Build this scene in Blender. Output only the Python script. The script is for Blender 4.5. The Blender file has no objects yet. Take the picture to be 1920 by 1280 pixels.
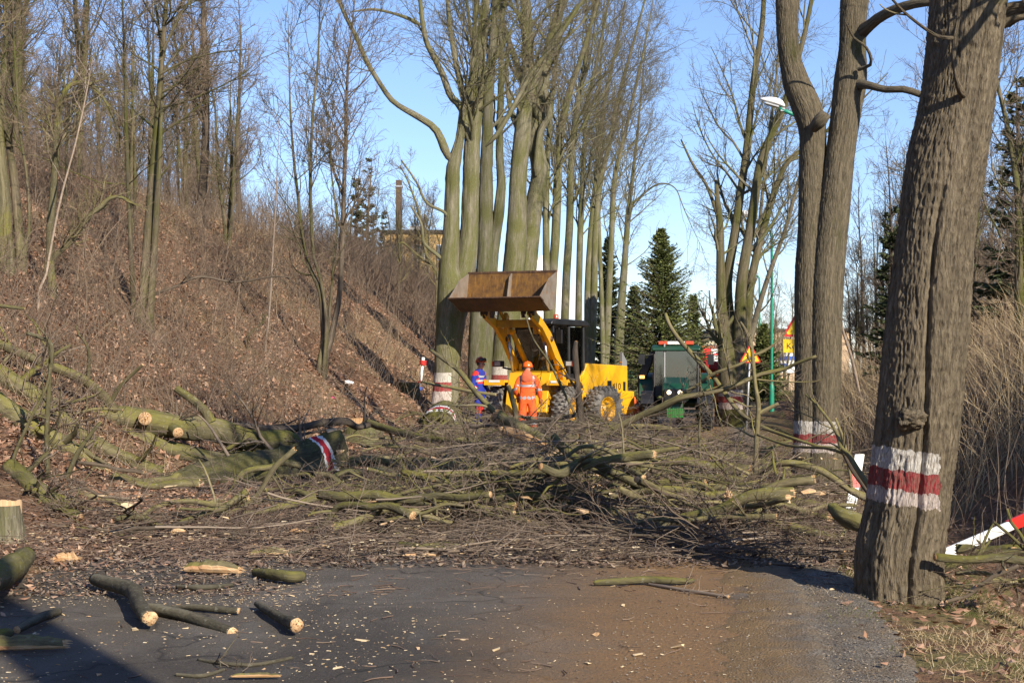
import bpy, bmesh, math, random
import numpy as np
from mathutils import Vector, Matrix, Euler

sc = bpy.context.scene
COL = sc.collection
R = math.radians

# ------------------------------------------------------------------ camera, sky, sun, exposure
F, CAMH, HY = 2800.0, 1.6, 700.0          # focal length and horizon row in photo pixels, eye height
cam_d = bpy.data.cameras.new("camera")
cam = bpy.data.objects.new("camera", cam_d); COL.objects.link(cam)
cam.location = (0, 0, CAMH); cam.rotation_euler = (R(90), 0, 0)
cam_d.sensor_width = 36.0; cam_d.lens = F / 1920 * 36.0
cam_d.shift_y = (HY - 640) / 1920.0
cam_d.clip_start = 0.1; cam_d.clip_end = 3000
sc.camera = cam

SUN_AZ, SUN_EL = R(31), R(27)              # azimuth from straight behind the camera towards the right
sun_dir = Vector((math.sin(SUN_AZ) * math.cos(SUN_EL), -math.cos(SUN_AZ) * math.cos(SUN_EL), math.sin(SUN_EL)))
sun_d = bpy.data.lights.new("sun", 'SUN'); sun_d.energy = 5.0; sun_d.angle = R(0.5); sun_d.color = (1, 0.9, 0.74)
sun = bpy.data.objects.new("sun", sun_d); COL.objects.link(sun)
sun.location = (30, -30, 40)
sun.rotation_euler = (-sun_dir).to_track_quat('-Z', 'Y').to_euler()

world = bpy.data.worlds.new("World"); sc.world = world; world.use_nodes = True
wn = world.node_tree; wn.nodes.clear()
sky = wn.nodes.new('ShaderNodeTexSky'); sky.sky_type = 'NISHITA'; sky.sun_disc = False
sky.sun_elevation = SUN_EL
sky.sun_rotation = math.atan2(sun_dir.x, sun_dir.y)
sky.air_density = 1.0; sky.dust_density = 0.1; sky.ozone_density = 4.0; sky.altitude = 200
bg = wn.nodes.new('ShaderNodeBackground'); bg.inputs[1].default_value = 0.115
skc = wn.nodes.new('ShaderNodeMix'); skc.data_type = 'RGBA'; skc.blend_type = 'MULTIPLY'; skc.inputs[0].default_value = 1.0; skc.inputs[7].default_value = (1.02, 0.97, 1.08, 1)
wo = wn.nodes.new('ShaderNodeOutputWorld')
wn.links.new(sky.outputs[0], skc.inputs[6]); wn.links.new(skc.outputs[2], bg.inputs[0]); wn.links.new(bg.outputs[0], wo.inputs[0])
sc.view_settings.view_transform = 'Standard'; sc.view_settings.look = 'None'
sc.view_settings.exposure = 0.58; sc.view_settings.gamma = 1.0

# ------------------------------------------------------------------ helpers
RNG = np.random.default_rng(7)
def P3(px, py, Y): return np.array(((px - 960) / F * Y, Y, CAMH + (HY - py) / F * Y))

def hashn(ix, iy, iz, seed):
    n = (ix * 374761393 + iy * 668265263 + iz * 2147483647 + seed * 974711) & 0x7fffffff
    n = (n ^ (n >> 13)) * 1274126177 & 0x7fffffff
    n = (n ^ (n >> 16)) & 0xffff
    return n / 65535.0
def vnoise(p, seed=0):
    p = np.asarray(p, float); i = np.floor(p).astype(np.int64); f = p - i; f = f * f * (3 - 2 * f)
    x, y, z = i[..., 0], i[..., 1], i[..., 2]; fx, fy, fz = f[..., 0], f[..., 1], f[..., 2]
    r = 0
    for a in (0, 1):
        for b in (0, 1):
            for c in (0, 1):
                r = r + hashn(x + a, y + b, z + c, seed) * (fx if a else 1 - fx) * (fy if b else 1 - fy) * (fz if c else 1 - fz)
    return r * 2 - 1

def mesh_np(name, V, faces, matidx=None, bark=None, smooth=True):
    """faces: list of int arrays (m,k); matidx: list of arrays or ints matching."""
    me = bpy.data.meshes.new(name)
    V = np.asarray(V, np.float32)
    me.vertices.add(len(V)); me.vertices.foreach_set("co", V.ravel())
    li = np.concatenate([f.ravel() for f in faces]).astype(np.int32)
    sizes = np.concatenate([np.full(len(f), f.shape[1], np.int32) for f in faces])
    starts = np.concatenate(([0], np.cumsum(sizes)[:-1])).astype(np.int32)
    me.loops.add(len(li)); me.loops.foreach_set("vertex_index", li)
    me.polygons.add(len(sizes)); me.polygons.foreach_set("loop_start", starts)
    if matidx is not None:
        mi = np.concatenate([np.full(len(f), m, np.int32) if np.isscalar(m) else np.asarray(m, np.int32) for f, m in zip(faces, matidx)])
        me.polygons.foreach_set("material_index", mi)
    me.polygons.foreach_set("use_smooth", np.full(len(sizes), smooth, bool))
    me.update(calc_edges=True)
    if bark is not None:
        at = me.attributes.new("bark", 'FLOAT_VECTOR', 'POINT'); at.data.foreach_set("vector", np.asarray(bark, np.float32).ravel())
    return me

def nrm(a): return a / np.maximum(np.linalg.norm(a, axis=-1, keepdims=True), 1e-9)

class Geo:
    """collects tubes and loose faces into ONE mesh object"""
    def __init__(s): s.V = []; s.F = []; s.M = []; s.B = []; s.n = 0
    def add(s, V, F, mi=0, bark=None):
        V = np.asarray(V, float).reshape(-1, 3)
        s.V.append(V); s.B.append(np.asarray(bark, float).reshape(-1, 3) if bark is not None else V.copy())
        for f in (F if isinstance(F, list) else [F]):
            s.F.append(np.asarray(f, np.int64) + s.n); s.M.append(mi)
        s.n += len(V)
    def tubes(s, P, Rd, k=3, mi=0, capA=None, capB=None, disp=None):
        P = np.asarray(P, float); Rd = np.asarray(Rd, float)
        if P.ndim == 2: P = P[None]; Rd = Rd[None]
        m, n, _ = P.shape
        if m == 0: return
        T = nrm(np.gradient(P, axis=1)); mt = nrm(P[:, -1] - P[:, 0] + 1e-6)
        ref = np.where((np.abs(mt[:, 2]) < 0.8)[:, None], np.array([0, 0, 1.0]), np.array([0, 1.0, 0]))
        ref = np.repeat(ref[:, None], n, 1)
        U = nrm(np.cross(T, ref)); W = np.cross(T, U)
        a = np.linspace(0, 2 * np.pi, k, endpoint=False); ca, sa = np.cos(a), np.sin(a)
        rad = Rd[:, :, None] * np.ones(k)
        S = np.concatenate((np.zeros((m, 1)), np.cumsum(np.linalg.norm(np.diff(P, axis=1), axis=-1), 1)), 1)
        r0 = Rd.max(1)[:, None, None]
        off = (np.arange(m) * 7.31)[:, None, None]
        B = np.stack((ca * r0 + 0 * rad + off, sa * r0 + 0 * rad, S[:, :, None] + 0 * rad), -1)
        if disp is not None: rad = rad + disp(a, S, Rd)
        V = P[:, :, None, :] + rad[..., None] * (ca[:, None] * U[:, :, None, :] + sa[:, None] * W[:, :, None, :])
        idx = np.arange(m * n * k).reshape(m, n, k); nx = np.roll(idx, -1, 2)
        q = np.stack((idx[:, :-1], nx[:, :-1], nx[:, 1:], idx[:, 1:]), -1).reshape(-1, 4)
        base = s.n
        s.add(V, q, mi, B)
        if capA is not None: s.F.append(idx[:, 0, ::-1].reshape(m, k) + base); s.M.append(capA)
        if capB is not None: s.F.append(idx[:, -1].reshape(m, k) + base); s.M.append(capB)
    def mesh(s, name, smooth=True):
        return mesh_np(name, np.concatenate(s.V), s.F, s.M, np.concatenate(s.B), smooth)
    def build(s, name, mats, parent=None, origin=None, smooth=True):
        me = s.mesh(name, smooth)
        if origin is not None:
            me.transform(Matrix.Translation(-Vector([float(c) for c in origin])))
        for m in (mats if isinstance(mats, (list, tuple)) else [mats]): me.materials.append(m)
        o = bpy.data.objects.new(name, me); COL.objects.link(o)
        if origin is not None and parent is None: o.location = [float(c) for c in origin]
        if parent is not None: o.parent = parent
        return o

def tag(o, label=None, cat=None, group=None, kind=None):
    if label: o['label'] = label
    if cat: o['category'] = cat
    if group: o['group'] = group
    if kind: o['kind'] = kind
    return o
def thing(name, label, cat, loc=(0, 0, 0), rz=0, group=None):
    o = bpy.data.objects.new(name, None); COL.objects.link(o)
    o.location = [float(c) for c in loc]; o.rotation_euler = (0, 0, rz); o.empty_display_size = 0.3
    return tag(o, label, cat, group)
def copy_tree(o, parent=None):
    c = o.copy(); COL.objects.link(c)
    if parent is not None: c.parent = parent
    for ch in list(o.children): copy_tree(ch, c)
    return c

def resample(pts, n):
    """Catmull-Rom through pts (m,d) -> n points"""
    p = np.asarray(pts, float); m = len(p)
    if m == 2:
        t = np.linspace(0, 1, n)[:, None]; return p[0] * (1 - t) + p[1] * t
    d = np.concatenate(([0], np.cumsum(np.linalg.norm(np.diff(p[:, :3], axis=0), axis=1) + 1e-6)))
    q = np.vstack((2 * p[0] - p[1], p, 2 * p[-1] - p[-2]))
    s = np.linspace(0, d[-1], n); i = np.clip(np.searchsorted(d, s, 'right') - 1, 0, m - 2)
    t = ((s - d[i]) / (d[i + 1] - d[i]))[:, None]
    p0, p1, p2, p3 = q[i], q[i + 1], q[i + 2], q[i + 3]
    return 0.5 * (2 * p1 + (p2 - p0) * t + (2 * p0 - 5 * p1 + 4 * p2 - p3) * t * t + (3 * p1 - p0 - 3 * p2 + p3) * t ** 3)

def spawn(P, Rd, count, rng, t=(0.25, 1), ang=(25, 60), lr=(0.3, 0.6), n=6, rr=0.55, up=0.05, wig=0.12, rmin=0.004, weight=True, tip=0.25, Lmax=9, side=None):
    """children of the parents P (m,n0,3): returns child polylines and radii"""
    m, n0, _ = P.shape
    L = np.linalg.norm(np.diff(P, axis=1), axis=-1).sum(1)
    w = L / L.sum() if weight else np.full(m, 1 / m)
    ix = rng.choice(m, count, p=w)
    tt = rng.uniform(t[0], t[1], count); f = tt * (n0 - 1); i = np.minimum(f.astype(int), n0 - 2); f = (f - i)
    base = P[ix, i] * (1 - f[:, None]) + P[ix, i + 1] * f[:, None]
    rb = Rd[ix, i] * (1 - f) + Rd[ix, i + 1] * f
    T = nrm(P[ix, i + 1] - P[ix, i])
    q = nrm(np.cross(T, rng.normal(size=(count, 3))))
    if side is not None: q = nrm(q * np.asarray(side) + 1e-6); q = nrm(q - (q * T).sum(-1, keepdims=True) * T)
    a = np.radians(rng.uniform(ang[0], ang[1], count))[:, None]
    d = np.cos(a) * T + np.sin(a) * q
    ln = np.minimum(L[ix] * rng.uniform(lr[0], lr[1], count) * (1.15 - 0.6 * tt), Lmax)
    out = np.empty((count, n, 3)); out[:, 0] = base; step = (ln / (n - 1))[:, None]
    for j in range(1, n):
        d = nrm(d + wig * rng.normal(size=(count, 3)) + np.array([0, 0, up]))
        out[:, j] = out[:, j - 1] + d * step
    r0 = np.maximum(np.minimum(rb * rr * rng.uniform(0.7, 1.1, count), rb * 0.95), rmin)
    rad = np.maximum(r0[:, None] * np.linspace(1, tip, n)[None], rmin * np.linspace(1, 0.6, n)[None])
    return out, rad

# ------------------------------------------------------------------ node materials
def lin(r, g, b):
    f = lambda c: ((c / 255 + 0.055) / 1.055) ** 2.4 if c > 10 else c / 255 / 12.92
    return (f(r), f(g), f(b), 1)
class NT:
    def __init__(s, name):
        s.m = bpy.data.materials.new(name); s.m.use_nodes = True; s.t = s.m.node_tree; s.t.nodes.clear()
        s.out = s.n('ShaderNodeOutputMaterial'); s.b = s.n('ShaderNodeBsdfPrincipled'); s.l(s.b.outputs[0], s.out.inputs[0])
    def n(s, typ, **kw):
        x = s.t.nodes.new(typ)
        for k, v in kw.items(): setattr(x, k, v)
        return x
    def l(s, a, b): s.t.links.new(a, b)
    def val(s, sock, v):
        if hasattr(v, 'is_linked') or isinstance(v, bpy.types.NodeSocket): s.l(v, sock)
        else: sock.default_value = v
    def attr(s, name='bark'): return s.n('ShaderNodeAttribute', attribute_name=name).outputs['Vector']
    def coord(s, k='Object'): return s.n('ShaderNodeTexCoord').outputs[k]
    def pos(s): return s.n('ShaderNodeNewGeometry').outputs['Position']
    def mapping(s, v, scale=(1, 1, 1), loc=(0, 0, 0)):
        m = s.n('ShaderNodeMapping'); s.l(v, m.inputs[0]); m.inputs['Scale'].default_value = scale; m.inputs['Location'].default_value = loc; return m.outputs[0]
    def noise(s, v, scale=5, detail=4, rough=0.55, dist=0):
        x = s.n('ShaderNodeTexNoise'); s.l(v, x.inputs['Vector']); x.inputs['Scale'].default_value = scale
        x.inputs['Detail'].default_value = detail; x.inputs['Roughness'].default_value = rough; x.inputs['Distortion'].default_value = dist; return x.outputs['Fac']
    def ramp(s, v, stops, interp='LINEAR'):
        x = s.n('ShaderNodeValToRGB'); s.l(v, x.inputs[0]); e = x.color_ramp.elements; x.color_ramp.interpolation = interp
        while len(e) < len(stops): e.new(0.5)
        for el, (p, c) in zip(e, stops):
            el.position = p; el.color = c if hasattr(c, '__len__') else (c, c, c, 1)
        return x.outputs[0]
    def mix(s, f, a, b, mode='MIX'):
        x = s.n('ShaderNodeMix', data_type='RGBA', blend_type=mode); s.val(x.inputs[0], f); s.val(x.inputs[6], a); s.val(x.inputs[7], b); return x.outputs[2]
    def math(s, op, a, b=0.0, c=None, clamp=False):
        x = s.n('ShaderNodeMath', operation=op, use_clamp=clamp); s.val(x.inputs[0], a); s.val(x.inputs[1], b)
        if c is not None: s.val(x.inputs[2], c)
        return x.outputs[0]
    def sep(s, v):
        x = s.n('ShaderNodeSeparateXYZ'); s.l(v, x.inputs[0]); return x.outputs
    def bump(s, h, strength=0.5, dist=0.02):
        x = s.n('ShaderNodeBump'); s.l(h, x.inputs['Height']); x.inputs['Strength'].default_value = strength; x.inputs['Distance'].default_value = dist
        s.l(x.outputs[0], s.b.inputs['Normal']); return x
    def fin(s, col, rough=0.85, spec=0.25, metal=0.0):
        s.val(s.b.inputs['Base Color'], col); s.val(s.b.inputs['Roughness'], rough)
        s.b.inputs['Specular IOR Level'].default_value = spec; s.val(s.b.inputs['Metallic'], metal); return s.m
    def rand(s): return s.n('ShaderNodeNewGeometry').outputs['Random Per Island']
    def orand(s): return s.n('ShaderNodeObjectInfo').outputs['Random']

def bark_mat(name, dark, light, moss=(0.075, 0.08, 0.018, 1), mossamt=0.45, scale=14, stretch=0.22, bumps=0.8, dist=0.03, lichen=0.25, paint=None, topmoss=0.0, streak=1.0):
    t = NT(name); v = t.attr()
    mv = t.mapping(v, (1, 1, stretch))
    n1 = t.noise(mv, scale, 6, 0.62, 0.4); n2 = t.noise(mv, scale * 3.2, 4, 0.6)
    big = t.noise(t.mapping(v, (1, 1, 0.5)), 1.7, 5, 0.6)
    h = t.math('MULTIPLY_ADD', n2, 0.35, n1)
    c = t.mix(t.ramp(h, [(0.42, 0.0), (0.85, 1.0)]), dark, light)
    st = t.noise(t.mapping(v, (1, 1, 0.07)), 7, 5, 0.65)
    c = t.mix(t.math('MULTIPLY', t.ramp(st, [(0.42, 0.55), (0.6, 0.0)]), streak), c, dark)
    c = t.mix(t.math('MULTIPLY', t.ramp(st, [(0.52, 0.0), (0.72, 0.6)]), streak), c, (min(1, light[0] * 1.5), min(1, light[1] * 1.5), min(1, light[2] * 1.55), 1))
    ml = t.math('ADD', big, t.math('MULTIPLY', n2, 0.25))
    lo = 0.95 - mossamt
    if topmoss:
        nz = t.sep(t.n('ShaderNodeNewGeometry').outputs['Normal'])[2]
        ml = t.math('MULTIPLY_ADD', nz, topmoss, ml)
    c = t.mix(t.math('MULTIPLY', t.ramp(ml, [(lo, 0.0), (lo + 0.16, 1.0)]), 0.85), c, t.mix(n2, (moss[0] * 0.55, moss[1] * 0.55, moss[2] * 0.6, 1), (moss[0] * 1.3, moss[1] * 1.3, moss[2] * 1.2, 1)))
    c = t.mix(t.math('MULTIPLY', t.ramp(t.noise(v, 23, 4), [(0.6, 0.0), (0.68, 1.0)]), lichen), c, (0.3, 0.3, 0.25, 1))
    if paint:
        ob = t.coord('Object'); x, y, z = t.sep(ob)[:3]
        cx, tilt, z0, z1, z2, z3, fade, edge = paint
        zz = t.math('ADD', z, t.math('MULTIPLY', t.math('SUBTRACT', x, cx), tilt))
        zz = t.math('ADD', zz, t.math('MULTIPLY', t.math('SUBTRACT', t.noise(t.mapping(ob, (1, 1, 0.35)), 16, 5, 0.7), 0.5), t.math('MULTIPLY_ADD', z, -0.14, 0.22)))
        band = t.ramp(t.math('DIVIDE', zz, 3.0), [(0.0, 0.0), (z0 / 3, 1.0), (z3 / 3, 0.0)], 'CONSTANT')
        red = t.ramp(t.math('DIVIDE', zz, 3.0), [(0.0, 0.0), (z1 / 3, 1.0), (z2 / 3, 0.0)], 'CONSTANT')
        pink = t.ramp(t.math('DIVIDE', zz, 3.0), [(0.0, 1.0), (z1 / 3, 0.0)], 'CONSTANT')
        sidem = t.ramp(t.math('ADD', t.math('ADD', x, t.math('MULTIPLY', t.noise(ob, 30, 2), 0.05)), 5.0 - edge), [(0.0, 1.0), (0.5, 1.0)])
        ok = t.math('LESS_THAN', t.math('ADD', x, t.math('MULTIPLY', t.noise(ob, 25, 2), 0.1)), edge)
        wear = t.ramp(h, [(0.44, fade), (0.62, 1.0)])
        pc = t.mix(red, t.mix(t.math('MULTIPLY', pink, 0.45), (0.66, 0.63, 0.57, 1), (0.6, 0.44, 0.41, 1)), (0.33, 0.03, 0.038, 1))
        pc = t.mix(t.math('MULTIPLY', t.ramp(n2, [(0.38, 1.0), (0.62, 0.0)]), 0.7), pc, (0.2, 0.165, 0.13, 1))
        c = t.mix(t.math('MULTIPLY', t.math('MULTIPLY', band, ok), wear), c, pc)
    c = t.mix(1.0, c, t.ramp(t.orand(), [(0.0, (0.8, 0.8, 0.82, 1)), (1.0, (1.15, 1.13, 1.1, 1))]), 'MULTIPLY')
    t.bump(h, bumps, dist)
    return t.fin(c, 0.9, 0.15)

def plain(name, col, rough=0.5, spec=0.4, metal=0.0, dirt=0.25, dirtcol=(0.12, 0.09, 0.06, 1), scale=6, bump=0.0):
    t = NT(name); o = t.coord('Object')
    n = t.noise(o, scale, 6, 0.65)
    c = t.mix(t.math('MULTIPLY', t.ramp(n, [(0.45, 0.0), (0.75, 1.0)]), dirt), col, dirtcol)
    if bump: t.bump(t.noise(o, scale * 8, 3), bump, 0.005)
    return t.fin(c, t.math('MULTIPLY_ADD', n, 0.3, rough - 0.15), spec, metal)

M = {}
M['bark_big'] = bark_mat('bark_oak_grey', (0.045, 0.037, 0.025, 1), (0.26, 0.212, 0.14, 1), mossamt=0.18, scale=34, stretch=0.16, bumps=1.0, dist=0.05, lichen=0.15, streak=0.3)
M['bark_row'] = bark_mat('bark_row_grey', (0.075, 0.064, 0.042, 1), (0.265, 0.245, 0.17, 1), moss=(0.12, 0.122, 0.04, 1), mossamt=0.42, scale=24, stretch=0.14, bumps=0.9, dist=0.035, lichen=0.35, streak=0.4)
M['bark_bank'] = bark_mat('bark_bank_brown', (0.055, 0.047, 0.032, 1), (0.2, 0.165, 0.11, 1), mossamt=0.4, scale=16, stretch=0.3, bumps=0.5, dist=0.02, lichen=0.2)
M['bark_dark'] = bark_mat('bark_dark_brown', (0.05, 0.04, 0.03, 1), (0.165, 0.132, 0.098, 1), mossamt=0.2, scale=16, stretch=0.3, bumps=0.5, dist=0.02, lichen=0.1)
M['bark_pale'] = bark_mat('bark_pale', (0.17, 0.13, 0.1, 1), (0.42, 0.34, 0.27, 1), mossamt=0.05, scale=16, stretch=1.0, bumps=0.3, dist=0.01, lichen=0.2)
M['bark_moss'] = bark_mat('bark_mossy', (0.07, 0.062, 0.035, 1), (0.19, 0.168, 0.095, 1), moss=(0.165, 0.155, 0.035, 1), mossamt=0.36, scale=15, stretch=0.3, bumps=0.7, dist=0.03, lichen=0.35, topmoss=0.13)
M['bark_limb'] = bark_mat('bark_limb', (0.07, 0.06, 0.036, 1), (0.25, 0.215, 0.125, 1), moss=(0.19, 0.172, 0.05, 1), mossamt=0.36, scale=20, stretch=0.3, bumps=0.4, dist=0.01, lichen=0.25, topmoss=0.1)
M['bark_road'] = bark_mat('bark_road_limb', (0.045, 0.04, 0.028, 1), (0.15, 0.135, 0.095, 1), moss=(0.1, 0.095, 0.035, 1), mossamt=0.16, scale=30, stretch=0.4, bumps=0.8, dist=0.012, lichen=0.3, topmoss=0.05)
def twig_mat(name, a, b, c):
    t = NT(name); r = t.rand(); col = t.ramp(r, [(0.0, a), (0.5, b), (1.0, c)])
    return t.fin(t.mix(t.math('MULTIPLY', t.orand(), 0.35), col, b), 0.8, 0.2)
M['twig'] = twig_mat('twig_brown', (0.075, 0.055, 0.04, 1), (0.16, 0.122, 0.092, 1), (0.27, 0.215, 0.165, 1))
M['twig_far'] = twig_mat('twig_far', (0.12, 0.085, 0.06, 1), (0.21, 0.155, 0.11, 1), (0.3, 0.225, 0.16, 1))
M['twig_row'] = twig_mat('twig_row', (0.09, 0.072, 0.042, 1), (0.155, 0.125, 0.08, 1), (0.2, 0.165, 0.11, 1))
M['twig_red'] = twig_mat('twig_red', (0.075, 0.048, 0.036, 1), (0.165, 0.112, 0.084, 1), (0.29, 0.225, 0.165, 1))
M['grass_dry'] = twig_mat('grass_dry', (0.28, 0.2, 0.11, 1), (0.45, 0.34, 0.2, 1), (0.56, 0.45, 0.29, 1))
M['grass_green'] = twig_mat('grass_green', (0.05, 0.07, 0.015, 1), (0.1, 0.12, 0.03, 1), (0.24, 0.22, 0.09, 1))
M['leaf'] = twig_mat('leaf_litter', (0.19, 0.1, 0.06, 1), (0.36, 0.205, 0.13, 1), (0.5, 0.345, 0.24, 1))
def wood_mat(name, a, b, ring=False):
    t = NT(name); v = t.attr()
    n = t.noise(t.mapping(v, (1, 1, 0.15)), 45, 4, 0.6); g = t.noise(v, 6, 3)
    c = t.mix(t.ramp(n, [(0.35, 0.0), (0.7, 1.0)]), a, b)
    c = t.mix(t.math('MULTIPLY', t.ramp(g, [(0.5, 0.0), (0.75, 1.0)]), 0.5), c, (0.4, 0.17, 0.07, 1))
    t.bump(n, 0.5, 0.01)
    c = t.mix(1.0, c, t.ramp(t.orand(), [(0.0, (0.62, 0.52, 0.42, 1)), (0.6, (1, 1, 1, 1))]), 'MULTIPLY')
    return t.fin(c, 0.8, 0.2)
M['wood'] = wood_mat('fresh_cut_wood', (0.46, 0.28, 0.14, 1), (0.72, 0.53, 0.32, 1))
M['chip'] = twig_mat('wood_chip', (0.45, 0.27, 0.12, 1), (0.66, 0.5, 0.3, 1), (0.8, 0.68, 0.46, 1))
# ------------------------------------------------------------------ terrain
def XC(Y): return -1.35 + 0.135 * (np.asarray(Y, float) - 7.7)
def sst(a, b, x):
    t = np.clip((np.asarray(x, float) - a) / (b - a), 0, 1); return t * t * (3 - 2 * t)
def gz(X, Y):
    X = np.asarray(X, float); Y = np.asarray(Y, float); u = X - XC(Y)
    L = 0; Rr = 0
    for d in (-0.5, -0.25, 0, 0.25, 0.5):
        L = L + np.interp(u + d * 1.3, [-300, -60, -17.5, -14.5, -5.1, -4.3, -3.3], [8.6, 8.4, 7.7, 6.75, 0.32, 0.12, 0.0]) / 5
        Rr = Rr + np.interp(u + d * 0.7, [3.3, 4.3, 5.3, 6.0, 12.0, 17, 60, 300], [0.0, -0.08, -0.62, -0.4, 3.7, 4.4, 5, 5]) / 5
    L = L * (1 - sst(88, 135, Y)); Rr = np.where(Rr > 0, Rr * (1 - sst(58, 86, Y)), Rr * (1 - sst(40, 60, Y)))
    z = np.where(u < 0, L, Rr)
    p = np.stack((X * 0.45, Y * 0.45, 0 * X), -1)
    rough = sst(3.1, 6.0, np.abs(u))
    z = z + rough * (0.22 * vnoise(p, 3) + 0.07 * vnoise(p * 4, 5)) * (1 - 0.7 * sst(80, 130, Y))
    return z - 0.035 * (1 - sst(2.9, 3.25, np.abs(u)))
def ray_ground(px, py, y0=6.0, y1=170.0):
    Y = np.arange(y0, y1, 0.1); X = (px - 960) / F * Y; Z = CAMH + (HY - py) / F * Y
    b = np.nonzero(Z <= gz(X, Y))[0]
    i = b[0] if len(b) else len(Y) - 1
    return np.array((X[i], Y[i], float(gz(X[i], Y[i]))))

us = np.concatenate((np.linspace(-300, -40, 14), np.linspace(-36, -20, 14), np.linspace(-19.4, -3.2, 60), np.linspace(-2.8, 2.8, 8), np.linspace(3.1, 14, 55), np.linspace(14.8, 36, 18), np.linspace(45, 400, 14)))
ys = np.concatenate((np.linspace(-60, 2, 16), np.linspace(3, 60, 240), np.linspace(60.5, 150, 130), np.linspace(155, 1500, 40)))
UU, YY = np.meshgrid(us, ys); XX = UU + XC(np.minimum(YY, 260)); ZZ = gz(XX, YY)
XX = UU * np.where(YY > 260, 1 + (YY - 260) / 200, 1) + XC(np.minimum(YY, 260))
nu, ny = len(us), len(ys); idx = np.arange(nu * ny).reshape(ny, nu)
q = np.stack((idx[:-1, :-1], idx[:-1, 1:], idx[1:, 1:], idx[1:, :-1]), -1).reshape(-1, 4)
t = NT('soil'); p = t.pos(); x, y, z = t.sep(p)[:3]
n1 = t.noise(p, 0.55, 6, 0.6); n2 = t.noise(p, 9, 5, 0.65); n3 = t.noise(p, 38, 3, 0.6)
c = t.mix(t.ramp(n2, [(0.38, 0.0), (0.68, 1.0)]), (0.1, 0.058, 0.035, 1), (0.27, 0.16, 0.098, 1))
c = t.mix(t.math('MULTIPLY', t.ramp(n1, [(0.48, 0.0), (0.62, 1.0)]), 0.6), c, (0.24, 0.18, 0.1, 1))
u_ = t.math('SUBTRACT', x, t.math('MULTIPLY_ADD', y, 0.135, -1.35 - 0.135 * 7.7))
verge = t.math('MULTIPLY', t.math('GREATER_THAN', u_, 2.9), t.math('LESS_THAN', u_, 5.2))
c = t.mix(t.math('MULTIPLY', verge, t.ramp(t.noise(p, 2.2, 5, 0.7), [(0.42, 0.0), (0.6, 0.85)])), c, (0.15, 0.135, 0.055, 1))
far = t.math('GREATER_THAN', y, 100)
c = t.mix(far, c, t.mix(n2, (0.07, 0.075, 0.03, 1), (0.14, 0.13, 0.06, 1)))
t.bump(t.math('ADD', n2, t.math('MULTIPLY', n3, 0.5)), 0.9, 0.06)
M['soil'] = t.fin(c, 0.95, 0.1)
me = mesh_np('ground', np.stack((XX, YY, ZZ), -1).reshape(-1, 3), [q]); me.materials.append(M['soil'])
o = bpy.data.objects.new('ground', me); COL.objects.link(o); tag(o, kind='structure')

# road sheet
ru = np.concatenate((np.linspace(-2.9, 2.85, 26),)); ry = np.concatenate((np.linspace(-30, 70, 260), np.linspace(72, 260, 70)))
UU, YY = np.meshgrid(ru, ry)
edge = 0.22 * vnoise(np.stack((0 * YY, YY * 0.9, 0 * YY), -1), 9) + 0.1 * vnoise(np.stack((0 * YY, YY * 3.1, 0 * YY), -1), 12)
XX = UU + XC(YY) + edge * (np.abs(UU) / 2.9) ** 6
ZZ = 0.012 * (1 - (UU / 2.9) ** 2) + 0.0 * UU + 0.006 * vnoise(np.stack((XX * 0.6, YY * 0.6, 0 * XX), -1), 4)
nu, ny = len(ru), len(ry); idx = np.arange(nu * ny).reshape(ny, nu)
q = np.stack((idx[:-1, :-1], idx[:-1, 1:], idx[1:, 1:], idx[1:, :-1]), -1).reshape(-1, 4)
t = NT('asphalt'); p = t.pos(); x, y, z = t.sep(p)[:3]
u_ = t.math('SUBTRACT', x, t.math('MULTIPLY_ADD', y, 0.135, -1.35 - 0.135 * 7.7))
g = t.noise(p, 105, 4, 0.8); b1 = t.noise(p, 0.9, 6, 0.65, 0.6); b2 = t.noise(t.mapping(p, (1, 0.35, 1)), 2.6, 6, 0.65)
c = t.mix(t.ramp(g, [(0.35, 0.0), (0.7, 1.0)]), (0.066, 0.056, 0.046, 1), (0.2, 0.17, 0.135, 1))
c = t.mix(t.ramp(b1, [(0.5, 0.0), (0.66, 0.6)]), c, (0.2, 0.178, 0.15, 1))
dk = t.ramp(t.noise(t.mapping(p, (0.8, 0.5, 1), (3, 7, 0)), 0.7, 5, 0.6, 0.5), [(0.38, 0.55), (0.54, 0.0)])
c = t.mix(dk, c, (0.034, 0.031, 0.029, 1))
c = t.mix(t.ramp(b2, [(0.56, 0.0), (0.68, 0.5)]), c, (0.15, 0.14, 0.125, 1))
vor = t.n('ShaderNodeTexVoronoi', feature='DISTANCE_TO_EDGE'); vor.inputs['Scale'].default_value = 0.55
dv = t.n('ShaderNodeVectorMath', operation='ADD'); t.l(p, dv.inputs[0])
nv = t.n('ShaderNodeTexNoise'); t.l(p, nv.inputs['Vector']); nv.inputs['Scale'].default_value = 1.6; t.l(nv.outputs['Color'], dv.inputs[1]); t.l(dv.outputs[0], vor.inputs['Vector'])
crack = t.ramp(vor.outputs['Distance'], [(0.0, 1.0), (0.012, 0.0)])
c = t.mix(t.math('MULTIPLY', crack, 0.7), c, (0.02, 0.018, 0.016, 1))
dust = t.math('ADD', u_, t.math('MULTIPLY', t.math('SUBTRACT', t.noise(p, 1.4, 5, 0.7), 0.5), 1.6))
dd = t.ramp(t.math('DIVIDE', dust, 4.0), [(0.16, 0.0), (0.32, 0.4), (0.48, 0.95), (0.62, 0.95), (0.68, 0.2)])
c = t.mix(t.math('MULTIPLY', dd, t.ramp(t.noise(p, 24, 4, 0.7), [(0.25, 0.5), (0.55, 1.0)])), c, (0.29, 0.17, 0.075, 1))
gr = t.ramp(t.math('DIVIDE', dust, 4.0), [(0.66, 0.0), (0.72, 0.9)])
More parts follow.
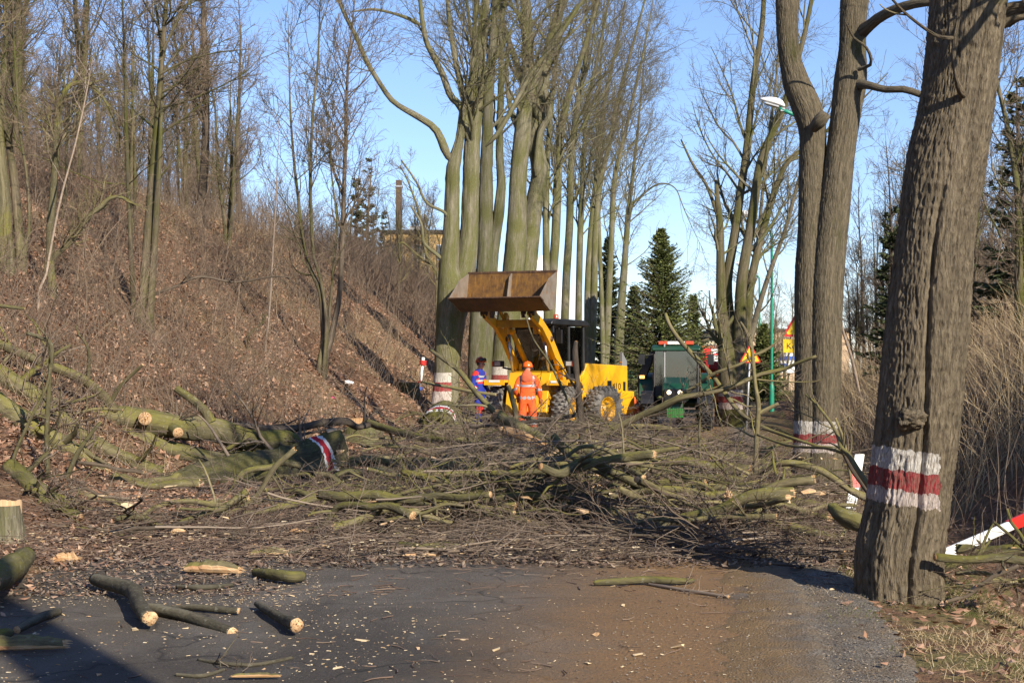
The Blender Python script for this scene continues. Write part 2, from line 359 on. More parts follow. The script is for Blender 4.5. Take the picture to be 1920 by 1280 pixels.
c = t.mix(gr, c, t.mix(g, (0.13, 0.115, 0.095, 1), (0.32, 0.29, 0.25, 1)))
ld = t.ramp(t.math('DIVIDE', t.math('MULTIPLY', dust, -1.0), 4.0), [(0.52, 0.0), (0.7, 0.8)])
c = t.mix(t.math('MULTIPLY', ld, b2), c, (0.07, 0.05, 0.032, 1))
t.bump(t.math('ADD', t.math('MULTIPLY', g, 0.6), t.noise(p, 45, 3)), 1.0, 0.02)
M['asphalt'] = t.fin(c, 0.85, 0.3)
me = mesh_np('road', np.stack((XX, YY, ZZ), -1).reshape(-1, 3), [q]); me.materials.append(M['asphalt'])
o = bpy.data.objects.new('road', me); COL.objects.link(o); tag(o, kind='structure')

# gravel shoulder, its own sheet a little above the soil
ru = np.concatenate((np.linspace(2.5, 3.0, 12), np.linspace(3.06, 3.75, 12))); ry = np.concatenate((np.linspace(-20, 4, 50), np.linspace(4.05, 30, 620), np.linspace(30.3, 90, 160)))
UU, YY = np.meshgrid(ru, ry); edge = 0.18 * vnoise(np.stack((0 * YY, YY * 0.8, 0 * YY + 5), -1), 19) + 0.1 * vnoise(np.stack((0 * YY, YY * 2.7, 0 * YY), -1), 22)
inn = 0.16 * vnoise(np.stack((0 * YY, YY * 1.1, 0 * YY + 9), -1), 29) + 0.09 * vnoise(np.stack((0 * YY, YY * 4.3, 0 * YY), -1), 32) + 0.05 * vnoise(np.stack((0 * YY, YY * 13, 0 * YY), -1), 33)
XX = UU + XC(YY) + edge * np.clip((UU - 2.55) / 1.2, 0, 1) ** 2 + inn * np.clip((3.1 - UU) / 0.6, 0, 1)
ZZ = np.maximum(gz(XX, YY) + 0.012, np.where(UU < 3.05, 0.004 + 0.018 * np.clip((UU - 2.5) / 0.3, 0, 1), -1)) + 0.012 * vnoise(np.stack((XX * 9, YY * 9, 0 * XX), -1), 8) * (UU > 2.65) - 0.09 * np.clip((UU - 3.45) / 0.3, 0, 1) - 0.02 * (UU < 2.52)
nu, ny = len(ru), len(ry); idx = np.arange(nu * ny).reshape(ny, nu)
q = np.stack((idx[:-1, :-1], idx[:-1, 1:], idx[1:, 1:], idx[1:, :-1]), -1).reshape(-1, 4)
t = NT('gravel_grit'); p = t.pos(); g = t.noise(p, 95, 4, 0.75); b = t.noise(p, 2.2, 5, 0.7)
v = t.n('ShaderNodeTexVoronoi'); v.inputs['Scale'].default_value = 70; t.l(p, v.inputs['Vector'])
c = t.mix(t.ramp(v.outputs['Color'], [(0.1, 0.0), (0.9, 1.0)]), (0.1, 0.085, 0.068, 1), (0.27, 0.245, 0.21, 1))
c = t.mix(t.ramp(b, [(0.4, 0.0), (0.65, 0.75)]), c, (0.21, 0.155, 0.095, 1))
x, y, z = t.sep(p)[:3]; u_ = t.math('SUBTRACT', x, t.math('MULTIPLY_ADD', y, 0.135, -1.35 - 0.135 * 7.7)); uu_ = t.math('ADD', u_, t.math('MULTIPLY', t.math('SUBTRACT', t.noise(p, 5, 5, 0.7), 0.5), 0.9))
c = t.mix(t.ramp(t.math('DIVIDE', uu_, 4.0), [(0.66, 0.95), (0.76, 0.0)]), c, t.mix(g, (0.17, 0.11, 0.055, 1), (0.28, 0.19, 0.1, 1)))
t.bump(t.math('ADD', v.outputs['Distance'], g), 0.8, 0.015)
M['gravel'] = t.fin(c, 0.95, 0.15)
me = mesh_np('gravel_path', np.stack((XX, YY, ZZ), -1).reshape(-1, 3), [q]); me.materials.append(M['gravel'])
o = bpy.data.objects.new('gravel_path', me); COL.objects.link(o); tag(o, kind='structure')

# ------------------------------------------------------------------ countless ground cover
def scatter(n, u0, u1, y0, y1, rng, dens=None, ypow=1.0):
    Y = y0 + (y1 - y0) * rng.uniform(0, 1, n) ** ypow; u = rng.uniform(u0, u1, n); X = u + XC(Y)
    if dens is not None:
        k = rng.uniform(0, 1, n) < dens(u, Y, X); X, Y = X[k], Y[k]
    return X, Y
def leaf_quads(g, X, Y, Z, size, rng, mi=0, tilt=0.5):
    n = len(X); c = np.stack((X, Y, Z), -1)[:, None]
    a = nrm(np.concatenate((rng.normal(size=(n, 2)), rng.normal(size=(n, 1)) * tilt), 1)); b = nrm(np.cross(a, nrm(np.concatenate((rng.normal(size=(n, 2)) * tilt, np.ones((n, 1))), 1))))
    s = (size * rng.uniform(0.5, 1.3, n))[:, None]; w = np.cross(a, b) * s * 0.18
    V = np.stack((c[:, 0] - a * s, c[:, 0] - b * s * 0.55 + w, c[:, 0] + a * s, c[:, 0] + b * s * 0.55 + w), 1)
    g.add(V.reshape(-1, 3), np.arange(n * 4).reshape(n, 4), mi)
rng = np.random.default_rng(11)
pt = lambda X, Y, s, seed: vnoise(np.stack((X * s, Y * s, 0 * X), -1), seed)
g = Geo()
X, Y = scatter(210000, -19, -3.0, 16, 85, rng, lambda u, Y, X: (0.55 + 0.45 * pt(X, Y, 0.5, 1)), 1.6)
leaf_quads(g, X, Y, gz(X, Y) + rng.uniform(0.0, 0.05, len(X)), 0.056, rng)
X, Y = scatter(26000, 3.3, 13, 8, 45, rng, lambda u, Y, X: (0.5 + 0.5 * pt(X, Y, 0.8, 1)) * np.where(u < 4.2, 0.35, 1), 1.6)
leaf_quads(g, X, Y, gz(X, Y) + rng.uniform(0.01, 0.04, len(X)), 0.042, rng, 0, 0.35)
X, Y = scatter(9000, -5.5, -2.0, 9, 24, rng, lambda u, Y, X: np.clip((-2.0 - u) / 1.2, 0, 1) * (0.5 + 0.5 * pt(X, Y, 1.2, 1)))
leaf_quads(g, X, Y, np.maximum(gz(X, Y), 0.0) + rng.uniform(0.01, 0.05, len(X)), 0.034, rng, 0, 0.3)
o = g.build('fallen_leaves', M['leaf'], smooth=False); tag(o, 'brown fallen leaves covering the banks', kind='stuff')

def blades(g, X, Y, Z, h, lean, rad, rng, n=4, k=3, mi=0):
    m = len(X); d = nrm(np.concatenate((rng.normal(size=(m, 2)) * lean, np.ones((m, 1))), 1)); H = h * rng.uniform(0.4, 1.2, m)
    P = np.empty((m, n, 3)); P[:, 0] = np.stack((X, Y, Z - 0.03), -1)
    for j in range(1, n):
        P[:, j] = P[:, j - 1] + d * (H / (n - 1))[:, None]
        d = nrm(d + rng.normal(size=(m, 3)) * 0.16 + np.concatenate((d[:, :2] * 0.25, np.zeros((m, 1))), 1) - np.array([0, 0, 0.1]) * lean)
    g.tubes(P, (rad * rng.uniform(0.6, 1.3, m))[:, None] * np.linspace(1, 0.25, n), k, mi)
# verge grass
g = Geo()
X, Y = scatter(60000, 3.05, 4.9, 7, 19, rng, lambda u, Y, X: np.clip(pt(X, Y, 1.4, 6) * 1.6 + 0.4, 0, 1) * np.clip((u - 3.0) / 0.5, 0, 1))
blades(g, X, Y, gz(X, Y), 0.07, 0.9, 0.0034, rng, 4, 3, 0)
X, Y = scatter(26000, 3.1, 5.2, 7, 19, rng, lambda u, Y, X: np.clip(pt(X, Y, 1.1, 46) * 1.6 + 0.4, 0, 1) * np.clip((u - 3.0) / 0.5, 0, 1))
blades(g, X, Y, gz(X, Y), 0.1, 1.0, 0.003, rng, 4, 3, 1)
X, Y = scatter(5000, 3.3, 5.0, 20, 50, rng, lambda u, Y, X: np.clip(pt(X, Y, 1.0, 6) * 2 + 0.2, 0, 1))
blades(g, X, Y, gz(X, Y), 0.12, 0.6, 0.006, rng)
o = g.build('verge_grass', [M['grass_green'], M['grass_dry']]); tag(o, 'short green and straw grass on the road verge', kind='stuff')
# dry grass and bramble stems on both banks
g = Geo()
X, Y = scatter(26000, -17, -4.6, 18, 85, rng, lambda u, Y, X: np.clip(pt(X, Y, 0.22, 16) * 2.2 + 0.0, 0, 1) * np.where(u > -7, 0.4, 1), 1.4)
blades(g, X, Y, gz(X, Y), 0.55, 0.5, 0.005, rng)
X, Y = scatter(9000, 6.5, 15, 14, 48, rng, lambda u, Y, X: np.clip(pt(X, Y, 0.3, 17) * 2 + 0.3 + (u - 9) * 0.1, 0, 1), 1.3)
blades(g, X, Y, gz(X, Y), 0.9, 0.35, 0.006, rng)
X, Y = scatter(30000, 7.8, 15, 11, 42, rng, lambda u, Y, X: np.clip(pt(X, Y, 0.35, 57) * 1.5 + 0.55, 0, 1))
blades(g, X, Y, gz(X, Y), 1.5, 0.38, 0.0065, rng, 5)
X, Y = scatter(9000, 5.6, 11, 22, 62, rng, lambda u, Y, X: np.clip(pt(X, Y, 0.4, 67) * 1.5 + 0.6, 0, 1))
blades(g, X, Y, gz(X, Y), 1.9, 0.3, 0.0085, rng, 5)
o = g.build('dry_grass', M['grass_dry']); tag(o, 'dry straw coloured grass on the banks', kind='stuff')
g = Geo()
X, Y = scatter(19000, -19, -5.0, 18, 95, rng, lambda u, Y, X: np.clip(pt(X, Y, 0.3, 26) * 1.5 + 0.12 + np.where(u < -11, 0.45, 0), 0, 1), 1.4)
blades(g, X, Y, gz(X, Y), 1.6, 0.4, 0.0065, rng, 6, 3, 0)
X, Y = scatter(5500, -30, -12.0, 22, 120, rng, None, 1.3)
blades(g, X, Y, gz(X, Y), 2.6, 0.25, 0.009, rng, 6, 3, 0)
X, Y = scatter(4500, 5.6, 16, 13, 60, rng, lambda u, Y, X: np.clip(pt(X, Y, 0.4, 27) * 1.5 + 0.5, 0, 1), 1.3)
blades(g, X, Y, gz(X, Y), 1.3, 0.5, 0.007, rng, 6, 3, 1)
# arching side shoots low on the near left bank
X, Y = scatter(2600, -12, -6.8, 17, 34, rng, lambda u, Y, X: np.clip(pt(X, Y, 0.5, 31) * 1.6 + 0.4, 0, 1))
blades(g, X, Y, gz(X, Y), 1.1, 1.1, 0.0055, rng, 6, 3, 1)
X, Y = scatter(5200, -19, -8.5, 58, 118, rng, None); blades(g, X, Y, gz(X, Y), 2.3, 0.28, 0.013, rng, 6, 3, 0)
X, Y = scatter(1800, 5.4, 10, 24, 66, rng, None); blades(g, X, Y, gz(X, Y), 2.0, 0.35, 0.009, rng, 6, 3, 1)
# airy scrub: forked bare saplings too many to count
for n_, u0, u1, y0, y1, hh in [(300, -15, -7.5, 24, 70, 1.8), (130, -26, -13, 24, 90, 2.6), (130, 6.5, 14, 16, 55, 1.7)]:
    X, Y = scatter(n_, u0, u1, y0, y1, rng, None, 1.3); m_ = len(X); d = nrm(np.concatenate((rng.normal(size=(m_, 2)) * 0.22, np.ones((m_, 1))), 1)); H = hh * rng.uniform(0.6, 1.3, m_); P = np.empty((m_, 8, 3)); P[:, 0] = np.stack((X, Y, gz(X, Y) - 0.05), -1)
    for j in range(1, 8): P[:, j] = P[:, j - 1] + d * (H / 7)[:, None]; d = nrm(d + rng.normal(0, 0.1, (m_, 3)))
    Rd = (rng.uniform(0.007, 0.016, m_))[:, None] * np.linspace(1, 0.3, 8); g.tubes(P, Rd, 4, 0)
    A, Ra = spawn(P, Rd, m_ * 8, rng, (0.15, 1), (25, 60), (0.2, 0.5), 6, 0.6, 0.05, 0.14, 0.004, True, 0.4, 1.4); g.tubes(A, Ra, 3, 0)
    B, Rb = spawn(A, Ra, m_ * 18, rng, (0.15, 1), (25, 60), (0.3, 0.7), 5, 0.7, 0.04, 0.16, 0.0035, True, 0.5, 0.8); g.tubes(B, Rb, 3, 0)
o = g.build('undergrowth', [M['twig_far'], M['twig_red']]); tag(o, 'brown bramble stems and saplings covering the banks', kind='stuff')
# ------------------------------------------------------------------ trees
def trace(pts, Y, n=28, wob=0.0, rng=None, dY=None):
    """photo pixels (px, py, width px) at depth Y -> world polyline and radii"""
    a = np.array(pts, float); k = len(a)
    Ys = np.full(k, float(Y)) if np.isscalar(Y) else np.array(Y, float)
    if rng is not None and wob: Ys = Ys + np.concatenate(([0], np.cumsum(rng.normal(0, wob, k - 1))))
    Q = np.array([np.append(P3(px, py, y), w / 2 / F * y) for (px, py, w), y in zip(a, Ys)])
    q = resample(Q, n); return q[:, :3], np.maximum(q[:, 3], 0.003)
def extend(Pr, length, up=0.5, tip=0.3):
    P, Rd = Pr; n = len(P); d = nrm(P[-1] - P[-3]); out = [P[-1]]
    for i in range(5):
        d = nrm(d + np.array([0, 0, up * 0.1])); out.append(out[-1] + d * length / 5)
    return np.vstack((P, np.array(out[1:]))), np.concatenate((Rd, Rd[-1] * np.linspace(0.85, tip, 5)))
def even(Pr, n):
    q = resample(np.concatenate((Pr[0], Pr[1][:, None]), 1), n); return q[:, :3], q[:, 3]
def crown(g, P, Rd, rng, n1, n2, n3, mats=(1, 2), up1=0.06, t1=(0.35, 1), lr1=(0.2, 0.45), rmin=0.004, a1=(20, 55), Lmax=5, k1=6, wig=0.13, n4=0, rr1=0.42):
    A, Ra = spawn(P, Rd, n1, rng, t1, a1, lr1, 9, rr1, up1, wig, rmin * 2, True, 0.2, Lmax)
    g.tubes(A, Ra, k1, mats[0])
    B, Rb = spawn(A, Ra, n2, rng, (0.2, 1), (25, 60), (0.3, 0.65), 7, 0.6, up1 * 0.8, wig * 1.2, rmin * 1.2, True, 0.3, Lmax * 0.6)
    g.tubes(B, Rb, 4, mats[0])
    C, Rc = spawn(B, Rb, n3, rng, (0.15, 1), (25, 65), (0.3, 0.75), 5, 0.6, up1 * 0.6, wig * 1.5, rmin, True, 0.4, Lmax * 0.4)
    g.tubes(C, Rc, 3, mats[1])
    if n4:
        D, Rdd = spawn(C, Rc, n4, rng, (0.2, 1), (25, 60), (0.35, 0.8), 4, 0.7, up1 * 0.5, wig * 1.6, rmin * 0.9, True, 0.5, Lmax * 0.25)
        g.tubes(D, Rdd, 3, mats[1])

def make_tree(name, label, cat, stems, base, mats, rng, cr, group=None, k=14, disp=None, trunk_extra=None, trunk_mat=None, tn=40):
    """stems: list of (P,R); first one(s) rooted at base. thing > trunk, crown"""
    root = thing(name, label, cat, base, 0, group)
    inv = lambda P: P - np.asarray(base, float)
    g = Geo()
    for i, (P, Rd) in enumerate(stems):
        g.tubes(inv(P), Rd, k if i < 99 else 8, 0, None, 0, disp if (disp is not None and i < 2) else None)
    if trunk_extra: trunk_extra(g, inv)
    tr = g.build('trunk', trunk_mat or mats[0], root)
    S = [even(s, tn) for s in stems]
    P = np.stack([inv(s[0]) for s in S]); Rd = np.stack([s[1] for s in S])
    g = Geo(); crown(g, P, Rd, rng, mats=(0, 1), **cr)
    g.build('crown', [mats[1], mats[2]], root)
    return root

def root_stem(pts, Y, rng, ext=6, flare=1.3, n=34, wob=0.15, depth=0.35):
    P, Rd = trace(pts, Y, n, wob, rng)
    b = P[0].copy(); zg = float(gz(b[0], b[1])); 
    low = np.array([[b[0] - (P[2, 0] - b[0]) * 0.0, b[1], zg - depth], [b[0], b[1], zg + 0.02], [b[0] + (P[1, 0] - b[0]) * 0.3, b[1], zg + 0.3]])
    keep = P[:, 2] > zg + 0.55
    P = np.vstack((low, P[keep])); Rd = np.concatenate((Rd[0] * np.array([flare * 1.08, flare, 1 + (flare - 1) * 0.45]), Rd[keep]))
    return extend((P, Rd), ext) if ext else (P, Rd)

def bark_disp(freq=11, amp=0.02, groove=None, seed=3, stretch=0.16, bigk=0.05):
    def f(a, S, Rd):
        m, n = S.shape; k = len(a); r = Rd.max(1)[:, None, None]
        s = S[:, :, None] + np.zeros(k); ca = np.cos(a) * r + 0 * s; sa = np.sin(a) * r + 0 * s
        warp = 0.08 * vnoise(np.stack((ca * 3, sa * 3, s * 1.5), -1), seed + 5)
        v = vnoise(np.stack((ca * freq + warp * freq, sa * freq, s * freq * stretch), -1), seed)
        v2 = vnoise(np.stack((ca * freq * 2.3, sa * freq * 2.3, s * freq * stretch * 2.6), -1), seed + 1)
        big = vnoise(np.stack((ca * 2.2, sa * 2.2, s * 0.7), -1), seed + 2)
        d = amp * (1 - np.abs(v) * 2.2) * 0.8 + amp * 0.45 * v2 + r * bigk * big
        if groove is not None: d = d + groove(a, s, r)
        return d
    return f

rng = np.random.default_rng(21)
# --- the big near oak on the right verge
Y1 = 10.9
def groove1(a, s, r):
    c = 1.42 + 0.14 * np.sin(s * 1.7) ; w = 0.06
    g_ = np.exp(-((a - c) / w) ** 2) * np.clip((3.6 - s) / 0.8, 0, 1) * 0.06
    g2 = np.exp(-((a - 0.55) / 0.12) ** 2) * np.exp(-((s - 0.8) / 0.5) ** 2) * 0.06
    lob = 0.045 * np.exp(-((a - 0.95) / 0.35) ** 2) * np.clip((1.6 - s) / 1.2, 0, 1)
    return lob - g_ - g2
base1 = np.array((P3(1688, 1110, Y1)[0], Y1, float(gz(P3(1688, 1110, Y1)[0], Y1))))
s1p = [(1688, 1110, 160), (1690, 1070, 157), (1697, 1000, 152), (1709, 900, 149), (1719, 820, 150), (1727, 740, 150), (1738, 620, 147), (1757, 420, 134), (1775, 306, 139), (1799, 175, 131), (1818, 0, 137)]
st1 = root_stem(s1p, Y1, rng, 0, 1.0, 46, 0.0)
P, Rd = resample(np.concatenate((st1[0], st1[1][:, None]), 1), 640)[:, :3], resample(np.concatenate((st1[0], st1[1][:, None]), 1), 640)[:, 3]
P2, R2 = extend((P, Rd), 5.0, 0.3, 0.45)
limbs1 = [trace([(1885, 30, 40), (1920, 18, 30), (2010, 10, 24), (2200, -60, 16)], [10.9, 10.8, 10.6, 10.2], 14),
          trace([(1806, 178, 15), (1800, 168, 14), (1793, 140, 11), (1788, 90, 8), (1797, 30, 7), (1800, -60, 6)], [10.62, 10.55, 10.5, 10.48, 10.45, 10.4], 16),
          trace([(1787, 72, 8), (1765, 70, 7), (1740, 58, 6), (1690, 18, 5), (1650, -30, 4)], [10.48, 10.42, 10.35, 10.2, 10.0], 14),
          trace([(1745, -60, 44), (1650, -180, 36), (1500, -330, 26), (1350, -420, 16)], [10.9, 10.6, 10.2, 9.6], 14),
          trace([(1850, -60, 60), (1880, -300, 44), (1950, -600, 30), (1990, -900, 16)], [10.9, 11.2, 11.8, 12.4], 16)]
def burl(g, inv):
    r2 = np.random.default_rng(4); u = np.linspace(0, np.pi, 22); v = np.linspace(0, 2 * np.pi, 34, endpoint=False)
    uu, vv = np.meshgrid(u, v, indexing='ij'); d = np.stack((np.sin(uu) * np.cos(vv), -np.cos(uu), np.sin(uu) * np.sin(vv)), -1)
    rr = 0.085 * (1 + 0.38 * vnoise(d * 2.6, 2) + 0.25 * vnoise(d * 6, 8) + 0.12 * vnoise(d * 14, 9))
    V = d * rr[..., None] * np.array([1.2, 0.8, 0.85]) + inv(P3(1710, 786, Y1 - 0.31))
    i = np.arange(22 * 34).reshape(22, 34); nx = np.roll(i, -1, 1)
    g.add(V.reshape(-1, 3), np.stack((i[:-1], nx[:-1], nx[1:], i[1:]), -1).reshape(-1, 4), 0)
m1 = bark_mat('bark_oak_painted', (0.045, 0.037, 0.026, 1), (0.27, 0.22, 0.148, 1), mossamt=0.12, scale=36, stretch=0.17, bumps=1.0, dist=0.05, lichen=0.12, streak=0.35,
              paint=(0.05, 0.13, 0.69, 0.79, 0.93, 1.085, 0.35, 0.26))
make_tree('oak_tree', 'thickest trunk, deeply furrowed roadside oak with a burl above its white red white painted band', 'tree',
          [(P2, R2)] + limbs1, base1, (m1, M['bark_limb'], M['twig']), rng,
          dict(n1=40, n2=260, n3=1500, t1=(0.45, 1), lr1=(0.25, 0.5), rmin=0.0035, Lmax=3.5), k=280, disp=bark_disp(46, 0.0125, groove1, 3, 0.27), trunk_extra=burl)

# --- second tree, two trunks grown together
Y2 = 21.9
b2 = np.array((P3(1530, 905, Y2)[0], Y2, float(gz(P3(1530, 905, Y2)[0], Y2))))
sa = root_stem([(1545, 905, 66), (1545, 850, 60), (1546, 760, 56), (1548, 650, 60), (1552, 520, 62), (1564, 400, 60), (1576, 290, 54), (1586, 215, 55), (1595, 150, 60), (1599, 90, 50), (1600, 40, 49), (1603, 0, 52)], Y2, rng, 5, 1.18, 44, 0)
sb = root_stem([(1519, 905, 62), (1517, 830, 58), (1517, 740, 54), (1518, 640, 54), (1519, 520, 56), (1522, 430, 52), (1523, 330, 50), (1524, 250, 50), (1514, 205, 54), (1495, 160, 50), (1482, 110, 40), (1477, 60, 40), (1477, 0, 43)], Y2 + 0.12, rng, 5, 1.18, 44, 0)
hi = lambda s, n: (resample(np.concatenate((s[0], s[1][:, None]), 1), n)[:, :3], resample(np.concatenate((s[0], s[1][:, None]), 1), n)[:, 3])
limbs2 = [trace([(1612, 62, 30), (1628, 50, 22), (1654, 30, 20), (1697, 12, 18), (1750, 3, 17), (1850, 6, 14), (1960, -40, 10)], [21.9, 21.6, 21.3, 20.9, 20.6, 20.2, 19.8], 18),
          trace([(1605, 158, 22), (1628, 160, 15), (1660, 168, 13), (1697, 168, 13), (1735, 180, 12), (1790, 190, 9), (1840, 230, 6)], [21.8, 21.5, 21.3, 21.1, 21.0, 20.8, 20.5], 18),
          trace([(1525, 240, 20), (1538, 226, 26), (1549, 212, 20)], [21.7, 21.55, 21.5], 6),
          trace([(1610, 130, 8), (1633, 120, 6), (1625, 90, 5), (1600, 70, 4), (1585, 40, 3)], [21.6, 21.4, 21.2, 21, 20.8], 12)]
m2 = bark_mat('bark_second_painted', (0.05, 0.043, 0.029, 1), (0.235, 0.195, 0.13, 1), mossamt=0.26, scale=38, stretch=0.17, bumps=1.0, dist=0.04, lichen=0.12, streak=0.35,
              paint=(0.0, 0.0, 0.47, 0.62, 0.75, 0.93, 0.35, 0.33))
make_tree('roadside_tree', 'twin stemmed roadside tree with painted band, standing behind the thick oak', 'tree',
          [hi(sa, 360), hi(sb, 360)] + limbs2, b2, (m2, M['bark_limb'], M['twig']), rng,
          dict(n1=22, n2=150, n3=900, n4=900, t1=(0.5, 1), lr1=(0.12, 0.3), rmin=0.0042, Lmax=3.2, a1=(30, 75), rr1=0.3), k=170, disp=bark_disp(50, 0.009, None, 13, 0.27))

# --- third tree of the right row, a fan of stems
Y3 = 45.0
b3 = ray_ground(1381, 797); b3 = np.array((P3(1381, 790, Y3)[0], Y3, float(gz(P3(1381, 790, Y3)[0], Y3))))
tr3 = [root_stem([(1372, 795, 46), (1370, 740, 46), (1366, 690, 40), (1357, 620, 24), (1352, 560, 19), (1350, 429, 14), (1345, 372, 10), (1343, 339, 7)], Y3, rng, 0, 1.15, 30, 0.1),
       root_stem([(1380, 795, 44), (1379, 740, 40), (1376, 690, 34), (1368, 600, 21), (1364, 525, 18), (1378, 437, 17), (1387, 372, 15), (1400, 280, 14), (1413, 153, 12), (1428, 57, 10), (1432, 0, 9)], Y3 - 0.2, rng, 4, 1.1, 34, 0.1),
       root_stem([(1388, 795, 40), (1388, 740, 36), (1387, 690, 32), (1388, 600, 24), (1391, 525, 21), (1409, 416, 18), (1426, 306, 16), (1452, 241, 14), (1474, 188, 12), (1505, 79, 9), (1522, 0, 8)], Y3 - 0.3, rng, 4, 1.1, 34, 0.1),
       root_stem([(1393, 790, 26), (1394, 740, 24), (1396, 680, 22), (1402, 600, 18), (1409, 525, 16), (1435, 416, 13), (1470, 315, 10), (1500, 284, 8), (1530, 262, 6)], Y3 + 0.4, rng, 3, 1.1, 30, 0.1),
       trace([(1350, 417, 8), (1326, 350, 6), (1300, 310, 5), (1277, 262, 3)], Y3, 12, 0.3, rng)]
m3 = bark_mat('bark_third_painted', (0.055, 0.048, 0.032, 1), (0.19, 0.16, 0.105, 1), mossamt=0.4, scale=26, stretch=0.16, bumps=0.8, dist=0.03, lichen=0.2, streak=0.4, paint=(0.0, 0.0, 0.55, 0.74, 0.93, 1.12, 0.5, 0.15))
make_tree('roadside_tree', 'fan of several slim stems on one painted base beside the green tractor', 'tree', tr3, b3, (m3, M['bark_row'], M['twig_row']), rng,
          dict(n1=64, n2=400, n3=2100, n4=2300, t1=(0.3, 1), lr1=(0.12, 0.32), rmin=0.005, Lmax=3.2), k=18, disp=None)
# --- fourth painted tree, just behind it
Y4 = 58.0
b4 = np.array((P3(1402, 775, Y4)[0], Y4, float(gz(P3(1402, 775, Y4)[0], Y4))))
m4 = bark_mat('bark_fourth_painted', (0.075, 0.066, 0.045, 1), (0.23, 0.2, 0.14, 1), mossamt=0.25, scale=26, stretch=0.16, bumps=0.8, dist=0.03, lichen=0.2, streak=0.4, paint=(0.0, 0.0, 0.62, 0.85, 0.98, 1.2, 0.6, 0.4))
make_tree('roadside_tree', 'grey brown painted trunk seen just past the fan stemmed tree', 'tree',
          [root_stem([(1389, 772, 17), (1391, 730, 14), (1397, 680, 13), (1416, 600, 11), (1440, 520, 9), (1476, 420, 7), (1500, 330, 6), (1540, 240, 4)], Y4, rng, 2, 1.2, 28, 0.1),
           root_stem([(1389, 772, 17), (1391, 730, 14), (1396, 690, 10), (1404, 560, 8), (1420, 460, 7), (1432, 340, 6), (1450, 200, 5), (1462, 80, 4)], Y4 + 0.1, rng, 3, 1.2, 28, 0.1)],
          b4, (m4, M['bark_row'], M['twig_row']), rng, dict(n1=60, n2=400, n3=1900, n4=1200, t1=(0.3, 1), lr1=(0.15, 0.35), rmin=0.006, Lmax=3), k=14)

# --- the row along the left verge
def row_tree(label, stems, Y, limbs=(), paint=None, cr=None, k=20, n=40, flare=1.25, name='roadside_tree', disp=True):
    px, py = stems[0][0][0], stems[0][0][1]
    x = P3(px, py, Y)[0]; b = np.array((x, Y, float(gz(x, Y))))
    S = []
    for s in stems:
        sc_ = 0.88 if Y > 45 else 1.0; st = root_stem([(a_, b_, w_ * sc_) for a_, b_, w_ in s], Y + rng.normal(0, 0.12), rng, rng.uniform(4, 7), flare, n, 0.08); S.append(st)
    S = [hi(s, 120) for s in S]
    for l in limbs:
        lp, lr_ = trace(l, [Y + 0.05] + [Y - 0.15 - 0.1 * i for i in range(len(l) - 1)], 24); lr_[0] *= 0.3; lr_[1] *= 0.7; S.append((lp, lr_))
    m = M['bark_row'] if paint is None else bark_mat('bark_row_painted', (0.075, 0.066, 0.044, 1), (0.265, 0.245, 0.17, 1), moss=(0.12, 0.122, 0.04, 1), mossamt=0.42, scale=24, stretch=0.14, bumps=0.9, dist=0.035, lichen=0.35, paint=paint, streak=0.4)
    return make_tree(name, label, 'tree', S, b, (m, M['bark_row'], M['twig_row']), rng, cr or dict(n1=64, n2=400, n3=2100, n4=2300, t1=(0.45, 1), lr1=(0.12, 0.34), rmin=0.005, Lmax=3.6, rr1=0.3), group=None, k=k * 2, disp=bark_disp(16, 0.016, None, int(Y), 0.2, 0.025) if disp else None)

row_tree('forked roadside tree with painted band touching the left end of the raised bucket',
         [[(833, 760, 50), (835, 720, 45), (838, 660, 46), (842, 600, 48), (846, 540, 50), (842, 500, 38), (846, 437, 30), (848, 370, 27), (850, 315, 25), (862, 262, 16), (870, 200, 13), (884, 150, 12), (890, 60, 9)],
          [(836, 760, 50), (838, 720, 44), (842, 660, 44), (850, 600, 46), (862, 540, 46), (874, 490, 38), (880, 437, 33), (883, 350, 31), (886, 262, 30), (893, 190, 26), (898, 131, 22), (906, 44, 18), (911, 0, 15)]], 38.9,
         limbs=[[(848, 305, 18), (838, 290, 17), (824, 255, 15), (810, 236, 13), (775, 214, 12), (750, 200, 10), (731, 184, 10), (708, 150, 9), (687, 114, 9), (666, 66, 8), (645, 25, 7), (628, -20, 6)],
                [(880, 270, 15), (866, 205, 14), (845, 180, 13), (830, 140, 12), (815, 110, 11), (800, 80, 10), (792, 40, 9), (786, -20, 7)],
                [(882, 225, 12), (862, 150, 11), (845, 60, 9), (838, -20, 8)],
                [(790, 48, 8), (765, 35, 7), (735, 25, 5), (700, 18, 5), (660, 22, 3)],
                [(910, 275, 10), (930, 255, 9), (960, 205, 9), (995, 140, 8), (1040, 80, 8), (1080, 20, 6), (1110, -20, 5)],
                [(846, 500, 8), (820, 478, 7), (795, 455, 6), (790, 420, 5), (770, 385, 4)], [(846, 430, 7), (835, 400, 6), (800, 380, 5), (780, 340, 4), (752, 300, 3)]],
         paint=(0.0, 0.0, 0.52, 0.84, 1.07, 1.32, 0.6, 0.24))
row_tree('two stemmed roadside tree between the forked trunk and the blue worker',
         [[(893, 770, 46), (895, 720, 43), (897, 650, 42), (900, 590, 40), (905, 540, 36), (909, 480, 32), (911, 400, 30), (912, 320, 28), (914, 250, 25), (916, 180, 22), (922, 110, 19), (930, 0, 15)],
          [(901, 770, 42), (904, 720, 40), (908, 650, 36), (914, 590, 32), (920, 540, 26), (924, 480, 24), (930, 430, 24), (936, 394, 22), (940, 340, 18), (937, 300, 17), (937, 240, 15), (941, 131, 13), (938, 60, 11), (948, 0, 9)]], 47.8,
         limbs=[[(918, 270, 10), (905, 200, 9), (893, 130, 8), (880, 40, 6), (872, -20, 5)]], paint=None)
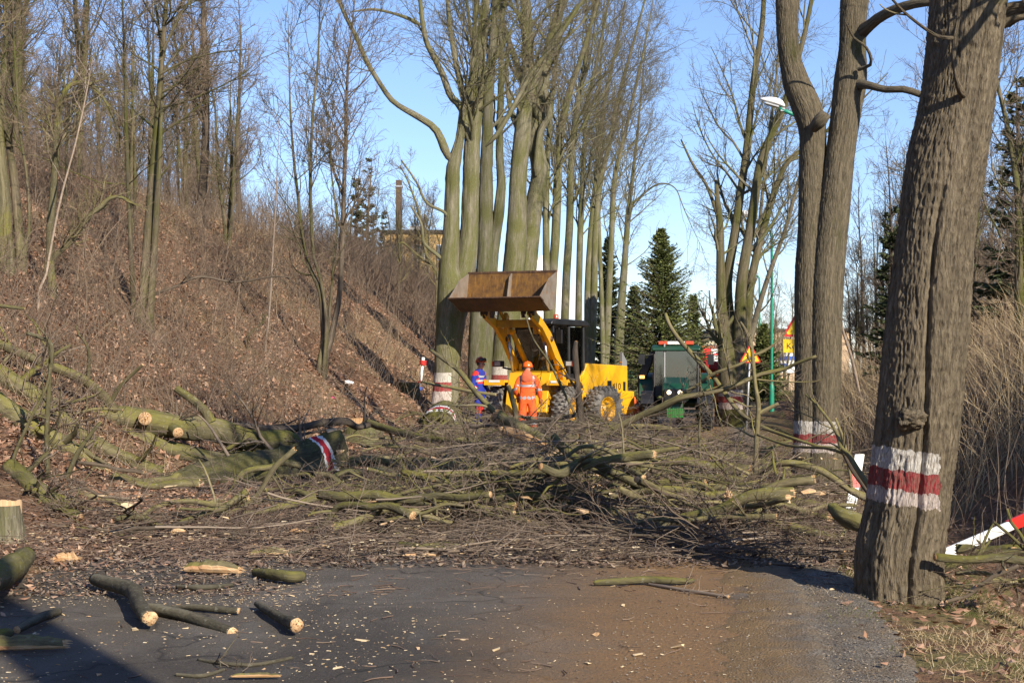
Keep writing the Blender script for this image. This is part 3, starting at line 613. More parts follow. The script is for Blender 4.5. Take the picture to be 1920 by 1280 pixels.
row_tree('widest mossy double trunk with painted band right behind the loader bucket',
         [[(938, 770, 52), (940, 720, 50), (946, 650, 50), (954, 590, 48), (960, 530, 46), (966, 470, 46), (970, 400, 40), (972, 330, 36), (980, 250, 36), (986, 180, 30), (990, 110, 26), (985, 0, 20)],
          [(945, 770, 50), (950, 720, 46), (960, 650, 46), (972, 590, 44), (985, 520, 42), (994, 450, 38), (1002, 380, 36), (1012, 320, 34), (1003, 260, 34), (1014, 190, 30), (1022, 120, 24), (1038, 60, 20), (1052, 0, 14)]], 52.5,
         limbs=[[(1012, 230, 20), (1000, 170, 16), (1020, 110, 14), (1052, 60, 12), (1085, 10, 9)], [(985, 170, 14), (965, 110, 12), (945, 50, 10), (930, -20, 8)],
                [(1005, 330, 16), (1013, 250, 13), (1030, 215, 12), (1022, 170, 9)], [(975, 250, 12), (958, 205, 10), (950, 140, 8), (955, 60, 7)]],
         paint=(0.0, 0.0, 0.62, 0.88, 1.12, 1.4, 0.6, 0.3), cr=dict(n1=64, n2=400, n3=2100, n4=2300, t1=(0.5, 1), lr1=(0.12, 0.32), rmin=0.0052, Lmax=3.6, rr1=0.3))
far_row = [('slim straight row tree just right of the double trunk', [[(1028, 755, 24), (1030, 650, 22), (1036, 520, 20), (1042, 437, 19), (1046, 330, 18), (1052, 250, 17), (1066, 180, 15), (1086, 120, 11), (1110, 40, 8)], [(1026, 755, 20), (1026, 600, 16), (1024, 460, 15), (1025, 330, 13), (1034, 200, 10), (1046, 90, 8)]], 63, 0.42),
           ('pale lichen streaked row tree above the cab roof beacon', [[(1056, 750, 20), (1058, 640, 18), (1062, 520, 17), (1068, 420, 16), (1070, 330, 15), (1076, 250, 14), (1085, 180, 12), (1100, 100, 9), (1112, 20, 7)]], 70, 0.42),
           ('slender greenish row tree behind the cab mirror', [[(1082, 748, 16), (1084, 640, 15), (1086, 520, 14), (1088, 437, 13), (1092, 350, 12), (1096, 280, 10), (1100, 200, 9), (1118, 120, 7), (1134, 40, 5)]], 78, 0.42),
           ('row tree whose stem rises behind the loader exhaust', [[(1100, 746, 17), (1102, 640, 16), (1102, 540, 14), (1108, 437, 13), (1118, 340, 12), (1124, 260, 10), (1136, 180, 8), (1155, 90, 6)], [(1104, 746, 18), (1110, 640, 17), (1114, 540, 15), (1116, 437, 14), (1124, 350, 13), (1140, 280, 10), (1160, 180, 8), (1185, 90, 6)]], 90, 0.4),
           ('brown row tree standing second from the row end', [[(1132, 738, 16), (1138, 640, 15), (1142, 540, 14), (1147, 437, 12), (1152, 340, 11), (1172, 250, 8), (1195, 150, 6)], [(1132, 738, 12), (1128, 560, 10), (1122, 400, 9), (1120, 250, 7), (1126, 130, 5)]], 106, 0.4),
           ('last tree of the left row, forked low and leaning above the yellow hood', [[(1158, 733, 22), (1160, 640, 18), (1165, 560, 15), (1172, 480, 13), (1178, 400, 11), (1184, 350, 9), (1192, 280, 6), (1200, 200, 4)], [(1163, 733, 18), (1164, 640, 14), (1172, 520, 9), (1181, 400, 7), (1200, 370, 5), (1235, 345, 3.5), (1265, 352, 2.5), (1280, 385, 2)]], 125, 0.38)]
for lab, st, Y, _ in far_row:
    row_tree(lab, st, Y, cr=dict(n1=56, n2=380, n3=2100, n4=2500, t1=(0.35, 1), lr1=(0.14, 0.32), rmin=0.006 + (Y - 60) * 0.00005, Lmax=5, a1=(18, 45), rr1=0.32), k=7, n=34, disp=False)

# tree that stands beside the camera; only its shadow reaches the road
x = 3.2; b = np.array((x, -1.5, float(gz(x, -1.5))))
st = (np.array([[x, -1.5, -0.4], [x, -1.5, 1.5], [x + 0.1, -1.5, 4], [x + 0.2, -1.4, 8], [x + 0.1, -1.3, 13]]), np.array([0.42, 0.34, 0.3, 0.24, 0.14]))
make_tree('roadside_tree', 'thick tree beside the viewpoint casting the dark shadow in the lower left corner', 'tree', [even(st, 30)], b, (M['bark_big'], M['bark_limb'], M['twig']), rng,
          dict(n1=24, n2=120, n3=500, t1=(0.72, 1), lr1=(0.25, 0.45), rmin=0.006, Lmax=4), k=20)

# --- notable trees and saplings on the left bank
def bank_tree(label, stems, mats, cr, name='bank_tree', k=12, ext=3, Y=None, cat='tree', limbs=(), group=None, flare=1.2):
    px, py = stems[0][0][:2]; b = ray_ground(px, py) if Y is None else np.array((P3(px, py, Y)[0], Y, P3(px, py, Y)[2])); Y = b[1]
    S = [root_stem(s, Y + (0 if i == 0 else rng.normal(0, 0.15)), rng, ext, flare, 34, 0.12, 0.3) for i, s in enumerate(stems)]
    for l in limbs: S.append(trace(l, Y - 0.2, 22, 0.25, rng))
    return make_tree(name, label, cat, S, b, mats, rng, cr, k=k, group=group)
MB = (M['bark_bank'], M['bark_bank'], M['twig_far']); MM = (M['bark_moss'], M['bark_limb'], M['twig_far']); MD = (M['bark_dark'], M['bark_dark'], M['twig_far'])
bank_tree('tall grey brown bank tree with close twin stems rising to the frame top',
          [[(262, 612, 18), (268, 560, 17), (277, 437, 16), (284, 350, 15), (296, 219, 13), (305, 87, 10), (312, 0, 8)], [(280, 600, 15), (286, 525, 14), (293, 400, 12), (299, 300, 9), (302, 219, 7), (304, 120, 6), (296, 40, 5), (290, 0, 4)]], MB,
          dict(n1=70, n2=420, n3=1900, n4=1400, t1=(0.4, 1), lr1=(0.12, 0.3), rmin=0.0042, Lmax=2.6, a1=(40, 80)),
          limbs=[[(306, 95, 6), (330, 45, 5), (350, 10, 4), (372, -20, 3)], [(300, 140, 5), (340, 118, 4), (400, 100, 3), (470, 92, 2)], [(302, 60, 5), (285, 30, 4), (262, -10, 3)]])
bank_tree('slender grey stem beside the twin stemmed bank tree', [[(250, 600, 10), (248, 520, 10), (244, 437, 9), (238, 284, 8), (236, 219, 7), (234, 120, 5), (230, 20, 4)]], MB, dict(n1=30, n2=180, n3=800, t1=(0.3, 1), lr1=(0.12, 0.3), rmin=0.004, Lmax=2.2, a1=(35, 80)))
bank_tree('mossy thick trunk at the frame edge', [[(6, 505, 40), (8, 440, 30), (10, 380, 22), (3, 306, 20), (-8, 200, 18), (-25, 60, 14)]], MM, dict(n1=40, n2=260, n3=1300, t1=(0.35, 1), lr1=(0.15, 0.35), rmin=0.0045, Lmax=3))
bank_tree('grey bank tree next to the mossy edge trunk', [[(40, 505, 20), (36, 440, 18), (28, 350, 16), (18, 280, 13), (5, 210, 11), (-10, 100, 8)], [(45, 505, 10), (55, 420, 7), (50, 330, 6), (38, 250, 5), (30, 140, 4)]], MB, dict(n1=50, n2=320, n3=1500, t1=(0.3, 1), lr1=(0.15, 0.35), rmin=0.0045, Lmax=2.6))
bank_tree('dark mossy trunk arching over to the right at its top', [[(98, 560, 15), (95, 500, 15), (94, 437, 15), (100, 360, 14), (104, 300, 13), (107, 240, 12), (114, 195, 11), (124, 168, 10), (140, 156, 9), (166, 157, 8), (185, 172, 6), (205, 205, 4), (228, 260, 3)]], MM, dict(n1=40, n2=240, n3=1000, t1=(0.4, 1), lr1=(0.1, 0.25), rmin=0.004, Lmax=2, up1=0.02), ext=0)
bank_tree('leaning mossy stem bent across the bank at mid height', [[(88, 525, 11), (105, 480, 11), (136, 450, 10), (166, 407, 9), (190, 386, 9), (206, 372, 8), (228, 370, 6), (252, 385, 4)]], MM, dict(n1=24, n2=130, n3=600, t1=(0.3, 1), lr1=(0.15, 0.35), rmin=0.004, Lmax=1.8), ext=0)
bank_tree('pale leaning sapling crossing the arching mossy trunk', [[(72, 585, 5), (79, 560, 5), (94, 472, 4.5), (114, 372, 4), (140, 275, 3.5), (153, 219, 3)]], (M['bark_pale'], M['bark_pale'], M['twig_far']), dict(n1=10, n2=40, n3=120, t1=(0.5, 1), lr1=(0.1, 0.2), rmin=0.003, Lmax=1), k=8, ext=1, name='sapling')
bank_tree('dark slim tree with long shadow across the leafy slope', [[(606, 698, 15), (628, 600, 11), (637, 548, 10), (642, 444, 9), (645, 350, 8), (648, 262, 7), (652, 131, 5), (657, 79, 3.5)]], MD, dict(n1=50, n2=300, n3=1400, n4=900, t1=(0.3, 1), lr1=(0.12, 0.3), rmin=0.0045, Lmax=2.4, a1=(25, 55), up1=0.12), ext=1.5)
bank_tree('brown tree of three thin stems left of the dark slim one', [[(601, 700, 13), (606, 632, 10), (600, 548, 9), (579, 498, 7), (566, 440, 6), (560, 380, 6), (552, 310, 5), (545, 220, 4), (543, 160, 3)], [(608, 698, 10), (612, 600, 7), (600, 520, 6), (588, 480, 6), (583, 400, 6), (582, 328, 6), (586, 219, 5), (595, 131, 4), (599, 44, 3)], [(610, 690, 6), (618, 580, 5), (625, 500, 4), (632, 420, 3.5), (622, 330, 3), (615, 240, 2)]],
          MB, dict(n1=60, n2=380, n3=1700, n4=1000, t1=(0.3, 1), lr1=(0.12, 0.3), rmin=0.0045, Lmax=2.2, a1=(25, 55), up1=0.12), ext=1.5)
bank_tree('thin pale birch sapling standing alone on the leafy slope', [[(498, 663, 4), (506, 569, 4), (512, 465, 3.5), (517, 380, 3), (520, 315, 2)]], (M['bark_pale'], M['bark_pale'], M['twig_far']), dict(n1=10, n2=40, n3=100, t1=(0.5, 1), lr1=(0.1, 0.2), rmin=0.003, Lmax=1), k=8, ext=1, name='sapling')
bank_tree('dark dead limb arching flat over the dry grass', [[(262, 590, 6), (287, 565, 6), (325, 540, 5), (375, 519, 5), (442, 529, 4.5), (508, 519, 3.5), (545, 520, 2)]], MD, dict(n1=16, n2=70, n3=200, t1=(0.2, 1), lr1=(0.08, 0.2), rmin=0.004, Lmax=1.2), ext=0, name='fallen_limb', cat='branch')
bank_tree('pale crooked sapling leaning on the slope right of the birch sapling', [[(464, 655, 3), (480, 625, 3), (500, 590, 2.5)]], MB, dict(n1=8, n2=30, n3=60, t1=(0.3, 1), lr1=(0.2, 0.4), rmin=0.003, Lmax=0.8), k=6, ext=0, name='sapling')
bank_tree('young multi stemmed tree beneath the yellow house', [[(748, 560, 5), (750, 500, 4.5), (752, 455, 4), (790, 485, 3.5), (815, 500, 3)], [(820, 510, 6), (800, 480, 6), (792, 440, 5.5), (790, 415, 5), (780, 380, 4), (765, 340, 3), (750, 310, 2)]], MM, dict(n1=40, n2=240, n3=1000, t1=(0.2, 1), lr1=(0.12, 0.3), rmin=0.0045, Lmax=2), k=8, ext=0)
# right bank
bank_tree('leaning white birch stem on the right bank behind the pair', [[(1614, 745, 6), (1610, 732, 6), (1599, 679, 6), (1587, 640, 5.5), (1578, 610, 5), (1569, 560, 5), (1575, 492, 4), (1572, 440, 3)]], (M['bark_pale'], M['bark_pale'], M['twig_far']), dict(n1=14, n2=60, n3=200, t1=(0.5, 1), lr1=(0.1, 0.25), rmin=0.003, Lmax=1.2), Y=36, k=8, ext=1, name='birch_tree')

# --- the bare wood on both banks: individual trees from a few built kinds
def wood_tree(seed, h, r, stems, mats, n=(34, 220, 900)):
    r_ = np.random.default_rng(seed); S = []
    for i in range(stems):
        a = r_.uniform(0, 6.28); lean = r_.uniform(0.02, 0.1) * (1 + 0.8 * (stems > 1)); k = 7; hh = h * r_.uniform(0.8, 1)
        t_ = np.linspace(0, 1, k); P = np.stack((np.cos(a) * lean * h * t_ ** 1.3, np.sin(a) * lean * h * t_ ** 1.3, hh * t_ - 0.4 * (t_ == 0)), -1) + np.cumsum(r_.normal(0, 0.08, (k, 3)), 0) * np.array([1, 1, 0])
        P[0, :2] *= 0.3
        S.append(even((P, r * r_.uniform(0.7, 1) * np.linspace(1.15, 0.16, k)), 24))
    g = Geo(); g.tubes(np.stack([s[0] for s in S]), np.stack([s[1] for s in S]), 8, 0)
    g2 = Geo(); crown(g2, np.stack([s[0] for s in S]), np.stack([s[1] for s in S]), r_, n[0], n[1], n[2], (0, 1), 0.1, (0.22, 1), (0.12, 0.32), 0.0065, (25, 60), 3.2, 5, 0.12, n4=n[2] // 2)
    tm, cm = g.mesh('trunk'), g2.mesh('crown'); tm.materials.append(mats[0]); cm.materials.append(mats[1]); cm.materials.append(mats[2])
    return tm, cm
kinds = [wood_tree(100, 11, 0.12, 1, MB), wood_tree(101, 13, 0.14, 1, MD), wood_tree(102, 9, 0.09, 3, MB), wood_tree(103, 10, 0.1, 2, MD), wood_tree(104, 7.5, 0.06, 1, MB), wood_tree(105, 12, 0.13, 2, MB), wood_tree(106, 6, 0.05, 4, MD)]
KL = ['grey single stemmed', 'dark tall single stemmed', 'grey three stemmed', 'dark forked', 'young thin grey', 'tall forked grey', 'dark bushy many stemmed']
def plant(i, X, Y, label, group, s=1.0, z=None):
    root = thing('bare_tree', label, 'tree', (X, Y, float(gz(X, Y)) if z is None else z), rng.uniform(0, 6.28), group); root.scale = (s, s, s * rng.uniform(0.9, 1.15))
    for me in kinds[i]:
        o = bpy.data.objects.new(me.name, me); COL.objects.link(o); o.parent = root
cnt = 0
while cnt < 78:
    Y = rng.uniform(24, 112); u = rng.uniform(-34, -9.5); X = u + float(XC(Y)); px = 960 + X / Y * F
    if px < -140 or px > 830 or (px > 560 and Y < 40) or (px > 430 and rng.uniform() < 0.7): continue
    i = int(rng.choice(len(kinds), p=[.27, .15, .17, .12, .18, .11, 0])); s = rng.uniform(0.55, 0.85) if px > 430 else rng.uniform(0.7, 1.1)
    if u > -12.5:
        if px > 330 or rng.uniform() < 0.6: continue
        i, s = int(rng.choice([0, 4, 4, 2])), s * 0.7
    plant(i, X, Y, KL[i] + ' bare tree in the wood on top of the left bank', 'bare trees of the left wood', s); cnt += 1
for px, Y in ((742, 92), (772, 96), (800, 88), (818, 100), (760, 104), (835, 93), (700, 84), (655, 78)):
    plant([0, 4, 2, 5][int(px) % 4], (px - 960) / F * Y, Y, KL[[0, 4, 2, 5][int(px) % 4]] + ' bare tree before the yellow house on the bank top', 'bare trees before the yellow house', 0.55)
cnt = 0
while cnt < 60:
    Y = rng.uniform(19, 80); u = rng.uniform(8.5, 26); X = u + float(XC(Y)); px = 960 + X / Y * F
    if px < 1560 or px > 2050: continue
    i = int(rng.choice(len(kinds))); plant(i, X, Y, KL[i] + ' bare tree in the wood on the right bank', 'bare trees of the right wood', rng.uniform(0.6, 0.95)); cnt += 1
for k_ in range(9):
    Y = rng.uniform(85, 150); px = rng.uniform(1425, 1560); X = (px - 960) / F * Y
    i = int(rng.choice([0, 2, 5])); plant(i, X, Y, KL[i] + ' bare tree beyond the end of the right bank', 'bare trees before the far buildings', rng.uniform(0.7, 0.95))

# --- conifers
def needle_mat(name, a, b, c):
    return twig_mat(name, a, b, c)
M['needles'] = needle_mat('spruce_needles', (0.05, 0.066, 0.02, 1), (0.12, 0.145, 0.042, 1), (0.22, 0.235, 0.075, 1))
M['needles_dark'] = needle_mat('pine_needles', (0.025, 0.034, 0.016, 1), (0.055, 0.07, 0.03, 1), (0.1, 0.115, 0.05, 1))
def conifer(label, X, Y, h, w, mat, seed, n=900, name='spruce_tree', z=None, droop=-0.25, bare=0.04, ps=1.0):
    r_ = np.random.default_rng(seed); b = (X, Y, float(gz(X, Y)) if z is None else z); root = thing(name, label, 'tree', b)
    g = Geo(); P = np.stack((0.03 * h * vnoise(np.stack((np.linspace(0, 2, 14), np.zeros(14), np.full(14, seed)), -1), 1), 0 * np.linspace(0, 1, 14), np.linspace(-0.3, h, 14)), -1)
    g.tubes(P, np.linspace(w * 0.05 + 0.08, 0.02, 14), 8, 0); g.build('trunk', M['bark_dark'], root)
    t_ = bare + (1 - bare) * r_.uniform(0, 1, n) ** 1.25; a = r_.uniform(0, 6.28, n); L = (w / 2 * (1 - t_) ** 0.9 * r_.uniform(0.4, 1.15, n) * (1 + 0.25 * np.sin(t_ * 40 + a)) + 0.12)
    d = np.stack((np.cos(a), np.sin(a), droop + 0.75 * t_), -1); bp = np.stack((0 * t_, 0 * t_, t_ * h), -1); k = 6; Q = np.empty((n, k, 3)); Q[:, 0] = bp
    for j in range(1, k):
        Q[:, j] = Q[:, j - 1] + nrm(d) * (L / (k - 1))[:, None]; d = d + np.array([0, 0, 0.09]) + r_.normal(0, 0.07, (n, 3))
    g = Geo(); g.tubes(Q, np.linspace(0.022, 0.006, k)[None] * np.ones((n, 1)), 3, 0)
    # needle sprays: short leafy blades along every branch
    m = 40; ii = np.repeat(np.arange(n), m); f = r_.uniform(0.15, 1, n * m) * (k - 1); j = np.minimum(f.astype(int), k - 2); f = (f - j)[:, None]
    c = Q[ii, j] * (1 - f) + Q[ii, j + 1] * f; T = nrm(Q[ii, j + 1] - Q[ii, j]); sd = nrm(np.cross(T, np.array([0, 0, 1.0])))
    s = ((r_.integers(0, 2, n * m) * 2 - 1) * r_.uniform(0.3, 1.0, n * m))[:, None]
    D = nrm(T * 0.7 + sd * s + np.array([0, 0, -0.25]) + r_.normal(0, 0.2, (n * m, 3))); ln = (r_.uniform(0.12, 0.3, n * m) * ps * (0.6 + 0.4 * (1 - t_[ii])))[:, None]
    wd = nrm(np.cross(D, r_.normal(size=(n * m, 3)))) * ln * 0.16
    V = np.stack((c - wd * 0.4, c + D * ln * 0.55 - wd, c + D * ln, c + D * ln * 0.55 + wd), 1)
    g.add(V.reshape(-1, 3), np.arange(n * m * 4).reshape(-1, 4), 1)
    g.build('crown', [M['bark_dark'], mat], root, smooth=False); return root
X_ = lambda px, Y: (px - 960) / F * Y
conifer('tall green spruce behind the tractor, its pointed top against the sky', X_(1240, 84), 84, 9.7, 8.0, M['needles'], 1, 1500, ps=0.95)
conifer('small spruce at the right foot of the tall spruce', X_(1300, 88), 88, 6.2, 2.4, M['needles'], 2, 420, ps=1.2)
conifer('dark conifer half hidden by the last row trees', X_(1140, 132), 132, 13.5, 5.5, M['needles_dark'], 3, 600, ps=1.8)
conifer('dark conifer filling the gap right of the last row tree', X_(1188, 128), 128, 9.0, 5.5, M['needles_dark'], 31, 600, ps=1.6)
for i, (px, Y, h, w) in enumerate([(1672, 46, 6.0, 1.9), (1905, 36, 6.6, 2.6), (1716, 58, 5.5, 2.2)]):
    conifer(['dark sparse conifer in the gap between the oak and the twin stemmed tree', 'dark conifer right of the oak near the right frame edge', 'far dark conifer partly behind the oak'][i], X_(px, Y), Y, h, w, M['needles_dark'], 10 + i, 110, 'conifer_tree', ps=1.1, bare=0.15)
for i, (px, Y, h) in enumerate([(690, 100, 9.5), (722, 108, 8.5), (668, 96, 7)]):
    conifer(['sparse dark larch like tree on the bank top', 'thin dark conifer left of the chimney', 'short ragged conifer on the bank top'][i], X_(px, Y), Y, h, 2.6, M['needles_dark'], 20 + i, 90, 'conifer_tree', ps=1.6)
conifer('round dark yew like bush by the green lamp post', X_(1432, 86), 86, 4.4, 3.0, M['needles'], 41, 500, 'evergreen_bush', droop=0.0, bare=0.0, ps=1.1)
# ------------------------------------------------------------------ felled wood
rng = np.random.default_rng(33)
MW = [M['bark_moss'], M['wood'], M['twig']]; ML = [M['bark_limb'], M['wood'], M['twig']]
def rough_end(g, c, d, r, r_, mi=1, depth=0.5):
    """a torn, splintered cut face: jagged fibres sticking out of the end of a log"""
    d = nrm(np.asarray(d, float)); n = max(8, int(12 + r * 160)); a = r_.uniform(0, 6.28, n); q = np.sqrt(r_.uniform(0, 1, n)) * r * 0.85
    u = nrm(np.cross(d, [0.3, 0.2, 1.0])); w = np.cross(d, u)
    b = np.asarray(c) + np.cos(a)[:, None] * q[:, None] * u + np.sin(a)[:, None] * q[:, None] * w
    L = r * depth * r_.uniform(0.1, 1, n) ** 1.5; P = np.stack((b - d * r * 0.5, b + d * L[:, None]), 1)
    P = np.stack((P[:, 0], (P[:, 0] + P[:, 1]) / 2, P[:, 1]), 1)
    g.tubes(P, np.stack((r * 0.2 * np.ones(n), r * 0.17 * np.ones(n), r * 0.03 * np.ones(n)), 1), 4, mi)
def limb_mesh(g, P, Rd, k, r_, cutA=True, cutB=True, torn=None, bumps=0.16):
    sd = int(abs(P[0, 0]) * 97) % 50
    if len(P) < 40: P, Rd = even((P, Rd), 44)
    f = lambda a, S, Rr: Rr.max(1)[:, None, None] * (bumps * vnoise(np.stack((np.cos(a) * 1.3 + 0 * S[:, :, None], np.sin(a) * 1.3 + 0 * S[:, :, None], S[:, :, None] * 4 + 0 * a), -1), sd) + 0.6 * bumps * vnoise(np.stack((np.cos(a) * 4 + 0 * S[:, :, None], np.sin(a) * 4 + 0 * S[:, :, None], S[:, :, None] * 13 + 0 * a), -1), sd + 3)) * np.minimum(1, Rr / Rr.max())[:, :, None]
    g.tubes(P[None], Rd[None], k, 0, 1 if cutA else 0, 1 if cutB else 0, f)
    if cutA and torn not in ('A', 'AB'): rough_end(g, P[0], P[0] - P[1], Rd[0], r_, 1, 0.22)
    if cutB and torn not in ('B', 'AB'): rough_end(g, P[-1], P[-1] - P[-2], Rd[-1], r_, 1, 0.22)
    if torn in ('A', 'AB'): rough_end(g, P[0], P[0] - P[1], Rd[0], r_, 1)
    if torn in ('B', 'AB'): rough_end(g, P[-1], P[-1] - P[-2], Rd[-1], r_, 1)
def felled(name, label, pts, Y, cat='branch', mats=None, twigs=(10, 60, 160), cut='A', torn=None, k=12, n=22, group=None, subs=(), rmin=0.003, wob=0.0, ground=True):
    """a traced limb (photo pixels + depth), its own side shoots; origin at its middle"""
    P, Rd = trace(pts, Y, n, wob, rng); c = P[len(P) // 2].copy()
    if ground: P[:, 2] = np.maximum(P[:, 2], np.maximum(gz(P[:, 0], P[:, 1]), 0) + Rd * 0.6)
    g = Geo(); limb_mesh(g, P - c, Rd, k, rng, 'A' in cut, 'B' in cut, torn)
    for sp, sy, scut in subs:
        Q, q = trace(sp, sy, 14); limb_mesh(g, Q - c, q, max(8, k - 3), rng, False, scut, None)
    if twigs:
        A, Ra = spawn((P - c)[None], Rd[None], twigs[0], rng, (0.15, 1), (25, 70), (0.15, 0.5), 8, 0.5, 0.02, 0.16, rmin * 1.5, True, 0.3, 1.6)
        g.tubes(A, Ra, 5, 0)
        B, Rb = spawn(A, Ra, twigs[1], rng, (0.15, 1), (25, 65), (0.25, 0.7), 6, 0.6, 0.02, 0.2, rmin, True, 0.4, 0.9); g.tubes(B, Rb, 3, 2)
        C_, Rc = spawn(B, Rb, twigs[2], rng, (0.15, 1), (25, 65), (0.3, 0.8), 5, 0.7, 0.02, 0.22, rmin * 0.8, True, 0.5, 0.5); g.tubes(C_, Rc, 3, 2)
    o = g.build(name, mats or ML); o.location = [float(v) for v in c]
    return tag(o, label, cat, group)
def yg(py, z=0.0): return 2800 * (1.6 - z) / (py - 700)

# the felled mossy tree on the left: base log with painted band, then its trunk and limbs
def log_thing(name, label, pts, Y, k=26, n=60, cat='log', mats=None, cutpart=None, paint=None, disp=0.03, twigs=None, subs=()):
    P, Rd = trace(pts, Y, n); c = P[len(P) // 2].copy(); o_ = P - c
    root = thing(name, label, cat, c)
    f = lambda a, S, Rr: Rr.max(1)[:, None, None] * (0.09 * vnoise(np.stack((np.cos(a) * 1.6 + 0 * S[:, :, None], np.sin(a) * 1.6 + 0 * S[:, :, None], S[:, :, None] * 1.4 + 0 * a), -1), 7)) + disp * 0.5 * vnoise(np.stack((np.cos(a) * 9 + 0 * S[:, :, None], np.sin(a) * 9 + 0 * S[:, :, None], S[:, :, None] * 5 + 0 * a), -1), 17)
    g = Geo(); g.tubes(o_[None], Rd[None], k, 0, None, None, f)
    for sp, sy in subs:
        Q, q = trace(sp, sy, 16); g.tubes((Q - c)[None], q[None], 14, 0, None, 1); rough_end(g, Q[-1] - c, Q[-1] - Q[-2], q[-1], rng, 1, 0.35)
    if twigs:
        A, Ra = spawn(o_[None], Rd[None], twigs[0], rng, (0.05, 1), (40, 85), (0.1, 0.3), 8, 0.15, 0.05, 0.16, 0.006, True, 0.3, 1.8); g.tubes(A, Ra, 5, 2)
        B, Rb = spawn(A, Ra, twigs[1], rng, (0.1, 1), (25, 65), (0.3, 0.7), 6, 0.6, 0.02, 0.2, 0.004, True, 0.4, 0.9); g.tubes(B, Rb, 3, 2)
        C_, Rc = spawn(B, Rb, twigs[2], rng, (0.1, 1), (25, 65), (0.3, 0.8), 5, 0.7, 0.02, 0.22, 0.003, True, 0.5, 0.5); g.tubes(C_, Rc, 3, 2)
    g.build('trunk', mats or MW, root)
    for e, (i, j) in {'A': (0, 1), 'B': (-1, -2)}.items():
        if cutpart and e in cutpart:
            d = nrm(o_[i] - o_[j]); g = Geo(); pp = np.stack([o_[i] - d * 0.02, o_[i] + d * 0.012]); g.tubes(pp[None], np.array([[Rd[i] * 0.97, Rd[i] * 0.93]]), 24, 0, 0, 0)
            rough_end(g, o_[i] + d * 0.01, d, Rd[i], rng, 0, 0.18); g.build('cut_face', M['wood'] if name != 'felled_tree' or 'end on' not in label else M['bark_moss'], root)
    return root
def ring_paint(name, s_list):
    """bark with painted rings at distances along the trunk (attribute z)"""
    m = bark_mat(name, (0.05, 0.045, 0.026, 1), (0.14, 0.125, 0.07, 1), moss=(0.14, 0.13, 0.042, 1), mossamt=0.36, scale=15, stretch=0.3, bumps=0.8, dist=0.03, lichen=0.3, topmoss=0.1)
    t = m.node_tree; b = [x for x in t.nodes if x.type == 'BSDF_PRINCIPLED'][0]; src = b.inputs['Base Color'].links[0].from_socket
    at = t.nodes.new('ShaderNodeAttribute'); at.attribute_name = 'bark'; sx = t.nodes.new('ShaderNodeSeparateXYZ'); t.links.new(at.outputs['Vector'], sx.inputs[0])
    nz = t.nodes.new('ShaderNodeTexNoise'); nz.inputs['Scale'].default_value = 14; t.links.new(at.outputs['Vector'], nz.inputs['Vector'])
    ad = t.nodes.new('ShaderNodeMath'); ad.operation = 'MULTIPLY_ADD'; t.links.new(nz.outputs['Fac'], ad.inputs[0]); ad.inputs[1].default_value = 0.07; t.links.new(sx.outputs[2], ad.inputs[2])
    dv = t.nodes.new('ShaderNodeMath'); dv.operation = 'DIVIDE'; t.links.new(ad.outputs[0], dv.inputs[0]); dv.inputs[1].default_value = 10
    r1 = t.nodes.new('ShaderNodeValToRGB'); r1.color_ramp.interpolation = 'CONSTANT'; t.links.new(dv.outputs[0], r1.inputs[0]); e = r1.color_ramp.elements
    cols = [(0, (0, 0, 0, 0)), (s_list[0] / 10, (0.72, 0.7, 0.66, 1)), (s_list[1] / 10, (0.45, 0.03, 0.04, 1)), (s_list[2] / 10, (0.72, 0.7, 0.66, 1)), (s_list[3] / 10, (0, 0, 0, 0))]
    while len(e) < 5: e.new(0.5)
    for el, (p_, c_) in zip(e, cols): el.position = p_; el.color = c_
    mx = t.nodes.new('ShaderNodeMix'); mx.data_type = 'RGBA'; t.links.new(r1.outputs['Alpha'], mx.inputs[0]); t.links.new(src, mx.inputs[6]); t.links.new(r1.outputs['Color'], mx.inputs[7]); t.links.new(mx.outputs[2], b.inputs['Base Color'])
    return m
mp = ring_paint('bark_felled_painted', (0.27, 0.33, 0.43, 0.49))
log_thing('felled_tree', 'thick mossy felled trunk with painted red and white band near its right end', [(642, 848, 96), (626, 852, 96), (600, 862, 88), (556, 874, 82), (515, 883, 80), (460, 891, 80), (400, 903, 76), (340, 916, 70), (270, 933, 60), (190, 950, 44), (90, 968, 36)],
          [22.3, 22.25, 22.15, 21.9, 21.6, 20.8, 20.2, 19.6, 19.0, 18.3, 17.5], cutpart='A', mats=[mp, M['wood'], M['twig']], k=44, n=150, disp=0.06, twigs=(8, 40, 110))
log_thing('felled_limb', 'uppermost mossy limb of the felled tree, with several round pale saw cuts', [(158, 779, 26), (200, 783, 36), (232, 785, 46), (290, 793, 46), (340, 802, 44), (400, 806, 44), (440, 818, 42), (490, 828, 38), (530, 826, 40), (560, 836, 34)], [20.4, 20.6, 20.8, 21, 21.2, 21.4, 21.6, 21.9, 22.1, 22.3], cutpart='A',
          subs=[([(262, 795, 20), (268, 788, 24), (272, 784, 25)], [20.9, 20.7, 20.55]), ([(318, 800, 20), (328, 806, 22), (334, 811, 20)], [21.1, 20.9, 20.75]), ([(396, 792, 20), (385, 772, 18), (362, 750, 15), (330, 728, 14)], [21.3, 21.3, 21.2, 21.2])], twigs=(5, 26, 60))
log_thing('felled_limb', 'second mossy limb just under the uppermost one, its end cut pale at the left', [(197, 806, 34), (240, 822, 36), (290, 838, 34), (350, 852, 34), (420, 868, 32), (500, 878, 30)], [20.6, 20.7, 20.9, 21.1, 21.3, 21.5], cutpart='A', twigs=(4, 20, 40))
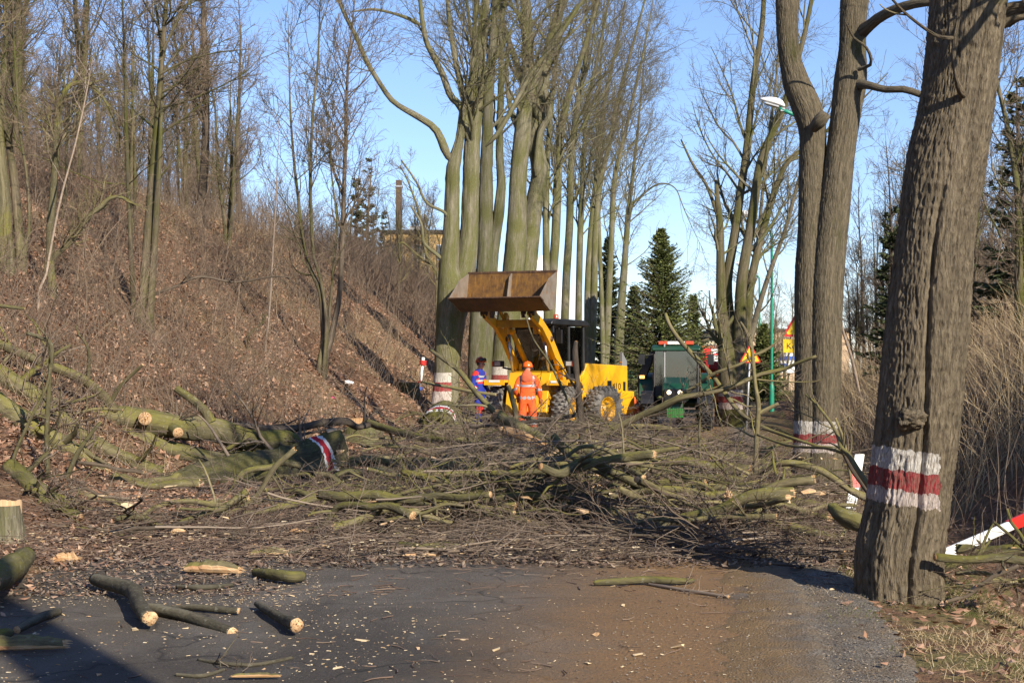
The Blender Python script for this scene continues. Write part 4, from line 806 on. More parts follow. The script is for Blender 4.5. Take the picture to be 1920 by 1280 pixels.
felled('broken_branch', 'dark winding limb reaching right from the mossy log over the cut stump', [(415, 802, 18), (470, 802, 16), (520, 806, 17), (570, 800, 14), (610, 792, 15), (650, 790, 15), (668, 800, 12), (692, 796, 11)], [21.4, 21.8, 22.2, 22.5, 22.8, 23, 23.2, 23.4], mats=[M['bark_dark'], M['wood'], M['twig']], twigs=(8, 40, 100), cut='B', torn='B', ground=False, k=14)
felled('broken_branch', 'green mossy limb rising from the mossy log to the left picture edge', [(214, 768, 20), (195, 745, 18), (160, 715, 18), (110, 692, 18), (50, 668, 17), (-10, 640, 16)], [20.6, 20.4, 20.1, 19.8, 19.4, 19], mats=MW, twigs=(5, 20, 40), cut='', ground=False, subs=[([(205, 758, 10), (225, 725, 8), (250, 700, 6), (268, 683, 5)], [20.5, 20.4, 20.3, 20.2], True)])
felled('cut_limb', 'smooth grey olive limb propped on the felled trunk, cut off at its upper end', [(335, 893, 20), (300, 918, 22), (260, 945, 24), (235, 960, 26), (215, 966, 24)], [19.0, 18.7, 18.3, 18.0, 17.8], twigs=None, cut='A', torn='A', mats=ML, subs=[([(235, 962, 18), (180, 963, 15), (110, 958, 12)], [18, 17.7, 17.3], False)])
felled('splintered_limb', 'grey limb with a pale splintered end below the propped limb', [(145, 990, 20), (190, 984, 22), (215, 974, 24), (238, 970, 16)], [16.3, 16.2, 16.1, 16.0], twigs=None, cut='B', torn='B')
for lab, pts, Y, tw in [
    ('thin mossy shoot standing almost upright at the left, broken off at the top', [(90, 915, 10), (88, 820, 10), (92, 720, 9), (96, 650, 9), (80, 635, 8), (50, 625, 7)], 16.5, (6, 14, 20)),
    ('dark curved shoot rising beside the upright mossy shoot', [(12, 935, 7), (25, 860, 7), (55, 790, 6), (85, 730, 6), (95, 690, 5)], 16, (4, 12, 20)),
    ('leaning olive shoot crossing below the mossy log', [(103, 985, 12), (118, 920, 10), (140, 860, 9), (165, 820, 8), (190, 790, 6)], 16.8, (4, 14, 20)),
    ('short mossy stick with a cut end at the left picture edge', [(-10, 572, 7), (20, 576, 7), (47, 579, 6)], 18, None)]:
    felled('broken_shoot', lab, pts, Y, twigs=tw, mats=MW, ground=False, k=9, cut='B')
# mossy mass on the left below the shoots
for lab, pts, Ys, w in [
    ('long mossy log lying at the left edge above the stump', [(-30, 842, 40), (60, 868, 38), (140, 885, 34), (220, 893, 30), (300, 905, 26)], [18.5, 18.8, 19, 19.2, 19.5], 1),
    ('mossy log half buried under shoots at the far left', [(-30, 905, 46), (50, 915, 42), (120, 925, 36), (200, 930, 30)], [17.6, 17.8, 18, 18.2], 1),
    ('low mossy limb between stump and felled trunk', [(20, 968, 34), (80, 985, 32), (130, 1000, 22), (150, 1010, 16)], [16, 15.6, 15.2, 15], 1),
    ('mossy limb lying behind the felled trunk', [(230, 870, 26), (320, 880, 28), (420, 860, 28), (520, 850, 24)], [20.8, 21, 21.6, 22], 1),
    ('green crooked root like limb beside the stump', [(60, 960, 22), (90, 975, 18), (115, 990, 16), (150, 1005, 18)], [15.6, 15.4, 15.2, 15], 1)]:
    felled('mossy_log', lab, pts, Ys, cat='log', mats=MW, twigs=(8, 50, 120), cut='AB', k=18, torn='B')

# stumps
def stump(label, px, py, wpx, hpx, Y, tilt=0.0, seed=0, shape=None, z0=None):
    x = P3(px, py, Y)[0]; z = float(max(gz(x, Y), 0.0)) if z0 is None else z0; r = wpx / 2 / F * Y; h = hpx / F * Y
    root = thing('tree_stump', label, 'stump', (x, Y, z)); g = Geo()
    zz = np.array([-0.15, 0.0, h * 0.3, h * 0.7, h]); g.tubes(np.stack((0 * zz, 0 * zz, zz), -1)[None], (r * np.array([1.25, 1.15, 1.05, 1.0, 0.98]))[None], 30, 0, None, None, bark_disp(14, 0.02, None, seed))
    g.build('trunk', M['bark_row'], root)
    g = Geo(); a = np.linspace(0, 2 * np.pi, 30, endpoint=False); hh = h + tilt * r * np.cos(a + seed)
    rings = []; 
    for q_ in (0.97, 0.66, 0.33, 0.02):
        rings.append(np.stack((np.cos(a) * r * q_, np.sin(a) * r * q_, h + 0.015 + tilt * r * q_ * np.cos(a + seed) + 0.012 * np.sin(a * 5 + q_ * 9)), -1))
    low = np.stack((np.cos(a) * r * 0.97, np.sin(a) * r * 0.97, 0 * a + h - 0.12), -1)
    V = np.stack([low] + rings); i = np.arange(5 * 30).reshape(5, 30); nx = np.roll(i, -1, 1)
    g.add(V.reshape(-1, 3), np.stack((i[:-1], nx[:-1], nx[1:], i[1:]), -1).reshape(-1, 4), 0, V.reshape(-1, 3) * np.array([1, 1, 0.3]))
    g.build('cut_face', M['wood'], root); return root
stump('tall cut stump at the left picture edge with a pale notch', 10, 1035, 62, 66, 13.6, 0.25, 1)
stump('broad fresh stump right of the painted felled trunk', 680, 850, 72, 34, 29.5, 0.45, 2)
stump('fresh low stump beside the leafy slope left of the blue worker', 765, 805, 44, 22, 41, 0.3, 3)
# painted butt of another felled trunk, lying end-on behind the tangle
mp2 = ring_paint('bark_butt_painted', (0.10, 0.2, 0.32, 0.44))
log_thing('felled_tree', 'dark mossy butt of a felled trunk lying end on before the forked tree', [(822, 800, 66), (824, 792, 60), (830, 778, 52), (838, 772, 40), (850, 772, 30)], [34.6, 34.8, 35.4, 36, 38], cutpart='A', mats=[mp2, M['wood'], M['twig']], k=30, n=40, twigs=(8, 60, 160))

# big limbs in the middle of the tangle
yT = 19.5
felled('broken_limb', 'thick bent limb in front of the orange worker, its raised end sawn pale', [(928, 778, 24), (960, 795, 22), (1000, 816, 24), (1035, 840, 26), (1055, 862, 26), (1066, 885, 22)], [19.0, 19.1, 19.2, 19.3, 19.4, 19.5], twigs=(4, 20, 40), cut='A', torn='A', k=18, ground=False)
felled('broken_limb', 'upright dark limb standing in front of the rear loader wheel', [(1098, 890, 13), (1093, 830, 13), (1088, 770, 13), (1083, 720, 11), (1080, 690, 12), (1078, 660, 11), (1080, 640, 8)], 19.3, twigs=(5, 18, 30), cut='B', torn='B', k=12, ground=False, mats=[M['bark_dark'], M['wood'], M['twig']])
felled('broken_limb', 'long thin limb slanting down from beside the tractor roof to the right verge', [(1248, 588, 7), (1262, 621, 8), (1311, 678, 9), (1339, 708, 9), (1363, 743, 9), (1394, 779, 8), (1430, 800, 7), (1477, 818, 6), (1530, 835, 5), (1585, 850, 4)], [18.5, 18.4, 18.3, 18.2, 18.1, 18, 17.8, 17.5, 17.2, 17], twigs=(8, 30, 60), cut='A', ground=False)
felled('broken_limb', 'thick olive limb rising to the right across the tractor front', [(1120, 822, 15), (1145, 808, 13), (1201, 779, 12), (1242, 762, 13), (1282, 745, 11), (1343, 734, 9), (1384, 720, 9), (1424, 702, 8), (1470, 692, 7), (1491, 682, 7), (1530, 668, 5)], [18.8, 18.7, 18.5, 18.3, 18.1, 17.9, 17.8, 17.7, 17.6, 17.5, 17.3], twigs=(6, 26, 50), cut='', ground=False, k=14,
       subs=[([(1245, 757, 9), (1275, 742, 8), (1310, 720, 7), (1339, 700, 6), (1384, 684, 5), (1414, 666, 4.5), (1451, 647, 4)], [18.3, 18.3, 18.2, 18.1, 18, 18, 17.9], False)])
felled('broken_limb', 'upright forked grey limb in front of the children warning sign', [(1416, 885, 9), (1419, 820, 9), (1422, 763, 9), (1416, 722, 8), (1412, 682, 8), (1408, 645, 7), (1398, 619, 6), (1388, 603, 4)], 17.4, twigs=(6, 20, 40), cut='', ground=False, subs=[([(1424, 775, 8), (1440, 766, 8), (1459, 757, 7)], 17.4, True), ([(1414, 665, 5), (1430, 660, 4.5), (1451, 645, 4), (1475, 622, 3)], 17.4, False)])
felled('broken_limb', 'thin upright shoot hanging before the tractor front', [(1312, 690, 3), (1313, 730, 4), (1312, 780, 4), (1311, 820, 5), (1314, 868, 5)], 18, twigs=(4, 12, 20), cut='', ground=False)
felled('broken_limb', 'forked olive limb leaning on the thick oak across the marker post', [(1632, 915, 12), (1610, 882, 10), (1590, 852, 10), (1578, 840, 9), (1570, 815, 7), (1556, 790, 6), (1530, 757, 5), (1511, 740, 4)], [11.6, 11.8, 12, 12.1, 12.2, 12.3, 12.5, 12.6], twigs=(5, 16, 30), cut='', ground=False, subs=[([(1582, 845, 8), (1583, 820, 5), (1584, 792, 3)], [12.1, 12.1, 12.1], False), ([(1585, 850, 8), (1550, 840, 6), (1480, 835, 5), (1420, 815, 4)], [12.1, 12.4, 13, 13.5], False)])
felled('broken_limb', 'dark limb parallel to the forked one, with a pale torn patch', [(1630, 925, 10), (1605, 890, 10), (1595, 875, 9), (1580, 845, 8), (1576, 835, 6)], [11.9, 12.05, 12.1, 12.25, 12.3], twigs=None, mats=[M['bark_dark'], M['wood'], M['twig']], cut='', ground=False)
for lab, pts, Ys, m_, tw in [
    ('mossy thick limb with a splintered orange end in the centre of the tangle', [(1118, 905, 36), (1090, 895, 34), (1050, 885, 28), (1010, 880, 26), (960, 872, 20), (900, 868, 14)], [18.2, 18.3, 18.5, 18.7, 18.9, 19.2], MW, (6, 40, 90)),
    ('mossy limb lying behind the splintered one', [(1060, 862, 26), (1110, 880, 30), (1180, 886, 26), (1260, 880, 18), (1330, 890, 12)], [19.4, 19.2, 19, 18.8, 18.6], MW, (6, 40, 90)),
    ('pale broken limb under the bent limb', [(945, 806, 16), (975, 815, 18), (1005, 828, 16), (1025, 836, 12)], 18.9, [M['wood'], M['wood'], M['twig']], None),
    ('pale split piece standing below the bent limb', [(1022, 868, 20), (1040, 855, 20), (1058, 842, 14), (1066, 835, 8)], 18.8, [M['wood'], M['wood'], M['twig']], None),
    ('olive limb lying flat at the foot of the tangle by the white cut block', [(1010, 945, 22), (1060, 935, 24), (1110, 928, 22), (1160, 938, 18), (1230, 945, 14)], 16.6, ML, (6, 30, 60)),
    ('straight olive limb right of the tangle ending in a pale saw cut near the oak', [(1300, 932, 14), (1360, 930, 16), (1420, 934, 17), (1480, 938, 16), (1560, 952, 14), (1600, 962, 12)], [16.2, 16, 15.8, 15.6, 15.4, 15.2], ML, (8, 40, 90)),
    ('short thick cut limb with fresh end in front of the tangle', [(1128, 1000, 22), (1165, 985, 22), (1200, 972, 20), (1225, 966, 18)], 14.6, ML, None),
    ('smooth grey limb with pale stub right of centre', [(1270, 950, 14), (1320, 946, 18), (1370, 945, 18), (1410, 940, 16)], 15.4, ML, (4, 20, 40)),
    ('mossy limb lying before the painted oak', [(1480, 985, 16), (1540, 1003, 17), (1590, 1015, 16), (1640, 1020, 14)], 13.8, MW, (6, 30, 60)),
    ('long olive limb stretching across the tangle under the bent limb', [(800, 950, 12), (870, 948, 13), (940, 960, 14), (1010, 950, 16), (1090, 955, 14), (1170, 960, 10)], [17, 16.8, 16.4, 16.3, 16.2, 16], ML, (10, 50, 120)),
    ('thin green limb curving down from the stump to the centre', [(690, 792, 14), (740, 808, 14), (800, 822, 13), (860, 828, 11), (920, 838, 8)], [27, 26, 25, 24, 23], MW, (8, 50, 100)),
    ('pale green curved limb arching in front of the stump', [(780, 866, 5), (810, 862, 7), (850, 880, 8), (890, 905, 9), (930, 928, 10), (975, 948, 9), (1020, 975, 7)], [19, 18.7, 18.4, 18, 17.6, 17.2, 16.8], ML, (10, 50, 110)),
    ('olive limb with two pale ends slanting below the curved limb', [(670, 912, 9), (715, 925, 9), (760, 938, 8), (820, 945, 7)], 17.5, ML, (6, 30, 60)),
    ('brown limb sloping up to a pale torn tip left of centre', [(690, 988, 10), (720, 968, 10), (760, 945, 9), (798, 928, 7)], 16.2, ML, (6, 30, 60)),
    ('thin limb across the loader wheels ending in a pale break', [(880, 800, 6), (950, 795, 7), (1010, 788, 7), (1060, 782, 7), (1100, 776, 7), (1125, 782, 5)], [19.6] * 6, [M['bark_dark'], M['wood'], M['twig']], (6, 20, 40)),
    ('olive limb rising left past the blue worker to the forked tree', [(965, 810, 9), (930, 775, 12), (900, 745, 11), (880, 720, 10), (860, 695, 9), (830, 672, 7), (806, 655, 6)], [20.2, 20.4, 20.6, 20.8, 21, 21.2, 21.4], ML, (5, 16, 30)),
    ('short broken limb with torn pale top beside the orange worker', [(968, 800, 10), (966, 770, 10), (960, 745, 9), (953, 722, 8)], 20.0, ML, None),
    ('level thin limb pointing left before the forked tree', [(930, 740, 5), (880, 733, 6), (840, 725, 6), (800, 718, 5), (788, 715, 3)], 21.5, ML, (5, 14, 30)),
    ('long drooping shoot hanging in front of the cab', [(985, 590, 3), (1000, 635, 3), (1030, 680, 4), (1055, 730, 5), (1075, 770, 5), (1085, 800, 5)], 19.6, ML, (5, 14, 30)),
    ('bowed olive limb low right with a bright torn tip', [(1100, 828, 12), (1160, 835, 13), (1195, 838, 10), (1222, 834, 5)], 18.6, ML, (5, 24, 40)),
    ('dark limb below the thick olive limb', [(1060, 798, 8), (1110, 800, 9), (1180, 826, 9), (1250, 865, 7)], 18.9, [M['bark_dark'], M['wood'], M['twig']], (6, 30, 60)),
    ('thin brown pole lying straight to the right behind the tangle', [(1230, 876, 7), (1300, 880, 8), (1380, 884, 8), (1440, 890, 6)], 18.5, ML, (6, 24, 40))]:
    felled('broken_limb', lab, pts, Ys, mats=m_, twigs=tw, cut='AB', torn='AB' if tw is None else 'A', k=14, ground=False)
felled('broken_log', 'short mossy log with a torn grey bark plate beside the leaning marker post', [(1560, 950, 18), (1580, 968, 30), (1605, 978, 34), (1640, 990, 30)], [12.5, 12.3, 12.2, 12.1], cat='log', mats=MW, twigs=None, cut='A', torn='A', k=18)

# foreground pieces lying on the asphalt, each placed by where it touches the road
def on_road(label, pts, name='cut_limb', cat='branch', mats=None, cut='AB', torn=None, twigs=None, k=14, zc=None, subs=()):
    Ys = [yg(py + 0.3 * w, w / 2 * 1.2 / F * 10) for px, py, w in pts]
    Ys = [max(7.0, y) for y in Ys]
    return felled(name, label, pts, Ys, cat, mats or [M['bark_road'], M['wood'], M['twig']], twigs, cut, torn, k, 20, None, subs)
on_road('crooked dark forked limb on the asphalt with one pale saw cut', [(178, 1085, 24), (200, 1092, 26), (225, 1098, 28), (250, 1110, 30), (258, 1128, 30), (270, 1148, 30), (281, 1158, 28)], subs=[([(268, 1140, 22), (300, 1143, 24), (350, 1155, 22), (400, 1172, 22), (436, 1186, 22)], [9.9, 9.8, 9.6, 9.35, 9.15], True)], twigs=None, torn='B')
on_road('short limb lying on the asphalt with a pale saw cut facing right', [(484, 1132, 14), (510, 1148, 18), (535, 1162, 20), (556, 1172, 26)], torn='B')
on_road('green mossy limb piece on the asphalt right of the split wood', [(478, 1072, 14), (510, 1076, 20), (545, 1080, 22), (566, 1080, 18)], mats=MW, torn='B')
on_road('olive limb with bare pale wood at both ends, alone on the asphalt', [(1113, 1092, 10), (1160, 1089, 13), (1210, 1086, 14), (1260, 1088, 13), (1300, 1088, 8)], mats=MW, torn='AB')
on_road('thin grey green stick near the crooked dark limb', [(325, 1137, 8), (370, 1138, 12), (420, 1142, 12), (448, 1144, 12)], torn='A')
on_road('grey bark strip on the sawdust', [(332, 1099, 8), (380, 1101, 10), (436, 1096, 7)], cut='')
on_road('long thin curved stick at the lower edge', [(372, 1236, 6), (420, 1243, 8), (480, 1245, 8), (548, 1232, 6)], twigs=(4, 8, 10))
on_road('small olive stick at the bottom edge of the shadow', [(330, 1264, 7), (380, 1266, 8), (420, 1254, 6)])
on_road('grey broken limb piece in the left shade', [(32, 1180, 14), (60, 1165, 18), (90, 1152, 18), (110, 1145, 14)], torn='A')
on_road('big green log cut off by the left picture edge', [(-30, 1092, 60), (10, 1072, 52), (35, 1055, 44), (50, 1042, 34)], name='mossy_log', cat='log', mats=MW)
on_road('small green log end in the bottom left corner', [(-10, 1190, 22), (5, 1188, 22), (18, 1186, 18)], name='mossy_log', cat='log', mats=MW)
on_road('thin twiggy brown branch right of the pale ended limb', [(1215, 1094, 5), (1250, 1100, 6), (1300, 1108, 6), (1366, 1118, 6)], twigs=(8, 20, 20), mats=[M['twig'], M['wood'], M['twig']])
on_road('limb piece with pale torn end lying before the tangle', [(535, 1040, 10), (565, 1030, 12), (600, 1024, 14), (640, 1004, 8)], torn='AB')
on_road('mossy limb piece at the front edge of the tangle', [(750, 1022, 16), (790, 1028, 18), (830, 1024, 18), (860, 1026, 14)], mats=MW, torn='B')
on_road('curved bare pinkish limb at the front of the tangle', [(938, 1030, 8), (965, 1018, 8), (1000, 1012, 7), (1040, 1015, 6)], mats=[M['wood'], M['wood'], M['twig']])

# split slabs of pale wood: bark on one side, torn wood on the other
def slab(label, px, py, L, w, ang, seed, name='split_wood', barkside=True, cat='wood chunk', group=None):
    r_ = np.random.default_rng(seed); Y = yg(py + w * 0.3); s = Y / F; c = np.array((P3(px, py, Y)[0], Y, 0.03)); n = 12
    t_ = np.linspace(-1, 1, n); wd = w / 2 * s * (1 - 0.5 * np.abs(t_) ** 2.5) * (1 + 0.1 * r_.normal(size=n)); 
    g = Geo(); a = np.linspace(0, 2 * np.pi, 10, endpoint=False)
    V = []
    for i in range(n):
        yy = np.cos(a) * wd[i] * 0.9; zz = np.where(np.sin(a) > 0, np.sin(a) * 0.9, np.sin(a) * 0.75) * wd[i]
        V.append(np.stack((t_[i] * L / 2 * s + r_.normal(0, 0.02 * L * s, 10), yy, zz + wd[i] * 0.6), -1))
    V = np.array(V); idx = np.arange(n * 10).reshape(n, 10); nx = np.roll(idx, -1, 1); q = np.stack((idx[:-1], nx[:-1], nx[1:], idx[1:]), -1)
    up = np.array([2 if 1 else 0]) 
    sel = np.zeros((n - 1, 10), bool); sel[:, [5, 6, 7, 8, 9]] = True
    if not barkside: sel[:] = True
    g.add(V.reshape(-1, 3), [q[~sel], q[sel]] if barkside else [q.reshape(-1, 4)], 1)
    if barkside: g.M[-2] = 0
    g.F.append(idx[0][None, ::-1]); g.M.append(1); g.F.append(idx[-1][None]); g.M.append(1)
    for i_, e in ((0, -1), (n - 1, 1)): rough_end(g, V[i_].mean(0), [e, 0, 0], wd[i_] * 0.8, r_, 1, 2.0)
    for f_ in range(len(g.B)): g.B[f_] = g.B[f_][:, [1, 2, 0]]
    o = g.build(name, [M['bark_limb'], M['wood']], smooth=False); o.location = [float(v) for v in c]; o.rotation_euler = (R(r_.uniform(-30, 10)), 0, R(ang)); return tag(o, label, cat, group)
slab('split log with orange torn wood and mossy bark, left of the green limb piece', 398, 1070, 110, 30, -14, 1)
slab('pale split chunk lying at the edge of the tangle, right of the stumpy limbs', 503, 1040, 66, 20, 14, 2)
slab('pale block of fresh wood near the left stump', 122, 1052, 44, 26, 20, 3, barkside=False)
slab('pale grey torn slab at the lower left edge', 40, 1214, 150, 36, 7, 4)
slab('pale flat block in the tangle foot below the bent limb', 976, 936, 40, 24, 5, 5, barkside=False)
slab('long pale splinter at the front of the tangle', 1025, 1000, 46, 12, -24, 6, barkside=False)
slab('pale splinter lying flat before the tangle', 790, 1046, 66, 8, -3, 7, barkside=False)
slab('pale split piece beside the splintered limb below the stump', 205, 978, 70, 22, 10, 8)
slab('pale chunk at the right of the tangle near the oak', 1400, 930, 26, 14, 20, 9, barkside=False)
slab('small pale torn chunk near the marker post', 1452, 918, 18, 20, 60, 10, barkside=False)
slab('pale piece lying in the bottom edge of the road', 480, 1276, 90, 12, 3, 11)

for i_, (px_, py_, L_, w_, a_, wh) in enumerate([(1005, 905, 34, 12, 20, 'left of the splintered orange end'), (1150, 905, 30, 10, -30, 'right of the splintered orange end'), (1240, 960, 40, 10, 10, 'under the short fresh ended limb'), (1300, 985, 36, 12, -15, 'at the lower right of the tangle'), (1380, 965, 26, 12, 40, 'left of the oak in the tangle'), (1260, 1030, 30, 10, 5, 'at the dark foot of the tangle'), (1500, 975, 30, 12, -20, 'near the broken log by the marker post'), (880, 945, 34, 10, 12, 'in the twigs left of centre'), (830, 985, 40, 10, -10, 'low in the twigs left of centre'), (730, 965, 30, 12, 25, 'in the twigs right of the felled tree'), (1040, 1015, 46, 8, -8, 'at the front of the tangle centre'), (1090, 985, 30, 10, 30, 'inside the front of the tangle'), (640, 985, 26, 10, 15, 'in the twigs below the painted log'), (560, 1010, 34, 10, -12, 'at the front edge below the felled tree'), (330, 1010, 30, 10, 18, 'on the leaf litter before the felled tree')]):
    o = slab('pale torn splinter lying ' + wh, px_, py_, L_, w_, a_, 60 + i_, barkside=bool(i_ % 3 == 0)); o.location.z += 0.05 + 0.22 * (900 < px_ < 1400 and py_ < 1000)
# ---- the tangle of small branches: several built kinds, every one an object of its own
def brash_kind(seed, L, r, n1, n2, n3, mats):
    r_ = np.random.default_rng(seed); k = 9; t_ = np.linspace(-0.5, 0.5, k); P = np.stack((t_ * L, 0 * t_, 0 * t_), -1) + np.cumsum(r_.normal(0, 0.035 * L, (k, 3)), 0) * np.array([0.3, 1, 0.35]); P -= P.mean(0)
    P, Rd = even((P, r * np.linspace(1, 0.3, k)), 20); g = Geo(); g.tubes(P[None], Rd[None], 7, 0, 1, 1)
    A, Ra = spawn(P[None], Rd[None], n1, r_, (0.1, 1), (20, 55), (0.2, 0.5), 8, 0.6, 0.01, 0.13, 0.004, True, 0.3, 1.4, side=(1, 1, 0.45)); g.tubes(A, Ra, 5, 0)
    B, Rb = spawn(A, Ra, n2, r_, (0.1, 1), (20, 60), (0.25, 0.7), 6, 0.6, 0.0, 0.18, 0.003, True, 0.4, 0.8, side=(1, 1, 0.5)); g.tubes(B, Rb, 3, 2)
    C_, Rc = spawn(B, Rb, n3, r_, (0.1, 1), (20, 60), (0.3, 0.8), 5, 0.7, 0.0, 0.2, 0.0024, True, 0.5, 0.45, side=(1, 1, 0.6)); g.tubes(C_, Rc, 3, 2)
    me = g.mesh('broken_branch')
    for m_ in mats: me.materials.append(m_)
    return me
mtA, mtB, mtC = [M['bark_moss'], M['wood'], M['twig']], [M['bark_limb'], M['wood'], M['twig']], [M['bark_dark'], M['wood'], M['twig_red']]
BK = [brash_kind(300 + i, L, r, a, b, c, m_) for i, (L, r, a, b, c, m_) in enumerate([
    (3.2, 0.032, 9, 50, 120, mtA), (2.6, 0.022, 9, 60, 150, mtB), (2.2, 0.016, 9, 60, 150, mtC), (1.8, 0.012, 8, 50, 110, mtC), (3.6, 0.042, 7, 40, 90, mtB), (2.4, 0.03, 4, 16, 30, mtA),
    (1.5, 0.009, 9, 55, 120, mtC), (2.8, 0.02, 12, 80, 200, mtC), (1.2, 0.022, 2, 5, 8, mtB), (2.0, 0.026, 3, 10, 14, mtA)])]
BL = ['mossy branch with side shoots', 'olive branch with many twigs', 'dark twiggy branch', 'thin dark twiggy branch', 'thick olive branch', 'bare mossy branch', 'fine brush like branch', 'long brushy dark branch', 'short bare olive stick', 'mossy stick with few shoots']
def bare_kind(seed, L, r, mats, stubs=2):
    r_ = np.random.default_rng(seed); k = 7; t_ = np.linspace(-0.5, 0.5, k); P = np.stack((t_ * L, 0 * t_, 0 * t_), -1) + np.cumsum(r_.normal(0, 0.045 * L, (k, 3)), 0) * np.array([0.3, 1, 0.4]); P -= P.mean(0)
    P, Rd = even((P, r * np.linspace(1.1, 0.7, k)), 40); g = Geo(); limb_mesh(g, P, Rd, 12, r_, True, True, 'AB' if seed % 2 else 'A')
    A, Ra = spawn(P[None], Rd[None], stubs, r_, (0.15, 0.9), (35, 65), (0.12, 0.4), 6, 0.6, 0.05, 0.12, 0.006, True, 0.6, 0.8); g.tubes(A, Ra, 7, 0, None, 1)
    B, Rb = spawn(A, Ra, 5, r_, (0.2, 1), (25, 60), (0.4, 0.9), 6, 0.5, 0.0, 0.18, 0.003, True, 0.4, 0.6); g.tubes(B, Rb, 4, 2)
    me = g.mesh('cut_limb')
    for m_ in mats: me.materials.append(m_)
    return me
def ellipse_in(px, py, cx, cy, a, b): return ((px - cx) / a) ** 2 + ((py - cy) / b) ** 2
BARE = [bare_kind(500 + i, L, r, m_, st) for i, (L, r, m_, st) in enumerate([(1.9, 0.05, mtA, 2), (1.3, 0.04, mtB, 2), (2.4, 0.038, mtB, 3), (0.8, 0.055, mtA, 1), (1.6, 0.03, mtB, 3), (1.1, 0.028, mtC, 2), (2.6, 0.06, mtA, 3), (0.6, 0.035, mtB, 1)])]
BRL = ['mossy bent limb', 'short olive limb', 'long olive limb', 'thick mossy block', 'slim forked olive limb', 'dark stubby limb', 'heavy mossy limb', 'short chunky limb']
def place_bare(n, x0, x1, y0, y1, zmax, where, seed, smin=0.6, smax=1.1, tilt=9, hcen=None):
    r_ = np.random.default_rng(seed)
    for _ in range(n):
        px, py = r_.uniform(x0, x1), r_.uniform(y0, y1); Yg = min(yg(py), 36.0)
        if 1490 < px < 1690 and py > 900: continue
        X = (px - 960) / F * Yg; k_ = int(r_.integers(8)); s_ = r_.uniform(smin, smax)
        h = zmax * (1 - min(1, abs((px - hcen[0]) / hcen[1]))) if hcen else zmax
        o = bpy.data.objects.new('cut_limb', BARE[k_]); COL.objects.link(o); o.location = (X, Yg, max(float(gz(X, Yg)), 0) + r_.uniform(0.4, 1.05) * h + 0.05); o.scale = (s_, s_, s_)
        o.rotation_euler = (R(r_.uniform(0, 360)), R(r_.normal(0, tilt)), R(r_.normal(0, 30) + 180 * int(r_.integers(2)))); tag(o, BRL[k_] + ' with pale broken end lying ' + where, 'branch', 'broken limbs ' + where)
place_bare(58, 860, 1380, 850, 1000, 0.75, 'in the tangle before the loader', 61, hcen=(1110, 460))
place_bare(38, 1200, 1600, 900, 1030, 0.35, 'between loader and thick oak', 62)
place_bare(30, 640, 940, 860, 1015, 0.34, 'between felled trunk and loader', 63, 0.5, 0.9)
place_bare(14, 60, 620, 930, 1020, 0.2, 'before the felled mossy trunk', 64, 0.5, 0.9)
place_bare(10, 760, 1200, 800, 850, 0.35, 'close before the workers', 65)
place_bare(8, 1840, 1960, 1060, 1130, 0.15, 'in the ditch right of the oak', 66, 0.5, 0.8)
def place_brash(n, x0, x1, y0, y1, zmax, where, ks, seed, smin=0.6, smax=1.05, az=None, tilt=10, hcen=None):
    r_ = np.random.default_rng(seed)
    for _ in range(n):
        px, py = r_.uniform(x0, x1), r_.uniform(y0, y1); Yg = min(yg(py), 42.0)
        if 1500 < px < 1700 and 890 < py < 1000: continue
        X = (px - 960) / F * Yg; k_ = int(r_.choice(ks)); s = r_.uniform(smin, smax)
        h = zmax * (1 - min(1, abs((px - hcen[0]) / hcen[1]))) if hcen else zmax
        z = max(float(gz(X, Yg)), 0) + r_.uniform(0.02, 1) ** 1.3 * h + 0.04
        o = bpy.data.objects.new('broken_branch', BK[k_]); COL.objects.link(o); o.location = (X, Yg, z); o.scale = (s, s, s * 0.8)
        a = r_.normal(0, 32) + (180 if r_.uniform() < 0.5 else 0)
        o.rotation_euler = (R(r_.uniform(0, 360)) if k_ in (8,) else R(r_.normal(0, 12)), R(r_.normal(0, tilt)), R(a))
        tag(o, BL[k_] + ' lying ' + where, 'branch', 'broken branches ' + where)
place_brash(62, 860, 1380, 850, 1000, 0.95, 'in the tangle before the loader and tractor', list(range(10)), 1, hcen=(1120, 460))
place_brash(48, 1180, 1610, 890, 1030, 0.34, 'between loader and thick oak', list(range(10)), 2)
place_brash(52, 600, 960, 840, 1010, 0.36, 'between felled trunk and loader', [1, 2, 3, 6, 7, 9, 5, 0], 3)
place_brash(24, 700, 1240, 790, 850, 0.35, 'close before the workers', [0, 1, 2, 4, 7], 4)
place_brash(18, 0, 640, 940, 1015, 0.22, 'around the felled mossy trunk', [1, 2, 3, 6, 7, 9], 5)
place_brash(22, 1080, 1610, 985, 1065, 0.16, 'at the right front edge of the tangle', [2, 3, 6, 7], 6, 0.45, 0.8, tilt=4)
place_brash(24, 420, 1140, 970, 1035, 0.1, 'at the middle front edge of the tangle', [3, 6, 8, 2, 7], 7, 0.4, 0.75, tilt=4)
place_brash(14, 1240, 1600, 850, 910, 0.25, 'by the foot of the twin stems', [2, 3, 6, 7, 1], 9, 0.6, 0.9)
place_brash(10, 1850, 1990, 1050, 1130, 0.15, 'in the ditch right of the oak', [1, 2, 3, 9], 8, 0.35, 0.55)
